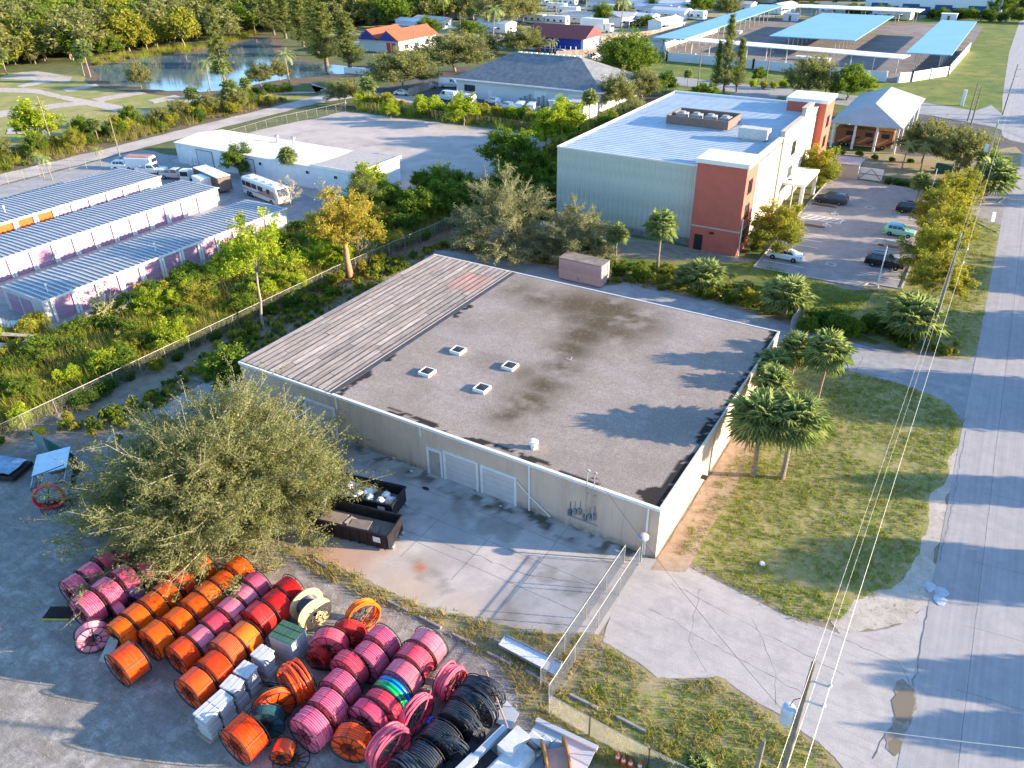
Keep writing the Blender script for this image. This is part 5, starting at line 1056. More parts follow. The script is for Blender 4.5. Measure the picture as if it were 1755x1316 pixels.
for i in range(9):
    o = MB().box(-1.0,-.5,-.02,1.0,.5,.02).build('cardboard_sheet', m_card); o.scale = (rr.uniform(.6,1.1),rr.uniform(.8,1.3),1); u = rr.uniform(-2.2,2.0); v = rr.uniform(-.45,.45)
    o.location = (D1[0]+dx*u-dy*v, D1[1]+dy*u+dx*v, .75+i*.06); o.rotation_euler = (rr.uniform(-.1,.1), rr.uniform(-.08,.08), ang+rr.uniform(-.4,.4)); tag(o, 'flat sheet of brown cardboard lying in the front black dumpster', 'cardboard', 'cardboard in the dumpster')
mbag = [M('bag white', (.66,.67,.68), .5, var=.1), M('bag blue', (.35,.5,.62), .5), M('bag tan', (.5,.36,.26), .8)]
def lump(sc, m_, seed, nm='rubbish_bag'):
    r2 = random.Random(seed); bm = bmesh.new(); bmesh.ops.create_icosphere(bm, subdivisions=2, radius=1)
    for v in bm.verts: v.co = v.co*r2.uniform(.72,1.1); v.co.z *= .6
    me = bpy.data.meshes.new(nm); bm.to_mesh(me); bm.free(); me.materials.append(m_); o = link(nm, me); o.scale = (sc,)*3; return o
for i in range(26):
    o = lump(rr.uniform(.22,.5), mbag[rr.choice((0,0,0,1,2))], i); u = rr.uniform(-2.7,2.7); v = rr.uniform(-.8,.8); o.location = (D2[0]+dx*u-dy*v, D2[1]+dy*u+dx*v, 1.0+rr.uniform(0,.35)); o.rotation_euler.z = rr.uniform(0,6)
    tag(o, 'crumpled refuse bag heaped in the rear black dumpster', 'rubbish bag', 'bags heaped in the rear dumpster')
for d_ in (D1, D2):
    a = MB(); a.obox((d_[0]-dx*3.05, d_[1]-dy*3.05), (d_[0]+dx*3.05, d_[1]+dy*3.05), 2.1, .31, .72); tag(a.build('rubbish_fill', m_card), 'layer of mixed rubbish filling the %s dumpster' % ('front' if d_ is D1 else 'rear'), 'rubbish', None, 'stuff')

# ================================================================== REELS
m_flange = M('rusty black reel steel', (.03,.024,.024), .6, .3, var=.3, wear=(.12,.05,.03), wearamt=.4)
RC = {'rope': (.38,.31,.27), 'pink': (.84,.17,.27), 'rose': (.80,.10,.155), 'pale pink': (.82,.27,.34), 'purple': (.36,.16,.33), 'orange': (.95,.17,.004), 'red-orange': (.92,.085,.006), 'red': (.66,.03,.025), 'peach': (.92,.17,.05), 'blue': (.0,.09,.62), 'green': (.0,.30,.09), 'black': (.035,.045,.06), 'teal': (.015,.08,.11)}
def pmat(c): return M('conduit '+c, RC[c], .33 if c != 'black' else .38, var=.12, scale=3, rnd=.08, spec=.5, wear=tuple(.45*v+.16 for v in RC[c]), wearamt=.2)
_coil = {}
def coil_mesh(r, w, n, c, seed=0):
    k = (round(r,2), round(w,2), n, c, seed)
    if k not in _coil:
        pr = [(r*.45,-w/2)]; r2 = random.Random(seed+n)
        pr.append((r*.86,-w/2))
        for i in range(n):
            j = r2.uniform(-.012,.012)*(2 if n < 14 else 1)
            for t_ in ((.0,.25,.5,.75) if n < 14 else (0,.5)): a = t_; pr.append((r*(.925+j+(.085 if n < 14 else .028)*math.sin(PI*a)**.6), -w/2+w*(i+a)/n))
        pr += [(r*.955,w/2),(r*.86,w/2),(r*.45,w/2)]
        q = MB(); q.lathe(pr, 44, 'y', cap=False); m = len(pr); n0 = 44
        for kk in range(44): l = (kk+1)%44; q.f.append((kk, l, (m-1)*44+l, (m-1)*44+kk))
        me = q.mesh('coil', pmat(c), False); me.shade_smooth()
        try: me.set_sharp_from_angle(angle=R(50))
        except Exception: pass
        _coil[k] = me
    return _coil[k]
def flange_meshes(r):
    k = ('f', round(r,2))
    if k not in _coil:
        q = MB(); q.tube([(r*math.cos(a), 0, r*math.sin(a)) for a in np.linspace(0, 2*PI, 37)[:-1]], .03, 6, closed=True); q.tube([(r*.42*math.cos(a), 0, r*.42*math.sin(a)) for a in np.linspace(0, 2*PI, 25)[:-1]], .025, 5, closed=True); q.lathe([(.09,-.06),(.09,.06)], 12, 'y')
        s_ = MB(); s_.tube([(.08,0,0),(r,0,0)], .022, 5)
        _coil[k] = (q.mesh('flange', m_flange), s_.mesh('spoke', m_flange))
    return _coil[k]
_strap = {}
def reel(x, y, lab, c='pink', r=1.18, w=1.12, n=9, rz=0.0, c2=None, frame=True, grp='conduit reels stored in the gravel yard', tilt=0.0, seed=0, lean=None):
    R0 = r; t_ = thing('conduit_reel', lab, 'cable reel', (x,y,0), rz, grp)
    o = link('coil', coil_mesh(R0*.97, w*.84, n, c, seed), t_); o.location = (0,0,R0+.03); o.rotation_euler = (0, random.uniform(0,3), 0)
    if frame:
        fm, sm = flange_meshes(R0)
        for s_ in (-1,1):
            f = link('flange', fm, t_); f.location = (0, s_*w*.48, R0+.03); ph = random.uniform(0,.6)
            for k in range(9): sp = link('spoke', sm, f); sp.rotation_euler = (0, ph+k*2*PI/9, 0)
        ax = MB().tube([(0,-w*.5,0),(0,w*.5,0)], .05, 6).build('axle', m_flange, t_); ax.location = (0,0,R0+.03)
    kk = (round(R0,2), round(w,2))
    if kk not in _strap: q = MB(); q.add([(R0*.985*math.cos(a_), s_*w*.43, R0*.985*math.sin(a_)) for s_ in (-1,1) for a_ in (-.014,.014)], [(0,1,3,2)]); q.add([(R0*.5*math.cos(a_), -w*.43, R0*.5*math.sin(a_)) for a_ in (-.02,.02)]+[(R0*.985*math.cos(a_), -w*.43-.004, R0*.985*math.sin(a_)) for a_ in (-.014,.014)], [(0,1,3,2)]); _strap[kk] = q.mesh('strap', m_black)
    for k in range(6): s_ = link('strap', _strap[kk], t_); s_.location = (0,0,R0+.03); s_.rotation_euler = (0, .5+k*PI/3, 0)
    return t_
ORD = ['front','second','third','fourth','fifth','sixth','seventh']
rows = [
 ('leftmost row, beside the bare gravel', [((131,1010),'pink',9),((158,991),'pink',9),((185,970),'rose',9),((212,955),'rose',9)], 1.12, 1.12),
 ('second row from the left', [((152,1043),'pink',9),((185,1021),'pink',9),((217,998),'pink',10),((253,985),'rose',9)], 1.25, 1.2),
 ('third row, of all-orange reels', [((209,1085),'orange',9),((236,1064),'orange',10),((264,1043),'orange',12),((286,1022),'orange',12),((312,998),'red-orange',14),((345,975),'orange',14)], 1.12, 1.1),
 ('fourth row, of long orange reels', [((270,1095),'orange',12),((307,1070),'orange',12),((336,1046),'orange',12),((358,1025),'orange',14),((384,1006),'orange',12),((411,983),'orange',12)], 1.16, 1.2),
 ('fifth row, mixing orange, pink and red', [((315,1122),'red-orange',18),((345,1100),'pale pink',24),((370,1076),'rose',24),((396,1052),'pale pink',24),((420,1028),'pale pink',20),((438,1007),'pink',20)], 1.12, 1.15),
 ('sixth row, ending at the wooden reel', [((336,1176),'red-orange',16),((370,1149),'red-orange',12),((390,1116),'peach',10),((418,1095),'orange',14),((444,1061),'red',14),((473,1040),'red',24),((494,1016),'red',24)], 1.18, 1.2),
 ('striped row right of the grey pallets', [((534,1248),'pink',9),((563,1215),'pink',9),((584,1180),'pink',9),((599,1147),'rose',9),((633,1133),'pink',9),((654,1103),'pink',9)], 1.2, 1.2),
 ('row with the blue and green coils', [((632,1229),'pink',24),((656,1213),'rose',8),((670,1193),'blue',6),((689,1163),'pale pink',24),((708,1136),'rose',14),((730,1111),'pale pink',18)], 1.25, 1.25),
 ('black row beside the metal sheets', [((725,1305),'black',8),((755,1270),'black',9),((785,1234),'black',9),((801,1207),'black',9),((818,1188),'black',9)], 1.12, 1.15)]
CN = {'pink':'striped pink','rose':'deep rose','orange':'bright orange','red-orange':'glowing red-orange','pale pink':'smooth pale pink','peach':'peach-orange','red':'smooth red','black':'black pipe','blue':'blue and green','purple':'purple','teal':'teal'}
for desc, L_, rad, wid in rows:
    ys = []
    for k, (q, c, n) in enumerate(L_):
        x, y = G(q[0], q[1], rad+.05); w = wid
        if k+1 < len(L_): y2 = G(*L_[k+1][0], rad+.05)[1]; w = min(wid*1.08, abs(y2-y)*.97)
        elif k: w = min(wid, abs(y-ys[-1])*.97)
        ys.append(y); w = max(w, .5)
        lab = '%s reel, %s from the camera end, %s' % (CN[c], ORD[k] if k else 'first', desc)
        if c == 'blue':
            t_ = reel(x, y, lab, 'green', rad, .95, 3, frame=True); o = link('coil', coil_mesh(rad*.972, .42, 3, 'blue'), t_); o.location = (0,.22,rad+.03)
        else: reel(x, y, lab, c, rad*(1 if (k+len(desc))%3 else .97), w, n, rz=R(random.uniform(-3,3)), seed=k%3)
def at(px_, py_, z): return G(px_, py_, z)
reel(*at(220,1137,1.2), 'bright orange reel standing alone in front of the orange rows', 'red-orange', 1.22, 1.5, 20, R(-3))
reel(*at(420,1266,1.2), 'large smooth orange reel in front of the teal reel, nearest the bare gravel', 'red-orange', 1.25, 1.5, 24, R(-2))
reel(*at(456,1238,1.0), 'teal-blue cable reel with pale rims behind the large orange reel', 'teal', 1.1, .75, 22, R(38))
reel(*at(486,1288,.6), 'small orange reel at the bottom beside coil hoops', 'red-orange', .62, .95, 18, R(26))
reel(*at(470,1212,1.1), 'narrow orange reel tilted beside loose red hoops', 'red-orange', 1.2, .55, 8, R(62))
reel(*at(547,1125,.8), 'small plain red reel between the green-topped pallet and pink rows', 'red', .75, .8, 24, R(12))
reel(*at(566,1106,1.1), 'deep rose coil reel in front of the open orange coil', 'rose', 1.15, 1.0, 8, R(25)); reel(*at(599,1087,1.1), 'red coil reel leaning against the open orange coil', 'red', 1.05, .9, 9, R(30), seed=2)
reel(*at(604,1273,1.0), 'tangled orange coil reel in front of the pink rows', 'red-orange', 1.1, 1.1, 7, R(18)); reel(*at(160,1092,1.0), 'pale pink coil reel lying slewed beside the grey board', 'pale pink', 1.05, .8, 14, R(62))
reel(*at(233,1025,.9), 'small purple cable reel wedged between rose and orange reels', 'purple', .9, .7, 8, R(20)); reel(*at(205,1050,.9), 'small pale pink reel in front of the purple one', 'pale pink', .8, .7, 16, R(-10))
reel(*at(312,960,1.0), 'pale pink coil reel half hidden under the big tree', 'pale pink', 1.0, .8, 16, R(70))
reel(*at(285,962,1.0), 'red reel in the shade under the edge of the big tree', 'red', 1.0, .9, 14, R(10))
# loose open coils: bundles of hoops on a spoked frame
def loose(x, y, lab, c, r, n, rz, seed, lay=.35, tube=.055):
    r2 = random.Random(seed); t_ = thing('loose_conduit_coil', lab, 'conduit coil', (x,y,0), rz, 'loose conduit coils in the gravel yard')
    for i in range(n):
        rr_ = r*r2.uniform(.9,1.04); yy = (i/(n-1)-.5)*lay*2; a0 = r2.uniform(-.10,.10); q = MB()
        q.tube([(rr_*math.cos(a), yy+a0*math.sin(a+i)*r, rr_*math.sin(a)*(1-.04*r2.random())+r*1.05) for a in np.linspace(0, 2*PI, 29)[:-1]], tube, 6, closed=True); q.build('hoop', pmat(c), t_, smooth=True)
    fm, sm = flange_meshes(round(r*.93,2))
    for s_ in (-1,1):
        f = link('flange', fm, t_); f.location = (0, s_*lay*1.25, r*1.0)
        for k in range(9): sp = link('spoke', sm, f); sp.rotation_euler = (0, k*2*PI/9, 0)
    q = MB(); q.tube([(r*.9, -.2, r*1.9),(r*.2,-.5,r*1.5),(-r*.4,-.3,r*.6),(-r*.9,.1,.1)], tube*.6, 5); q.build('loose_end', pmat(c), t_)
loose(*at(508,1171,1.2), 'big red-orange coil of open hoops right of the grey pallets', 'red-orange', 1.25, 12, R(-14), 1, .55)
loose(*at(621,1054,1.1), 'open orange coil at the top of the pink rows', 'orange', 1.1, 9, R(66), 2, .3)
loose(*at(667,1284,1.2), 'rose-red open coil at the bottom edge in front of the black row', 'rose', 1.3, 9, R(78), 3, .4, .065)
loose(*at(714,1226,1.2), 'red open coil standing between the pink row and black row', 'rose', 1.25, 6, R(84), 4, .2, .065)
loose(*at(771,1169,1.1), 'rose-pink open coil behind the black row', 'rose', 1.05, 9, R(84), 5, .4, .065)
loose(*at(700,1325,1.1), 'black open coil cut off by the bottom edge', 'black', 1.1, 8, R(-10), 6, .4)
# extra black hoops along the black reels
for k, q in enumerate(((826,1215),(800,1250),(835,1190),(772,1290))): loose(*at(*q,1.0), ['black hoops sagging beside the third black reel','black hoops trailing from the middle black reel','black hoops on the last black reel by the weeds','black hoops beside the nearest black reels'][k], 'black', 1.12, 5, R(8*k-12), 20+k, .25, .04)
# wooden reel
m_ply = M('reel plywood', (.62,.45,.24), .8, var=.12, scale=4, wear=(.35,.2,.1), wearamt=.4); m_rwood = M('rust-stained reel wood', (.50,.22,.07), .8, var=.25, scale=4)
def woodreel(x, y, rz, lab, r, w, mw_, mc, n=12):
    t_ = thing('wooden_reel', lab, 'cable reel', (x,y,0), rz)
    for s_ in (-1,1):
        f = MB().lathe([(.12,-.04),(r,-.04),(r,.04),(.12,.04)], 36, 'y').build('flange', mw_, t_); f.location = (0, s_*w/2, r)
        for k in range(8): a = k*PI/4; o = MB().lathe([(.045,-.02),(.045,.02)], 8, 'y').build('bolt', m_flange, f); o.location = (.4*r*math.cos(a), s_*.06, .4*r*math.sin(a))
        o = MB().lathe([(.14,-.05),(.14,.05)], 12, 'y').build('hub', m_flange, t_); o.location = (0, s_*(w/2+.02), r)
    o = link('cable', coil_mesh(r*.66, w-.1, n, mc) if isinstance(mc, str) else mc, t_); o.location = (0,0,r)
woodreel(*G(537,1065,0), R(72), 'wooden reel with round plywood sides and black cable', 1.2, 1.15, m_ply, 'black', 24)
woodreel(*G(952,1325,0), R(-50), 'rust-brown wooden reel of grey rope standing on the pale metal sheets', 1.15, 1.2, m_rwood, coil_mesh(.62, 1.1, 26, 'rope'), 20)
# reel trailer at the left
x, y = G(96,845); a_ = R(-38); tr = thing('reel_trailer', 'caged reel trailer with pale blue sheet roof and red hose ring at the left edge', 'trailer', (x,y,0), a_)
b = MB(); b.box(-3.4,-1.2,.4,1.6,1.2,.62)
for s_ in (-1,1):
    b.box(-3.4,s_*1.2-.05,.5,1.6,s_*1.2+.05,.7); b.box(-3.4,s_*1.2-.04,1.7,1.0,s_*1.2+.04,1.8)
b.build('chassis', m_steel, tr)
for k in range(14):
    for s_ in (-1,1): MB().box(-3.38+k*.33,s_*1.2-.02,.7,-3.34+k*.33,s_*1.2+.02,1.7).build('cage_bar', m_steel, tr)
MB().add([(-3.5,-1.3,1.78),(-.4,-1.3,1.78),(-.4,1.3,1.98),(-3.5,1.3,1.98),(-3.5,-1.3,1.84),(-.4,-1.3,1.84),(-.4,1.3,2.04),(-3.5,1.3,2.04)], [(3,2,1,0),(4,5,6,7),(0,1,5,4),(1,2,6,5),(2,3,7,6),(3,0,4,7)]).build('roof_sheet', M('pale blue sheet', (.50,.66,.72), .35), tr)
b = MB(); b.tube([(-.4,-1.2,1.8),(.8,0,2.7),(-.4,1.2,2.3)], .04, 5); b.tube([(1.2,-1.2,.6),(1.2,-1.2,1.7),(1.2,1.2,1.7),(1.2,1.2,.6)], .04, 5); b.build('hoop_frame', m_flange, tr)
for k in range(2):
    q = MB(); q.tube([(1.05*math.cos(a), 0, 1.05*math.sin(a)) for a in np.linspace(0, 2*PI, 31)[:-1]], .09, 7, closed=True); o = q.build('hose_ring', pmat('red'), tr, smooth=True); o.location = (1.9+k*.22,0,1.15); o.rotation_euler = (0,0,PI/2)
    q = MB()
    for j in range(10): q.tube([(0,0,0),(1.0*math.cos(j*PI/5),0,1.0*math.sin(j*PI/5))], .02, 4)
    o = q.build('spokes', m_flange, tr); o.location = (1.9+k*.22,0,1.15); o.rotation_euler = (0,0,PI/2)
wheels(tr, (-.9,), 1.35, 1.1)
def tangle(b, x, y, z, r, n, seed):
    r2 = random.Random(seed)
    for i in range(n): a = r2.uniform(0, 6); p = [(x+r*math.cos(a+k*.9)*r2.uniform(.3,1), y+r*math.sin(a+k*.9)*r2.uniform(.3,1), z+r2.uniform(0,.35)) for k in range(5)]; b.tube(p, .02, 4, cap=False)
    return b
o = tangle(MB(), 0, 0, .7, .9, 26, 4).build('cable_tangle', M('scrap cable', (.16,.08,.05), .7, rnd=.2)); o.location = (*G(108,822),0.3); tag(o, 'tangle of thin scrap cable inside the reel trailer', 'scrap cable', None, 'stuff')
def wheelframe(px_, py_, lab, r=1.05, tx=R(85)):
    x, y = G(px_, py_); t_ = thing('wheel_hoop', lab, 'reel frame', (x,y,.12), 0.4, 'empty steel reel frames')
    fm, sm = flange_meshes(r); h = thing_part('side', t_); h.rotation_euler = (tx,0,0); f = link('flange', fm, h)
    for k in range(14): sp = link('spoke', sm, h); sp.rotation_euler = (0, k*2*PI/14, 0)
wheelframe(98,868,'empty rusty spoked reel side lying flat at the left of the big tree', 1.15, R(87)); wheelframe(125,858,'second rusty reel side tucked under the big tree edge', 1.1, R(80)); wheelframe(175,835,'dark reel side in the shade of the big tree beside the green screen', 1.1, R(70))
wheelframe(560,1150,'empty black reel side leaning by the small red reel', .95, R(30)); wheelframe(500,1305,'empty black reel side at the bottom beside the small orange reel', 1.0, R(80)); wheelframe(470,1180,'bent empty reel side next to the red-orange hoops', .9, R(20))
# stacks and boards
x, y = G(103,1052); t_ = thing('grate', 'dark steel grate with yellow edge lying left of the pink reels', 'grate', (x,y,.06), R(30))
for k in range(12): MB().box(-.9+k*.155,-.55,0,-.82+k*.155,.55,.08).build('bar', m_flange, t_)
MB().box(-.95,-.62,0,.95,-.55,.1).build('edge', M('yellow paint', (.5,.4,.05), .7), t_)
x, y = G(188,1122); tag(MB().add([(-.1,-.7,0),(.7,-.5,0),(.7,.5,1.2),(-.1,.5,1.2),(-.1,-.65,-.05),(.7,-.45,-.05),(.7,.55,1.15),(-.1,.55,1.15)], [(0,1,2,3),(7,6,5,4),(0,4,5,1),(1,5,6,2),(2,6,7,3),(3,7,4,0)]).build('grey_board', M('grey board', (.30,.31,.30), .8)), 'grey board leaning between the pink coil and orange reels', 'board'); bpy.data.objects['grey_board'].location = (x,y,.05)
m_pal = M('pale grey crate', (.42,.43,.43), .6, var=.06, rnd=.08, wear=(.45,.5,.55), wearamt=.3); m_pwood = M('pallet wood', (.36,.27,.18), .9)
def stack(px_, py_, lab, zt=1.75):
    x, y = G(px_, py_, 0); t_ = thing('crate_stack', lab, 'crate stack', (x,y,0), R(random.uniform(-6,6)), 'stacks of pale grey crates between the reel rows')
    MB().box(-.6,-.6,0,.6,.6,.13).build('pallet', m_pwood, t_); z = .13
    for k in range(5):
        h = (zt-.13)/5; w = .52+random.uniform(-.03,.05); o = MB().bev(-w,-w*.85,0,w,w*.85,h-.03,.05).build('crate', m_pal, t_); o.location = (random.uniform(-.04,.04), random.uniform(-.04,.04), z); o.rotation_euler.z = random.uniform(-.06,.06); z += h
    o = MB().bev(-.57,-.5,0,.57,.5,.07,.05).build('lid', M('crate lid', (.52,.53,.53), .5), t_); o.location = (0,0,z)
    for s_ in (-.2,.2): MB().box(s_-.015,-.505,z+.06,s_+.015,.505,z+.085).build('strap', m_pal, t_)
for q, l_ in (((364,1254),'pale grey crate stack nearest the camera, first of the line of five'),((388,1232),'pale grey crate stack, second of the line of five from the camera'),((408,1205),'pale grey crate stack in the middle of the line of five'),((430,1180),'pale grey crate stack, fourth of the line from the camera'),((458,1152),'pale grey crate stack at the far end of the line, beside the green-topped pallet')): stack(*q, l_)
x, y = G(500,1118); t_ = thing('pallet_stack', 'tall wrapped pallet load with dark green top boards between the reel rows', 'pallet load', (x,y,0), R(6)); MB().box(-.95,-.75,0,.95,.75,.14).build('pallet', m_pwood, t_)
for k in range(7): MB().bev(-.9+random.uniform(-.02,.02),-.7,.14+k*.24,.9,.7,.14+k*.24+.225,.02).build('layer', M('wrapped grey', (.36,.38,.40), .45, rnd=.15), t_)
for k in range(6): MB().box(-.88+k*.3,-.7,1.83,-.61+k*.3,.7,1.9).build('top_board', M('green board', (.05,.13,.09), .7, rnd=.1), t_)
for s_ in (-.3,.3): MB().box(-.9,s_-.02,1.901,.9,s_+.02,1.915).build('strap', m_black, t_)

# ================================================================== BOTTOM-RIGHT YARD CLUTTER
m_sheet = M('white coated sheet', (.50,.52,.54), .35, .1, var=.05, scale=1, wear=(.5,.5,.5), wearamt=.3)
def slabpx(name, P, z0, th, m_, lab, cat, zs=None):
    pts = [(*G(*p, z0), (zs[i] if zs else z0)) for i, p in enumerate(P)]; n = len(pts)
    o = MB().add([(a, b_, c_-th) for a, b_, c_ in pts]+pts, [tuple(range(n-1,-1,-1)), tuple(range(n,2*n))]+[(i,(i+1)%n,n+(i+1)%n,n+i) for i in range(n)]).build(name, m_); return tag(o, lab, cat)
wt_ = slabpx('metal_tray', [(854,1107),(866,1090),(963,1137),(953,1160)], .3, .06, M('tray white', (.78,.77,.76), .45, var=.04), 'long white metal trough lying in the dry weeds left of the gate fence', 'metal sheet')
P4 = [np.array(G(*p, .3)) for p in [(854,1107),(866,1090),(963,1137),(953,1160)]]
b = MB()
for i in (0,1,2,3): b.obox(P4[i], P4[(i+1)%4], .05, .3, .46)
b.build('rim', m_steel, wt_)
slabpx('metal_sheet', [(838,1203),(866,1198),(890,1222),(876,1250),(846,1236)], .25, .04, m_sheet, 'pale square sheet lying at the end of the black reel row', 'metal sheet')
slabpx('metal_sheet', [(901,1266),(921,1236),(1022,1283),(1000,1330),(960,1316)], .6, .08, m_sheet, 'large pale blue-white sheet under the rust-brown rope reel', 'metal sheet')
q1, q2 = np.array(G(919,1233,.75)), np.array(G(1024,1282,.75)); b = MB(); b.obox(q1, q2, .28, .62, .80); tag(b.build('metal_channel', m_sheet), 'white folded channel along the upper edge of the large pale sheet', 'metal channel')
bx, by = G(866,1250,1.4); ex_, ey_ = G(792,1322,1.4); u = np.array([ex_-bx, ey_-by]); u = u/np.linalg.norm(u); n_ = np.array([-u[1], u[0]])
ck = thing('crane_truck', 'white boom truck with dark deck cut off by the bottom edge', 'truck', (bx,by,0))
e2 = np.array([bx, by])+u*6.5; b = MB(); b.obox((bx,by), e2, .34, 1.35, 1.7); b.build('boom', m_sheet, ck, True); MB().obox(np.array([bx,by])+u*2.4, np.array([bx,by])+u*6.5, .46, 1.28, 1.77).build('boom_sleeve', m_sheet, ck, True)
MB().obox(np.array([bx,by])+u*1.2-n_*0, e2, 2.4, .75, .95).build('deck', M('dark deck', (.06,.05,.05), .8, var=.3), ck, True)
MB().obox(np.array([bx,by])-u*.4+n_*1.0, np.array([bx,by])+u*1.2+n_*1.0, .9, .5, 1.9).build('cabinet', M('dirty white steel', (.55,.55,.52), .6, wear=(.35,.2,.12), wearamt=.6), ck, True)
MB().tube([(bx+.1,by+.1,1.5),(bx-2.8,by+2.4,1.9),(bx-3.4,by+2.9,1.3)], .05, 6).build('hose', M('dusty hose', (.36,.25,.2), .7), ck, True)
for k in (2.0,4.8):
    for s_ in (-1,1): p = np.array([bx,by])+u*k+n_*s_*1.1; o = link('wheel', me_tyre, ck); o.location = (p[0]-bx, p[1]-by, .45); o.scale = (1.35,)*3; o.rotation_euler.z = math.atan2(u[1],u[0]); link('rim', me_rim, o)
vx, vy = G(892,1287,1.5); tk = thing('work_van', 'narrow dirty white van seen from above at the bottom edge, right of the boom truck', 'van', (vx,vy,0), math.atan2(u[1],u[0]))
MB().bev(-.6,-.72,.5,4.2,.72,1.6,.22).build('body', M('dull white paint', (.58,.60,.60), .4, wear=(.4,.3,.22), wearamt=.5), tk); MB().bev(-1.7,-.7,.5,-.6,.7,1.05,.15).build('hood', m_sheet, tk); MB().add([(-1.1,-.6,1.07),(-1.1,.6,1.07),(-.62,.55,1.5),(-.62,-.55,1.5)], [(0,1,2,3)]).build('windscreen', m_cg, tk); wheels(tk, (-1.0,3.0), .7, 1.0)
for k, q in enumerate(((905,1300),(926,1308))):
    x, y = G(*q, .9); o = MB().bev(-1.8,-.35,0,1.8,.35,.8,.1).build('tool_box', M('blue-grey box', (.36,.44,.52), .4, rnd=.2)); o.location = (x,y,.1); o.rotation_euler.z = math.atan2(u[1],u[0]); tag(o, ['long blue-grey tool box between the van and the rope reel','second blue-grey tool box under the rope reel'][k], 'tool box')
slabpx('metal_offcut', [(795,1316),(808,1296),(822,1303),(812,1325)], .5, .05, M('rust red', (.30,.08,.05), .8), 'rust-red panel lying left of the white boom', 'metal sheet')
x, y = G(737,1232,1.2); tag(MB().lathe([(.16,-.25),(.18,0),(.16,.25)], 12, 'y').build('blue_drum', pmat('blue')), 'small blue plastic drum hung inside the red open coil', 'drum'); bpy.data.objects['blue_drum'].location = (x,y,1.0)
m_cone = M('cone orange', (.70,.10,.02), .6)
cone = thing('traffic_cone', 'x', 'traffic cone', (0,0,0), 0, 'orange cones at the bottom edge of the yard'); MB().box(-.2,-.2,0,.2,.2,.04).build('base', m_cone, cone); MB().lathe([(.16,.04),(.03,.7)], 12).build('body', m_cone, cone); MB().lathe([(.12,.28),(.085,.45)], 12).build('band', m_white, cone)
for k, q in enumerate(((1058,1303),(1068,1309),(1080,1314),(1096,1318))):
    c = cone if k == 0 else copy_tree(cone); c.location = (*G(*q), .02); c['label'] = ['leftmost','second','third','rightmost'][k]+' of four orange traffic cones at the bottom edge, counted from the left'
# tarp-covered thing at far left, green screen
x, y = G(15,812); t_ = thing('covered_cart', 'flat cart with blue and white tarp at the left edge', 'cart', (x,y,0), R(20)); MB().bev(-2.2,-1.2,.3,1.6,1.2,.7,.05).build('bed', m_flange, t_); b = MB(); rr = random.Random(4); P = [(i, j, .85+.18*rr.random()) for i in np.linspace(-2.2,1.3,8) for j in np.linspace(-1.1,1.1,6)]; b.add(P, [(i*6+j,i*6+j+1,(i+1)*6+j+1,(i+1)*6+j) for i in range(7) for j in range(5)]); b.build('tarp', M('blue tarp', (.20,.33,.45), .5, var=.3, scale=1.5, wear=(.7,.75,.8), wearamt=.8), t_, smooth=True)

# ================================================================== FENCES
m_wire = M('fence wire', (.36,.36,.35), .5, .5); m_fpost = M('fence post', (.34,.34,.32), .5, .4)
def chain(pts, lab, h=1.9, step=.16, wr=.007, post=3.0, toprail=True, mesh=True):
    f = thing('chain_link_fence', lab, 'fence', (*pts[0],0)); wires = MB(); V = []; F = []
    for a, c in zip(pts[:-1], pts[1:]):
        a = np.array(a, float); c = np.array(c, float); L = np.linalg.norm(c-a); d = (c-a)/L; n_ = np.array([-d[1], d[0]])
        n = max(1, round(L/post))
        for k in range(n+1): p = a+d*L*k/n; MB().tube([(p[0],p[1],0),(p[0],p[1],h+.08)], .035, 7).build('post', m_fpost, f, True)
        MB().tube([(a[0],a[1],h),(c[0],c[1],h)], .025, 6).build('top_rail', m_fpost, f, True)
        if mesh:
            s_ = -h
            while s_ < L:
                for sg in (0,1):
                    u0, u1 = s_, s_+h; z0, z1 = (.03,h) if sg == 0 else (h,.03)
                    t0, t1 = max(0, -u0/h), min(1, (L-u0)/h)
                    if t1 > t0:
                        p = a+d*(u0+h*t0); q = a+d*(u0+h*t1); za = z0+(z1-z0)*t0; zb_ = z0+(z1-z0)*t1; k = len(V)
                        V += [(*p,za-wr),(*p,za+wr),(*q,zb_+wr),(*q,zb_-wr),(*(p+n_*wr),za),(*(p-n_*wr),za),(*(q-n_*wr),zb_),(*(q+n_*wr),zb_)]; F += [(k,k+1,k+2,k+3),(k+4,k+5,k+6,k+7)]
                s_ += step
    if mesh: MB().add(V, F).build('wire_mesh', m_wire, f, True)['kind'] = 'stuff'
    return f
chain([(-13.9,39.6),(-13.9,26.2)], 'chain-link fence from the warehouse corner down to the weedy lawn', 1.7, .14); chain([G(940,1222),G(1010,1262),G(1110,1316),G(1180,1352)], 'low chain-link fence along the top of the lower lawn and yard', 1.7, .2)
chain([(-14.9,39.3),(-14.9,27)], 'second chain-link gate leaf folded back beside the first fence', 1.65, .14)
chain([(-86,10),(-69.2,24),(-68.4,54),(-68.1,68),(-66.3,90.3)], 'chain-link fence between the thicket and the warehouse back lane', 1.9, .2); chain([(-66.3,90.3),(-60,92)], 'short chain-link return beside the twin grey trees', 1.9, .2)
chain([G(1352,575),G(1378,540)], 'open chain-link gate at the rear corner of the warehouse', 2.2, .16); chain([(-14.8,90.6),(-24,91),(-34,92.5)], 'chain-link fence through the palms behind the rear lane', 1.6, .25)
chain([(-150,30),(-150,80),(-146,84)], 'chain-link fence between the side road and the farthest storage row', 1.9, .35); chain([(-140,109),(-141,128),(-138,148)], 'chain-link fence at the left end of the shell lot', 1.9, .35)
chain([(-136,150),(-95,151),(-77,149)], 'chain-link fence behind the shell lot along the shrubs', 1.9, .4)
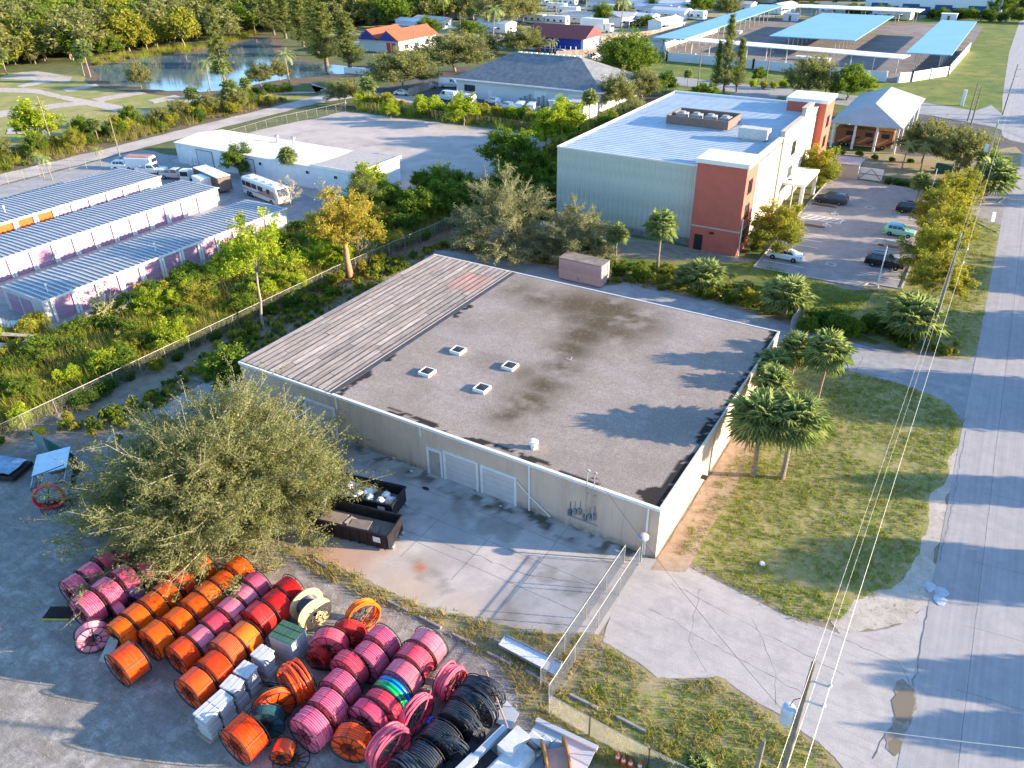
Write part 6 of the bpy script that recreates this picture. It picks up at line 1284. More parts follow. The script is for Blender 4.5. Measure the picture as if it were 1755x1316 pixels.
a_, c_ = np.array(G(66,768)), np.array(G(140,812)); sc_ = thing('screened_fence', 'dark green screened fence panel behind the reel trailer', 'fence', (*a_,0)); MB().obox(a_+(c_-a_)*.28, c_, .05, .05, 1.9).build('screen', M('green windscreen cloth', (.015,.09,.08), .8), sc_, True); MB().obox(a_, a_+(c_-a_)*.27, .04, .05, 1.9).build('screen', M('grey screen cloth', (.22,.27,.28), .8), sc_, True)
for k in range(4): p = a_+(c_-a_)*k/3; MB().tube([(p[0],p[1],0),(p[0],p[1],2.0)], .035, 6).build('post', m_fpost, sc_, True)
# parking timbers
tb = [((540,962),(560,973)),((665,1031),(698,1048)),((719,1058),(756,1077)),((776,1088),(815,1107)),((835,1119),(876,1140)),((901,1151),(944,1176)),((977,1192),(1024,1215)),((1057,1230),(1106,1255))]
m_stop = M('weathered wheel stop', (.33,.31,.29), .9, var=.15)
for k, (a, c) in enumerate(tb):
    a = np.array(G(*a)); c = np.array(G(*c)); b = MB(); b.obox(a, c, .2, .02, .13); b.obox(a, c, .12, .131, .16); tag(b.build('wheel_stop', m_stop), 'weathered concrete wheel stop, %s from the left in the line through the weeds' % ['first','second','third','fourth','fifth','sixth','seventh','last'][k], 'wheel stop', 'line of wheel stops')

# ================================================================== POLES, WIRES, LAMPS
m_pole = M('weathered pole wood', (.22,.19,.14), .9, var=.25, scale=2, wear=(.13,.14,.08), wearamt=.5); m_cable = M('aluminium wire', (.42,.42,.40), .5, .4); m_trafo = M('transformer grey', (.52,.57,.60), .4, .2)
def pole(x, y, h, lab, trafo=False, r=.17, arm=True, rz=0):
    p = thing('utility_pole', lab, 'utility pole', (x,y,0), rz); MB().tube([(0,0,0),(0,0,h*.5),(0,0,h)], [r,r*.85,r*.65], 10).build('shaft', m_pole, p)
    if arm:
        for z in (h-1.2,h-2.6): MB().tube([(0,0,z),(.9,0,z+.1)], .045, 6).build('arm', m_steel, p); MB().lathe([(.05,0),(.09,.05),(.05,.1),(.09,.15),(.05,.2)], 8, c=(.9,0,z+.1)).build('insulator', m_steel, p)
        MB().tube([(0,0,h),(0,0,h+.5)], .05, 7).build('top_pin', m_steel, p)
    if trafo:
        MB().lathe([(.05,h-4.6),(.3,h-4.55),(.33,h-4.4),(.33,h-3.6),(.28,h-3.45),(.1,h-3.4)], 16, c=(-.5,0,0)).build('transformer', m_trafo, p); MB().tube([(-.5,0,h-3.4),(-.4,.1,h-3.0),(0,0,h-2.4)], .02, 5).build('lead', m_black, p)
        MB().box(-.2,-.1,h-4.4,.0,.1,h-4.2).build('bracket', m_steel, p)
    return p
PA, PB, PC, PD = (-.8,27.0), (-.2,85.5), (.1,148.3), (.6,215)
pole(*PA, 11, 'tall utility pole with grey transformer can at the bottom right', True); pole(*PB, 12.3, 'utility pole among the palms at the edge of the rear driveway'); pole(*PC, 11.2, 'utility pole on the verge beside the street corner', True)
x, y = G(1478,590//1); 
for k, (q, l_) in enumerate((((1658,208),'left one of two short poles by the street mouth'),((1664,214),'right one of two short poles by the street mouth'))): x, y = G(*q); pole(x, y, 8, l_, arm=False)
x, y = G(1312,145); pole(x, y, 9.5, 'grey utility pole on the grass before the white compound wall'); x, y = G(1196,146); pole(x, y, 9.5, 'utility pole left of the tall feathery tree'); x, y = G(1413,168); pole(x,y,6.5,'short thin pole behind the red far tower',arm=False)
x, y = G(208,277); pole(x, y, 8.5, 'thin pole at the side road left of the long white warehouse', arm=False, r=.12); x, y = G(92,255); pole(x, y, 10, 'pole among the roadside bushes at the left', arm=True); x, y = G(712,96); pole(x, y, 9, 'pole in front of the terracotta-roofed house'); x, y = G(790,70); pole(x,y,10,'pole near the palms before the RV park',arm=False)
x, y = G(1320,1345); pole(-1.9, 25.2, 6.8, 'short bare pole stub left of the transformer pole', arm=False, r=.16)
pole(17, 34.5, 9.5, 'utility pole across the street outside the right edge', arm=True)
def wire(pts, sag, lab, r=.0065, n=14, par=None):
    w = thing('power_line', lab, 'power line', pts[0][0])
    for a, c in pts:
        P = [(a[0]+(c[0]-a[0])*t, a[1]+(c[1]-a[1])*t, a[2]+(c[2]-a[2])*t-sag*4*t*(1-t)) for t in np.linspace(0,1,n)]
        MB().tube(P, r, 4, cap=False).build('wire', m_cable if r != .011 else m_black, w, True)
    return w
def span(A, B, za, zb_, l_): wire([((A[0],A[1],za+.5),(B[0],B[1],zb_+.5)),((A[0]+.9,A[1],za-.95),(B[0]+.9,B[1],zb_-.95)),((A[0]+.9,A[1],za-2.3),(B[0]+.9,B[1],zb_-2.3)),((A[0]+.2,A[1],za-4.2),(B[0]+.2,B[1],zb_-4.0))], .9, l_)
span((-1.2,-25), PA, 11, 11, 'power lines running from the transformer pole past the bottom edge'); span(PA, PB, 11, 12.3, 'power lines between the transformer pole and the pole by the palms'); span(PB, PC, 12.3, 11.2, 'power lines between the two poles along the parking lot trees'); span(PC, PD, 11.2, 11, 'power lines running on to the far end of the street')
wire([((-1.2,27,6.8),(WY(1020,820,Y0)[0],Y0-.3,HZ+1.4))], .5, 'dark service wire from the transformer pole to the warehouse mast', .011); wire([((-.8,27,6.9),(17,34.5,7.2))], .3, 'twisted service wire crossing the street to the right edge', .022)
pole(PD[0], PD[1], 11, 'distant utility pole beside the far street verge')
def lamp(q, h, lab, two=False):
    x, y = G(*q); l_ = thing('street_lamp', lab, 'street lamp', (x,y,0)); MB().lathe([(.2,0),(.2,.3),(.2,.3)], 12).build('base', m_kerb, l_); MB().tube([(0,0,.3),(0,0,h)], [.075,.055], 8).build('shaft', m_white, l_); MB().tube([(0,0,h),(-.4,0,h+.05)], .035, 6).build('arm', m_steel, l_); MB().bev(-1.0,-.18,h-.02,-.35,.18,h+.12,.04).build('head', m_black, l_)
lamp((1503,492), 5.4, 'white lot lamp post in front of the black sport utility vehicle'); lamp((1352,366), 5.2, 'white lamp post beside the entrance canopy'); lamp((1592,395), 5.2, 'lamp post rising through the trees at the right of the lot')
lamp((1592,342), 5.0, 'lamp post beside the palm at the far right corner of the lot')
# small street furniture
x, y = G(1582,592); tag(MB().lathe([(.3,0),(.3,.7),(.22,.85)], 14, c=(x,y,0)).build('utility_pedestal', M('utility green', (.05,.20,.16), .6)), 'small green round utility pedestal beside the driveway bushes', 'pedestal')
x, y = G(1518,572); b = MB()
for k in range(3): b.bev(x-1.3+k*.88,y-.35,0,x-.45+k*.88,y+.35,.9,.04)
tag(b.build('concrete_block', m_kerb), 'grey concrete block barrier at the foot of the big palmetto', 'barrier')
x, y = G(1616,296); t_ = thing('transformer_box', 'dark green electrical cabinet behind the far corner of the lot', 'cabinet', (x,y,0)); MB().bev(-1.4,-.7,0,1.4,.7,1.5,.06).build('body', M('cabinet green', (.02,.10,.08), .5), t_); MB().box(-.03,-.72,.1,.03,-.701,1.3).build('door_seam', m_black, t_)
x, y = G(1662,342); tag(MB().tube([(x,y,0),(x,y,1.3)], .05, 8).build('bollard', m_black), 'black post beside the stop line', 'bollard')
x, y = G(1648,181); tag(MB().box(x-.35,y-.35,0,x+.35,y+.35,3.6).build('marker_post', m_white), 'tall white marker post on the green verge near the side street', 'marker post')
x, y = G(1306,968); o = lump(.22, m_white, 5, 'paper_litter'); o.location = (x,y,.12); tag(o, 'white crumpled litter on the lawn near the driveway', 'litter')
x, y = G(1600,1010); t_ = thing('tarp_heap', 'pale blue plastic sheet heap on the sandy shoulder of the street', 'tarp', (x,y,0)); 
for k in range(3): o = lump(.55, M('pale plastic', (.40,.45,.48), .4), 30+k, 'fold'); o.parent = t_; o.location = (random.uniform(-.7,.7), random.uniform(-1.0,1.0), .05); o.scale = (.45,.6,.07)
for k, (q, s_) in enumerate((((1622,605),.5),((1232,508),.45),((676,785),.3),((705,808),.2),((1071,925),.2),((1058,945),.22),((1066,905),.18),((858,868),.12),((1712,288),.6),((730,838),.35))):
    x, y = G(*q); o = lump(s_, m_white if k != 9 else m_black, 50+k, 'litter'); o.location = (x,y,.08); o.scale = (s_, s_*.5, s_*.35); tag(o, ['white scrap on the litter bank beside the driveway bushes','white scrap beside the rear lane palms','white board scrap against the front wall','small white bucket near the green weeds at the front wall','white scrap near the wall corner','white scrap at the wall corner nearest the fence','white scrap behind the meters on the yard edge','white scrap outside the right-hand garage door','white boat-shaped scrap on the verge by the far palms','black bundle between the two garage doors'][k], 'litter')
x, y = G(1090,958); t_ = thing('post_cap', 'round pale tank lid on a post at the warehouse corner gate', 'post cap', (-13.9,40.0,0)); MB().tube([(0,0,0),(0,0,2.2)], .06, 8).build('post', m_fpost, t_); MB().lathe([(.1,2.2),(.42,2.3),(.42,2.42),(.2,2.55),(.05,2.57)], 18).build('cap', M('tank lid', (.45,.42,.38), .6), t_)
# rubble and pallets in the shrubbery left
for k, q in enumerate(((12,600),(30,607))):
    x, y = G(*q); o = MB().bev(-3,-1.2,0,3,1.2,1.6,.08).build('scrap_skip', M('cream skip', (.55,.5,.38), .8, wear=(.3,.12,.06), wearamt=.7)); o.location = (x,y,0); o.rotation_euler.z = R(20+k*5); tag(o, ['cream scrap skip with rusty load at the left edge','second cream scrap skip behind the first at the left edge'][k], 'skip')
x, y = G(2,572); vehicle('suv','parked_car','white car cut off by the left edge beside the lilac storage row',x,y,R(50),wp)
# ================================================================== PLANTS
m_bark = M('pale bark', (.30,.25,.19), .95, var=.2, scale=3); m_barkd = M('grey bark', (.16,.13,.10), .95, var=.25, scale=3); m_twig = M('bleached twig', (.50,.44,.31), .9, var=.15)
m_palmt = M('palm trunk', (.26,.21,.16), .95, var=.3, scale=6, bump=.03)
lf_oak = leafmat('oak leaf', (.150,.168,.056), (.371,.354,.150), (.248,.265,.088)); lf_grey = leafmat('grey leaf', (.177,.195,.098), (.425,.407,.212), (.300,.310,.150))
lf_green = leafmat('green leaf', (.079,.150,.027), (.265,.336,.044), (.177,.248,.035)); lf_dark = leafmat('dark leaf', (.044,.098,.021), (.142,.212,.039), (.088,.142,.035)); lf_lime = leafmat('lime leaf', (.212,.300,.027), (.531,.583,.052), (.354,.442,.035)); lf_gold = leafmat('gold leaf', (.283,.231,.035), (.620,.495,.071), (.460,.389,.071)); lf_palm = leafmat('palm leaf', (.16,.26,.09), (.55,.60,.27), (.42,.45,.18)); lf_dry = leafmat('dry blade', (.366,.293,.122), (.620,.464,.220), (.317,.329,.073)); lf_pine = leafmat('pine leaf', (.124,.168,.052), (.300,.318,.088), (.212,.231,.071)); lf_turf = leafmat('turf blade', (.159,.244,.024), (.390,.403,.061), (.439,.366,.134), hue=.6); lf_dead = leafmat('bare twig tip', (.366,.293,.195), (.561,.439,.293), (.366,.244,.146))
lf_hedge = leafmat('hedge leaf', (.177,.231,.035), (.495,.425,.062), (.389,.336,.052))
PR = {}
PR['big'] = [broad('big_oak', 8.6, 8.5, 1.6, lf_oak, m_twig, 11, nl=64, ns=13, ntw=9, leaves=290000, size=.125, spread=1.25, trunk_r=.34, zshape=.75, twig=.013, multi=3, droop=.25)]
PR['greyA'] = [broad('grey_tree_a', 10.5, 5.4, 3.0, lf_grey, m_twig, 21, nl=26, ns=11, ntw=8, leaves=60000, size=.15, spread=1.1, trunk_r=.22, zshape=.8, twig=.018, droop=.5), broad('grey_tree_b', 8.8, 5.0, 1.8, lf_grey, m_twig, 22, nl=24, ns=11, ntw=8, leaves=56000, size=.15, spread=1.1, trunk_r=.18, zshape=.75, twig=.016, multi=2, droop=.5)]
PR['green'] = [broad('green_tree_%d' % k, 6, 2.9, 1.3, lf_green, m_barkd, 31+k, nl=16, ns=8, ntw=6, leaves=9000, size=.24, spread=.9, trunk_r=.12, zshape=.8) for k in range(3)]
PR['hedge'] = [broad('hedge_tree_%d' % k, 6.2, 2.8, 1.2, lf_hedge, m_bark, 41+k, nl=18, ns=8, ntw=6, leaves=12000, size=.19, spread=.9, trunk_r=.1, zshape=.8, multi=2) for k in range(3)]
PR['olive'] = [broad('olive_tree_%d' % k, 8, 5.2, 2.0, lf_oak, m_bark, 51+k, nl=24, ns=9, ntw=6, leaves=15000, size=.27, spread=.9, trunk_r=.2, zshape=.8) for k in range(3)]
PR['lime'] = [broad('lime_tree_%d' % k, 6, 2.4, 1.6, lf_lime, m_bark, 61+k, nl=14, ns=7, ntw=6, leaves=7000, size=.23, spread=.9, trunk_r=.1) for k in range(2)]
PR['dome'] = [broad('dome_tree', 10, 7.5, 1.0, lf_green, m_barkd, 71, nl=40, ns=10, ntw=6, leaves=24000, size=.4, spread=.8, trunk_r=.3, zshape=.9)]
PR['pine'] = [broad('pine_%d' % k, 12, 3.0, 6.5, lf_lime if k == 0 else lf_pine, m_bark, 81+k, nl=13, ns=6, ntw=6, leaves=7000, size=.2, spread=1.2, trunk_r=.16, zshape=.8, lean=(.5,-.3)) for k in range(2)]
PR['gold'] = [broad('gold_tree', 11.5, 4.2, 4.5, lf_gold, M('rust bark', (.36,.19,.10), .95, var=.3, scale=3), 91, nl=16, ns=8, ntw=7, leaves=15000, size=.2, spread=1.1, trunk_r=.42, zshape=.75)]
PR['feather'] = [conifer('feather_pine_%d' % k, 12+3*k, 2.1, lf_pine, m_barkd, 101+k, 7000, .26, .1, .9) for k in range(2)]
PR['norfolk'] = [conifer('spire_pine', 20, 3.2, lf_pine, m_barkd, 111, 12000, .34, .15, .12, 20, .2)]
PR['sabal'] = [sabal('cabbage_palm_%d' % k, 5.2+.4*k, lf_palm, m_palmt, 121+k, 62, 1.3) for k in range(3)]
PR['fanclump'] = [sabal('fan_clump_%d' % k, 1.5, lf_palm, m_palmt, 131+k, 60, 1.35, skirt=False) for k in range(2)]
PR['queen'] = [feather('queen_palm_%d' % k, 6.5+k, lf_palm, m_palmt, 141+k, 18, 3.0) for k in range(2)]
PR['bare'] = [broad('bare_tree', 5, 2.4, 1.0, lf_dead, m_twig, 151, nl=12, ns=7, ntw=5, leaves=900, size=.1, trunk_r=.07, twig=.02)]
PR['bush'] = [(None, shrub('bush_%d' % k, 2.6, 1.7, (lf_green, lf_dark, lf_lime, lf_hedge)[k], 161+k, 3600, .17, 11)) for k in range(4)]
PR['forest'] = [broad('forest_tree_%d' % k, 9, 4.2, 3, (lf_oak, lf_green, lf_hedge, lf_pine)[k], m_bark, 171+k, nl=16, ns=6, ntw=4, leaves=3600, size=.55, spread=.8, trunk_r=.18, zshape=.85) for k in range(4)]
NMS = {'big':'spreading_tree','greyA':'twiggy_tree','green':'tree','hedge':'hedge_tree','olive':'oak_tree','lime':'young_tree','dome':'dense_tree','pine':'pine_tree','gold':'gnarled_tree','feather':'feathery_pine','norfolk':'spire_pine','sabal':'cabbage_palm','fanclump':'palmetto','queen':'queen_palm','bare':'bare_shrub','bush':'bush','forest':'forest_tree'}
HT = {'big':8.6,'greyA':10.5,'green':6,'hedge':6.2,'olive':8,'lime':6,'dome':10,'pine':12,'gold':11.5,'feather':12,'norfolk':20,'sabal':6.4,'fanclump':2.9,'queen':7.5,'bare':5,'bush':2.6,'forest':9}
CATS = {'sabal':'palm','fanclump':'palm','queen':'palm','bush':'bush','bare':'shrub'}
tr_r = random.Random(77)
def plant(kind, x, y, h, lab, var=None, group=None, wide=1.0, z=0):
    L_ = PR[kind]; v = (tr_r.randrange(len(L_)) if var is None else var) % len(L_); tm, cm = L_[v]; s_ = h/HT[kind]
    if tm is None:
        o = link(NMS[kind], cm); tag(o, lab, 'bush', group); o.location = (x,y,z)
    else:
        o = thing(NMS[kind], lab, CATS.get(kind, 'tree'), (x,y,z), 0, group); link('trunk', tm, o); link('crown', cm, o)
    o.rotation_euler.z = tr_r.uniform(0, 6.28); o.scale = (s_*wide, s_*wide, s_); return o
bt = plant('big', -44.2, 28.4, 8.3, 'huge spreading tree with bleached branch tips between the reels and the warehouse', 0, wide=.97); bt.rotation_euler.z = .6
plant('greyA', -54.0, 86.2, 10.8, 'left of the twin grey-green twiggy trees behind the warehouse', 0); plant('greyA', -44.3, 88.4, 9.2, 'right of the twin grey-green twiggy trees, beside the container', 1, wide=1.1)
P5 = [((1290,815),7.2,'cabbage palm nearest the warehouse wall in the lawn clump, front left'),((1340,820),6.9,'front right cabbage palm of the lawn clump'),((1398,700),6.6,'tall single cabbage palm with bare trunk at the back right of the lawn clump'),((1352,668),5.6,'rearmost cabbage palm of the lawn clump beside the roof corner'),((1312,735),5.6,'cabbage palm in the middle of the lawn clump, behind the front two')]
for k, (q, h, l_) in enumerate(P5): plant('sabal', *G(*q), h, l_, k, 'cabbage palms on the lawn', wide=1.0+.22*(k < 2))
plant('sabal', *G(1312,690), 5.0, 'low cabbage palm pressed against the bright warehouse wall', 1, 'cabbage palms on the lawn', 1.1)
for q, k, h, l_ in [((1127,462),'sabal',6.6,'round-headed cabbage palm before the metal cladding'),((1055,447),'sabal',4.8,'cabbage palm with yellowing skirt between the grey tree and the round-headed palm'),((1205,500),'fanclump',3.6,'palmetto clump before the red corner tower'),((1345,540),'fanclump',4.0,'big blue-green palmetto at the parking lot corner'),((1558,585),'fanclump',4.6,'largest blue-green palmetto beside the utility pole'),((1195,1338),'fanclump',1.5,'spiky yellow-green palmetto at the bottom edge beside the low fence'),((1180,492),'fanclump',2.6,'small palmetto left of the tower palmetto'),((1020,440),'fanclump',2.4,'low palmetto behind the container'),
  ((1568,352),'sabal',4.8,'cabbage palm at the far right corner of the lot by the clipped hedge'),((1545,290),'queen',5.0,'left of two slim palms behind the lot'),((1577,293),'queen',5.0,'right of two slim palms behind the lot'),((1690,335),'fanclump',5.0,'palmetto mound on the verge by the driveway mouth'),((1680,312),'sabal',4.6,'cabbage palm in the dark clump by the street'),
  ((500,315),'sabal',5.3,'cabbage palm in front of the white warehouse'),((76,305),'queen',4.0,'young palm at the side road left'),((90,308),'queen',4.4,'taller young palm at the side road left'),((174,285),'queen',3.6,'young palm at the grassy tip by the vans'),
  ((360,152),'queen',7.7,'leaning queen palm on the near pond bank'),((385,158),'sabal',7,'cabbage palm below the tall spire pine'),((497,148),'queen',9.5,'queen palm on the right of the pond'),((155,132),'sabal',8.5,'tall cabbage palm at the left end of the pond'),((12,128),'sabal',7.0,'cabbage palm at the far left in front of the forest'),((145,130),'sabal',6.0,'shorter cabbage palm at the left end of the pond'),
  ((188,142),'queen',5,'small palm on the pond bank left of the round-topped tree'),((635,185),'sabal',6.5,'cabbage palm behind the shell lot'),((945,105),'queen',6,'small palm beside the maroon-roofed house'),((845,75),'queen',13,'tall palm above the hip roof'),((762,40),'queen',12,'tall palm beside the gabled mobile home'),((712,28),'queen',13,'tall thin palm at the left of the RV park'),((913,27),'queen',10,'palm left of the campers lawn'),((1003,36),'queen',12,'slim palm right of the stepped campers'),((952,38),'queen',13,'tall slim palm behind the green-tinted camper'),((1064,48),'queen',12,'tall palm by the round green bush row'),
  ((600,118),'sabal',7,'cabbage palm on the far right bank of the pond'),((806,42),'sabal',6,'yellowed palm before the yellowish mobile home'),((1010,305-100),'sabal',6,'palm at the side of the annex'),((1178,148),'sabal',4,'small yellow palm on the verge before the compound wall'),((425,170),'sabal',5,'palm at the bend of the pond road'),((335,192),'sabal',5.5,'palm at the left of the roadside palm group'),((400,190),'sabal',6.5,'palm in the middle of the roadside palm group'),((170,245),'sabal',4.6,'palm among the roadside bushes left of the side road')]:
    plant(k, *G(*q), h, l_)
TREES = [
 ('gold',(600,475),11.6,'gnarled golden-topped tree with thick rust-brown trunk at the thicket edge',1),('pine',(452,565),13.5,'thin tall pine with tufted lime crown and vine-wrapped trunk beside the nearest storage row',1),
 ('green',(405,672),5.4,'bright young tree at the left corner of the warehouse roof',1),('bare',(190,560),5.5,'bare pale branching shrub before the nearest storage row',1),('bare',(500,355),5,'bare brown tree by the motorhome',1),
 ('lime',(640,345),6,'yellow-green tree left of the shell lot, behind the golden-topped tree',1.3),('pine',(630,390),9,'loose pine behind the golden-topped tree',1),('green',(878,305),8.8,'dark tall tree with bright top at the corner of the shell lot',1.1),('dome',(760,340),5.0,'dark mound of green between the grey trees and the shell lot',.9),
 ('green',(412,300),5.5,'rounded green tree against the white warehouse wall',1.0),('green',(725,330),4,'small green tree by a white post at the back of the thicket',1),
 ('hedge',(1325,432),7.0,'golden-green tree between the red tower and the white sedan',1.1),('hedge',(1398,322),7.0,'golden-green tree at the far side of the entrance canopy',1.05),
 ('hedge',(1600,512),6.2,'hedge tree nearest the palmetto at the right edge of the lot',1.05),('hedge',(1592,470),6.8,'hedge tree beside the black sport utility vehicle',1.1),('hedge',(1612,430),6.4,'hedge tree between the two dark cars on the right of the lot',1.1),('hedge',(1608,395),6.6,'hedge tree behind the turquoise-roofed car',1.1),('hedge',(1625,362),6.2,'hedge tree at the far end of the lot row',1.1),('hedge',(1650,350),5.5,'hedge tree closest to the driveway mouth',.9),
 ('olive',(1642,298),8.0,'wide grey-green oak behind the far corner of the lot',1.0),('olive',(1580,280),7.6,'grey-green oak in front of the open shed',.9),('green',(1695,318),5.5,'dark rounded tree by the street mouth',1),
 ('olive',(1385,168),9.5,'grey-green oak behind the far red tower',.95),('green',(1452,172),8.5,'pale-stemmed tree behind the open shed',1.0),('lime',(1478,168),6,'leafy young tree right of the pale-stemmed tree',1.1),('feather',(1240,160),15,'tall feathery multi-topped pine before the canopy compound',1.0),('feather',(1262,158),13,'feathery pine right beside the tallest one',1.0),('feather',(1225,158),10,'shorter feathery pine left of the tallest one',1.1),('green',(1205,175),5,'bushy tree at the foot of the feathery pines',1.3),
 ('dome',(1072,128),10.5,'big round bright green tree between the hip roof and the compound',1.0),('green',(1115,165),5,'green tree right of the hip roof corner',1.3),('olive',(780,122),10.5,'wide olive tree in front of the terracotta-roofed house',1.5),('olive',(692,155),10,'large olive tree left of the hip-roofed building',1.35),('olive',(895,95),8.5,'olive tree before the maroon-roofed house',1.4),('olive',(830,95),7,'olive tree over the end of the hip roof',1.2),
 ('norfolk',(385,143),21,'very tall narrow spire pine at the water of the pond',1.0),('olive',(243,152),7,'thick-stemmed round-topped tree on the near pond bank',.7),('green',(190,96),7.5,'round lime-green tree across the pond at its left end',1.2),('feather',(560,112),18,'drooping dark pine at the right of the pond',2.0),('feather',(600,118),16,'drooping pine next to the white board fence',2.0),('feather',(490,66),17,'feathery pine on the far bank right of the spire pine',1.8),('feather',(520,80),16,'second feathery pine on the far bank',2.0),('feather',(470,60),15,'feathery pine at the far corner of the pond',1.8),('feather',(545,95),15,'feathery pine on the right bank of the pond',2.0),
 ('olive',(448,148),6,'tree on the near bank below the right part of the pond',.9),('olive',(480,138),5.5,'small tree on the right bank',.9),('lime',(75,250),9,'leaning yellow-green pine over the left lawn by the road pole',1.1),('olive',(592,178),6,'grey-green tree at the bend of the pond road',1.1),
 ('lime',(795,215),7,'feathery yellow-green tree in front of the white vans',1.2),('lime',(948,250),8,'tall lime-green tree behind the shell lot corner',1.2),('lime',(968,245),8.5,'second tall lime-green tree at the shell lot corner',1.2),('lime',(935,255),6,'yellowest small tree at the shell lot corner',1.0),('lime',(270/1+400,205),4.5,'small yellow-green tree beside the white car by the board fence',1.0),
 ('olive',(1055,190),8,'tree at the corner of the annex and metal-clad roof',.8),('olive',(1100,170),7,'olive tree right of the annex tree',.9),('green',(1140,160),5.5,'green tree behind the pale blue roof edge',1.0),
 ('olive',(780-35,30),9,'tree before the top edge homes left of the eucalyptus',1),('olive',(858,52),17,'tall eucalyptus over the RV park with wide grey-green crown',.9),('olive',(895,42),15,'second eucalyptus right of the tallest one',.8),('dome',(1033,40),7.5,'dark round tree in front of the dark-roofed mobile home',.75),('green',(1110,46),4.5,'low bright hedge bush before the white mobile home',2.0),('olive',(1065,30),7,'tree beside the dark-roofed mobile home',.9),('green',(735,62),7,'green tree right of the terracotta roof',1.5),('green',(805,68),7,'dark green tree between the terracotta roof and eucalyptus',1.6),('olive',(1245,30),9,'tree behind the long blue canopy',1.0),('green',(1300,140),4,'bush before the compound wall, middle',.9)]
for kind, q, h, l_, wd in TREES: plant(kind, *G(*q), h, l_, wide=wd)
# thicket between the storage rows and the lane fence
def inside(P, x, y): return bool(inpoly(P, np.array([x]), np.array([y]))[0])
thk = [(-87,14),(-70.5,24),(-69.0,54),(-68.9,68),(-67.0,92),(-62,93),(-58,99),(-55.2,103),(-55.2,118),(-62,122),(-72,112),(-80,100),(-86,96),(-86.6,60),(-85,40),(-100,30),(-106,18)]
n = 0; rr = random.Random(31)
while n < 215:
    x, y = rr.uniform(-106,-56), rr.uniform(14,122)
    if not inside(thk, x, y): continue
    near = y > 88
    kind = 'bush' if rr.random() < (.76 if not near else .55) else rr.choice(['green','lime','hedge','lime','bare'] if not near else ['green','green','fanclump'])
    h = rr.uniform(1.0,2.9) if kind in ('bush','fanclump') else (rr.uniform(2.4,4.2) if not near else rr.uniform(3.2,6.0))
    v = rr.choice([0,1,2,3] if not near else [0,1,1,0])
    plant(kind, x, y, h, ('bushy green growth in the thicket between the storage rows and the lane fence' if not near else 'dense dark green growth between the grey trees and the metal-clad building') if kind == 'bush' else ('small leafy tree in the thicket between the storage rows and the lane fence' if not near else 'leafy tree or palmetto in the dense growth left of the metal-clad building'), v if kind == 'bush' else None, 'thicket by the storage rows' if not near else 'thicket left of the clad building', wide=rr.uniform(.9,1.3)); n += 1
rows_ = [('shrubs between the rear lane and the parking lot', 'dark green bush in the row between the rear lane and the parking lot', [(1385+rr.uniform(-8,8)+k*17, 560+rr.uniform(-12,14)+k*1.2) for k in range(11)], (1.6,2.6), [0,1,1]),
 ('shrubs under the grey trees', 'low scrub bush along the foot of the grey trees and palms', [(1040+k*30+rr.uniform(-8,8), 462+k*8+rr.uniform(-6,6)) for k in range(10)], (1.0,2.0), [1,0,3]),
 ('roadside bushes', 'bush in the rough hedge along the side road', [(-160-rr.uniform(0,10), 34+k*2.6) for k in range(44)], (1.8,3.4), [0,1,3,3]),
 ('shrubs behind the shell lot', 'shrub in the row behind the shell lot', [(-136+k*2.1, 152+rr.uniform(-1.5,5)) for k in range(30)], (2.0,4.2), [0,3,3,2]),
 ('shrubs beside the pale blue roof', 'shrub along the left side of the metal-clad building', [(-60-rr.uniform(0,12), 118+k*2.4) for k in range(16)], (2.0,4.0), [0,1,3]),
 ('verge bushes at the far street', 'dark bush along the far warehouse wall', [(-70+k*5.5, 415+rr.uniform(-3,3)) for k in range(15)], (4,6), [0,1]),
 ('clipped hedge', 'clipped hedge bush at the back of the parking lot', [(-13.5+k*1.3, 146.6) for k in range(7)], (1.0,1.1), [1]),
 ('bushes by the open shed', 'low bush in the strip before the open shed', [(-27+k*3, 161+rr.uniform(-2,2)) for k in range(6)], (.8,1.4), [0,1]),
 ('entrance bushes', 'low bush in the bed along the cream wall', [(-24.2+rr.uniform(-.6,.8), 104+k*2.2) for k in range(8)], (1.0,2.0), [3,0]),
 ('pond edge bushes', 'bush on the near bank of the pond', [(395+k*14, 160+rr.uniform(-3,6)) for k in range(8)], (1.6,3), [0,1])]
for gname, lab, L_, (h0, h1), vs in rows_:
    for q in L_:
        x, y = G(*q) if q[0] > 300 and q[1] > 0 else q
        plant('bush', x, y, rr.uniform(h0,h1), lab, rr.choice(vs), gname, wide=rr.uniform(1,1.4))
for gname, lab, L_, (h0, h1) in [('roadside trees', 'scraggly tree in the rough hedge along the side road', [(-161-rr.uniform(0,8), 36+k*6.2) for k in range(18)], (3.6,5.5)), ('trees by the annex', 'leafy tree along the left edge of the pale blue roof', [(-62-rr.uniform(0,8), 128+k*6) for k in range(7)], (5,7.5))]:
    for x, y in L_: plant(rr.choice(['hedge','green','olive']), x, y, rr.uniform(h0,h1), lab, None, gname, wide=.85)
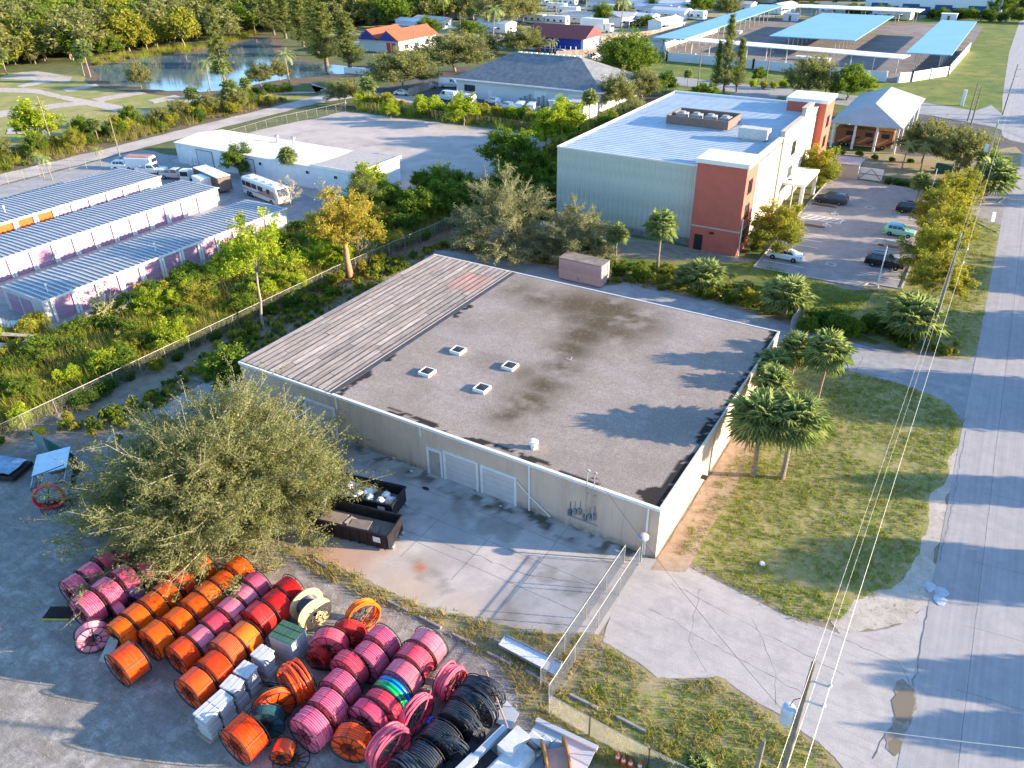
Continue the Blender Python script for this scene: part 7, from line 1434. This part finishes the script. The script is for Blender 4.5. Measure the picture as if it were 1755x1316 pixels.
# shaded forest beyond the pond: nearest trees singly, the mass behind as one
n = 0
fz = [G(-60,118), G(0,118), G(100,108), G(160,104), G(240,92), G(300,88), G(345,82), G(395,68), G(440,58), G(470,50), G(560,60), G(625,50), G(640,0), G(640,-60), G(-120,-60)]
while n < 215:
    px_, py_ = rr.uniform(-30,640), rr.uniform(20,128)
    x, y = G(px_, py_)
    if not inside(fz, x, y): continue
    plant('forest' if rr.random() < .85 else 'feather', x, y, rr.uniform(8,14), 'tree in the mixed woodland beyond the pond', None, 'woodland beyond the pond', wide=rr.uniform(.9,1.4)); n += 1
protoF = [cm for _, cm in PR['forest']]
fz2 = [(-700,120),(-262,125),(-290,170),(-300,215),(-285,262),(-235,285),(-222,330),(-260,420),(-420,640),(-900,640)]
fo = scatter('woodland', fz2, .022, protoF, .9, 1.6, 'mass of mixed green woodland filling the distance beyond the pond', 'woodland', px=False)
fo2 = scatter('woodland', [(-420,430),(-200,410),(-60,445),(30,450),(60,900),(-700,900)], .012, protoF, .8, 1.4, 'scattered treetops beyond the RV park at the top edge', 'woodland', px=False, clump=.5, seed=8)
# trees on the far side of the street, seen through their long shadows
PR['dense'] = []
for k in range(2): PR['dense'].append((PR['green'][k][0], (lambda me: (me.transform(Matrix.Translation((0,0,.5))), me)[1])(shrub('dense_%d' % k, 9.5, 7.5, lf_green, 181+k, 16000, .5, 22))))
HT['dense'] = 10; NMS['dense'] = 'street_tree'
for k, (x, y, kind, h, wd) in enumerate([(27,60.5,'dense',9.0,.5),(25.4,70.2,'dense',7.4,.42),(24.5,84.5,'dense',9.4,.9),(25.7,49.1,'dense',5.9,.55),(25.2,45,'dense',5.8,.5),(25,101.7,'dense',9.4,1.0),(34,125,'olive',9,.9),(28,118,'dense',7,.8),(44,132,'olive',9,.8),(36,160,'olive',9,.8),(40,190,'olive',10,1),(38,225,'olive',10,1),(36,262,'olive',9,1)]):
    plant(kind, x, y, h, 'street-side tree across the road whose long shadow reaches the asphalt', None, 'trees across the street', wide=wd)
# turf, weeds and reeds
B_turf = [blades('turf_tuft_%d' % k, lf_turf, 200+k, 9, .16, .13, .026, .7) for k in range(3)]; B_dry = [blades('dry_tuft_%d' % k, lf_dry, 210+k, 10, .26, .16, .022, .7) for k in range(2)]
B_reed = [blades('reed_%d' % k, (lf_dry, lf_hedge, lf_lime)[k], 220+k, 26, 1.3, .3, .022, .45) for k in range(3)]; B_low = [shrub('low_weed_%d' % k, .5, .4, (lf_green, lf_hedge)[k], 230+k, 160, .12, 4) for k in range(2)]
lawnP = [(1168,950),(1230,828),(1285,765),(1310,700),(1345,605),(1440,637),(1560,668),(1648,722),(1636,760),(1618,800),(1594,850),(1578,900),(1555,960),(1510,1005),(1440,1050),(1380,1056),(1300,1016),(1200,968)]
scatter('lawn_grass', lawnP, 13, B_turf, .6, 1.15, 'short green and straw turf of the lawn beside the warehouse', 'grass', clump=.33, z=.02, grow=1.035)
scatter('lower_lawn_grass', [(945,1205),(1034,1110),(1090,1140),(1130,1170),(1225,1168),(1330,1235),(1395,1278),(1450,1335),(1400,1345),(1040,1345)], 16, B_turf+B_dry[:1], .7, 1.3, 'patchy green and straw turf of the lower lawn', 'grass', clump=.34, z=.02, seed=5, grow=1.03)
scatter('strip_weeds', [(475,930),(540,952),(640,1002),(760,1050),(900,1084),(1030,1094),(938,1203),(945,1245),(1030,1300),(980,1310),(900,1222),(860,1148),(760,1078),(640,1030),(540,982)], 12, B_dry+B_dry+B_turf[:1], .7, 1.5, 'dry weeds along the strip between the yard slabs and the reels', 'weeds', clump=.40, z=.02, seed=6, grow=1.02)
scatter('verge_grass', [(1650,360),(1715,385),(1700,450),(1688,540),(1670,600),(1600,600),(1440,555),(1250,455),(1300,452),(1450,497),(1545,500),(1560,440)], 5, B_turf, .9, 1.6, 'short turf of the verge and the lawn round the parking lot', 'grass', clump=.38, z=.02, seed=7)
scatter('thicket_reeds', thk, 2.8, B_reed+B_reed[:1], .9, 1.7, 'tall tawny and green reeds filling the thicket by the storage rows', 'reeds', px=False, clump=.36, z=0, seed=9)
scatter('thicket_weeds', thk, 2.2, B_low, .8, 2.2, 'low leafy weeds covering the ground of the thicket', 'weeds', px=False, clump=.3, z=0, seed=10)
scatter('bank_weeds', [(1040,490),(1180,505),(1345,545),(1400,560),(1560,600),(1640,612),(1640,590),(1530,560),(1390,520),(1240,470),(1040,445)], 2.5, B_low+B_dry, .6, 1.6, 'weeds on the bank behind the rear lane', 'weeds', clump=.4, seed=11)
scatter('lane_weeds', [(100,735),(250,690),(420,560),(600,470),(760,420),(860,425),(1000,452),(1000,462),(800,432),(745,430),(560,560),(440,640),(330,660),(200,770)], 5.0, B_low+B_dry+B_dry, .6, 2.0, 'scruffy weeds along the fence and the back lane', 'weeds', clump=.40, seed=12)
scatter('lot_reeds', [(-137,149),(-95,149.5),(-76,148),(-72,128),(-74,116),(-64,112),(-58,130),(-58,158),(-137,158)], .8, B_reed, 1.0, 1.9, 'tawny reeds behind the shell lot', 'reeds', px=False, clump=.38, seed=13)
scatter('roadside_weeds', [(-176,30),(-158.5,30),(-158.5,150),(-176,146)], .7, B_low+B_reed[:2], .8, 2.0, 'rough weeds along the side road hedge', 'weeds', px=False, clump=.4, seed=14)
scatter('pond_weeds', [(140,108),(157,114),(205,106),(294,93),(342,87),(393,74),(440,62),(440,54),(390,66),(340,78),(290,84),(200,96)], .5, B_reed+B_low, 1.0, 1.8, 'tawny scrub on the far bank of the pond', 'scrub', seed=15)

for gname, lab, L_, (h0, h1), ks in [('trees at the top right', 'tree in the stand at the top right corner by the street', [(1690+k*9, 12+(k%3)*9) for k in range(9)], (8,13), ['olive','feather','green']),
  ('trees along the top edge', 'tree among the buildings along the top edge', [(640+k*34+rr.uniform(-14,14), 6+rr.uniform(-4,30)) for k in range(18)], (6,10), ['olive','green','queen']),
  ('bushes behind the open shed', 'bush in the strip behind the open shed and compound wall', [(1290+k*17, 150+rr.uniform(-3,3)) for k in range(6)], (1.5,2.5), ['bush'])]:
    for q in L_: plant(rr.choice(ks), *G(*q), rr.uniform(h0,h1), lab, None, gname)
for k in range(26):
    t_ = k/25; x = -69.5+rr.uniform(-.5,2.6); y = 22+66*t_
    plant('bush', x, y, rr.uniform(.8,1.9), 'low bush pushing through the chain-link fence by the back lane', rr.choice([0,1,3]), 'bushes along the back lane fence', wide=rr.uniform(.9,1.4))
B_grit = [npmesh('grit_%d' % k, *(lambda V: (V, np.array([(0,1,2),(0,2,3),(0,3,1),(1,3,2)])))(np.array([(0,0,.05),(.06,0,0),(-.03,.05,0),(-.03,-.05,0)])*(1+k*.4)), m_grit) for k in range(2)]
scatter('shoulder_grit', [(1660,725),(1648,790),(1625,870),(1612,960),(1600,1015),(1580,1060),(1500,1085),(1400,1085),(1300,1045),(1200,992),(1160,965),(1200,972),(1300,1022),(1420,1058),(1500,1010),(1560,960),(1600,850),(1630,760)], 7, B_grit, .15, .7, 'loose shell grit along the edge of the lawn and street', 'gravel', clump=.42, z=.02, seed=31)
scatter('yard_grit', [(0,830),(300,880),(560,1010),(860,1160),(900,1316),(0,1400)], 4, B_grit, .12, .6, 'loose stones on the gravel of the reel yard', 'gravel', clump=.4, z=.013, seed=32)

for k in range(60):
    x, y = rr.uniform(-84.5,-70), 20+72*(k+.5)/60
    plant('bush' if k % 4 else 'green', x, y, rr.uniform(1.8,3.3), 'leafy bush rising above the reeds between the nearest storage row and the fence', rr.choice([0,0,1,2,3,3]), 'bushes rising from the reeds', wide=rr.uniform(1.0,1.4))
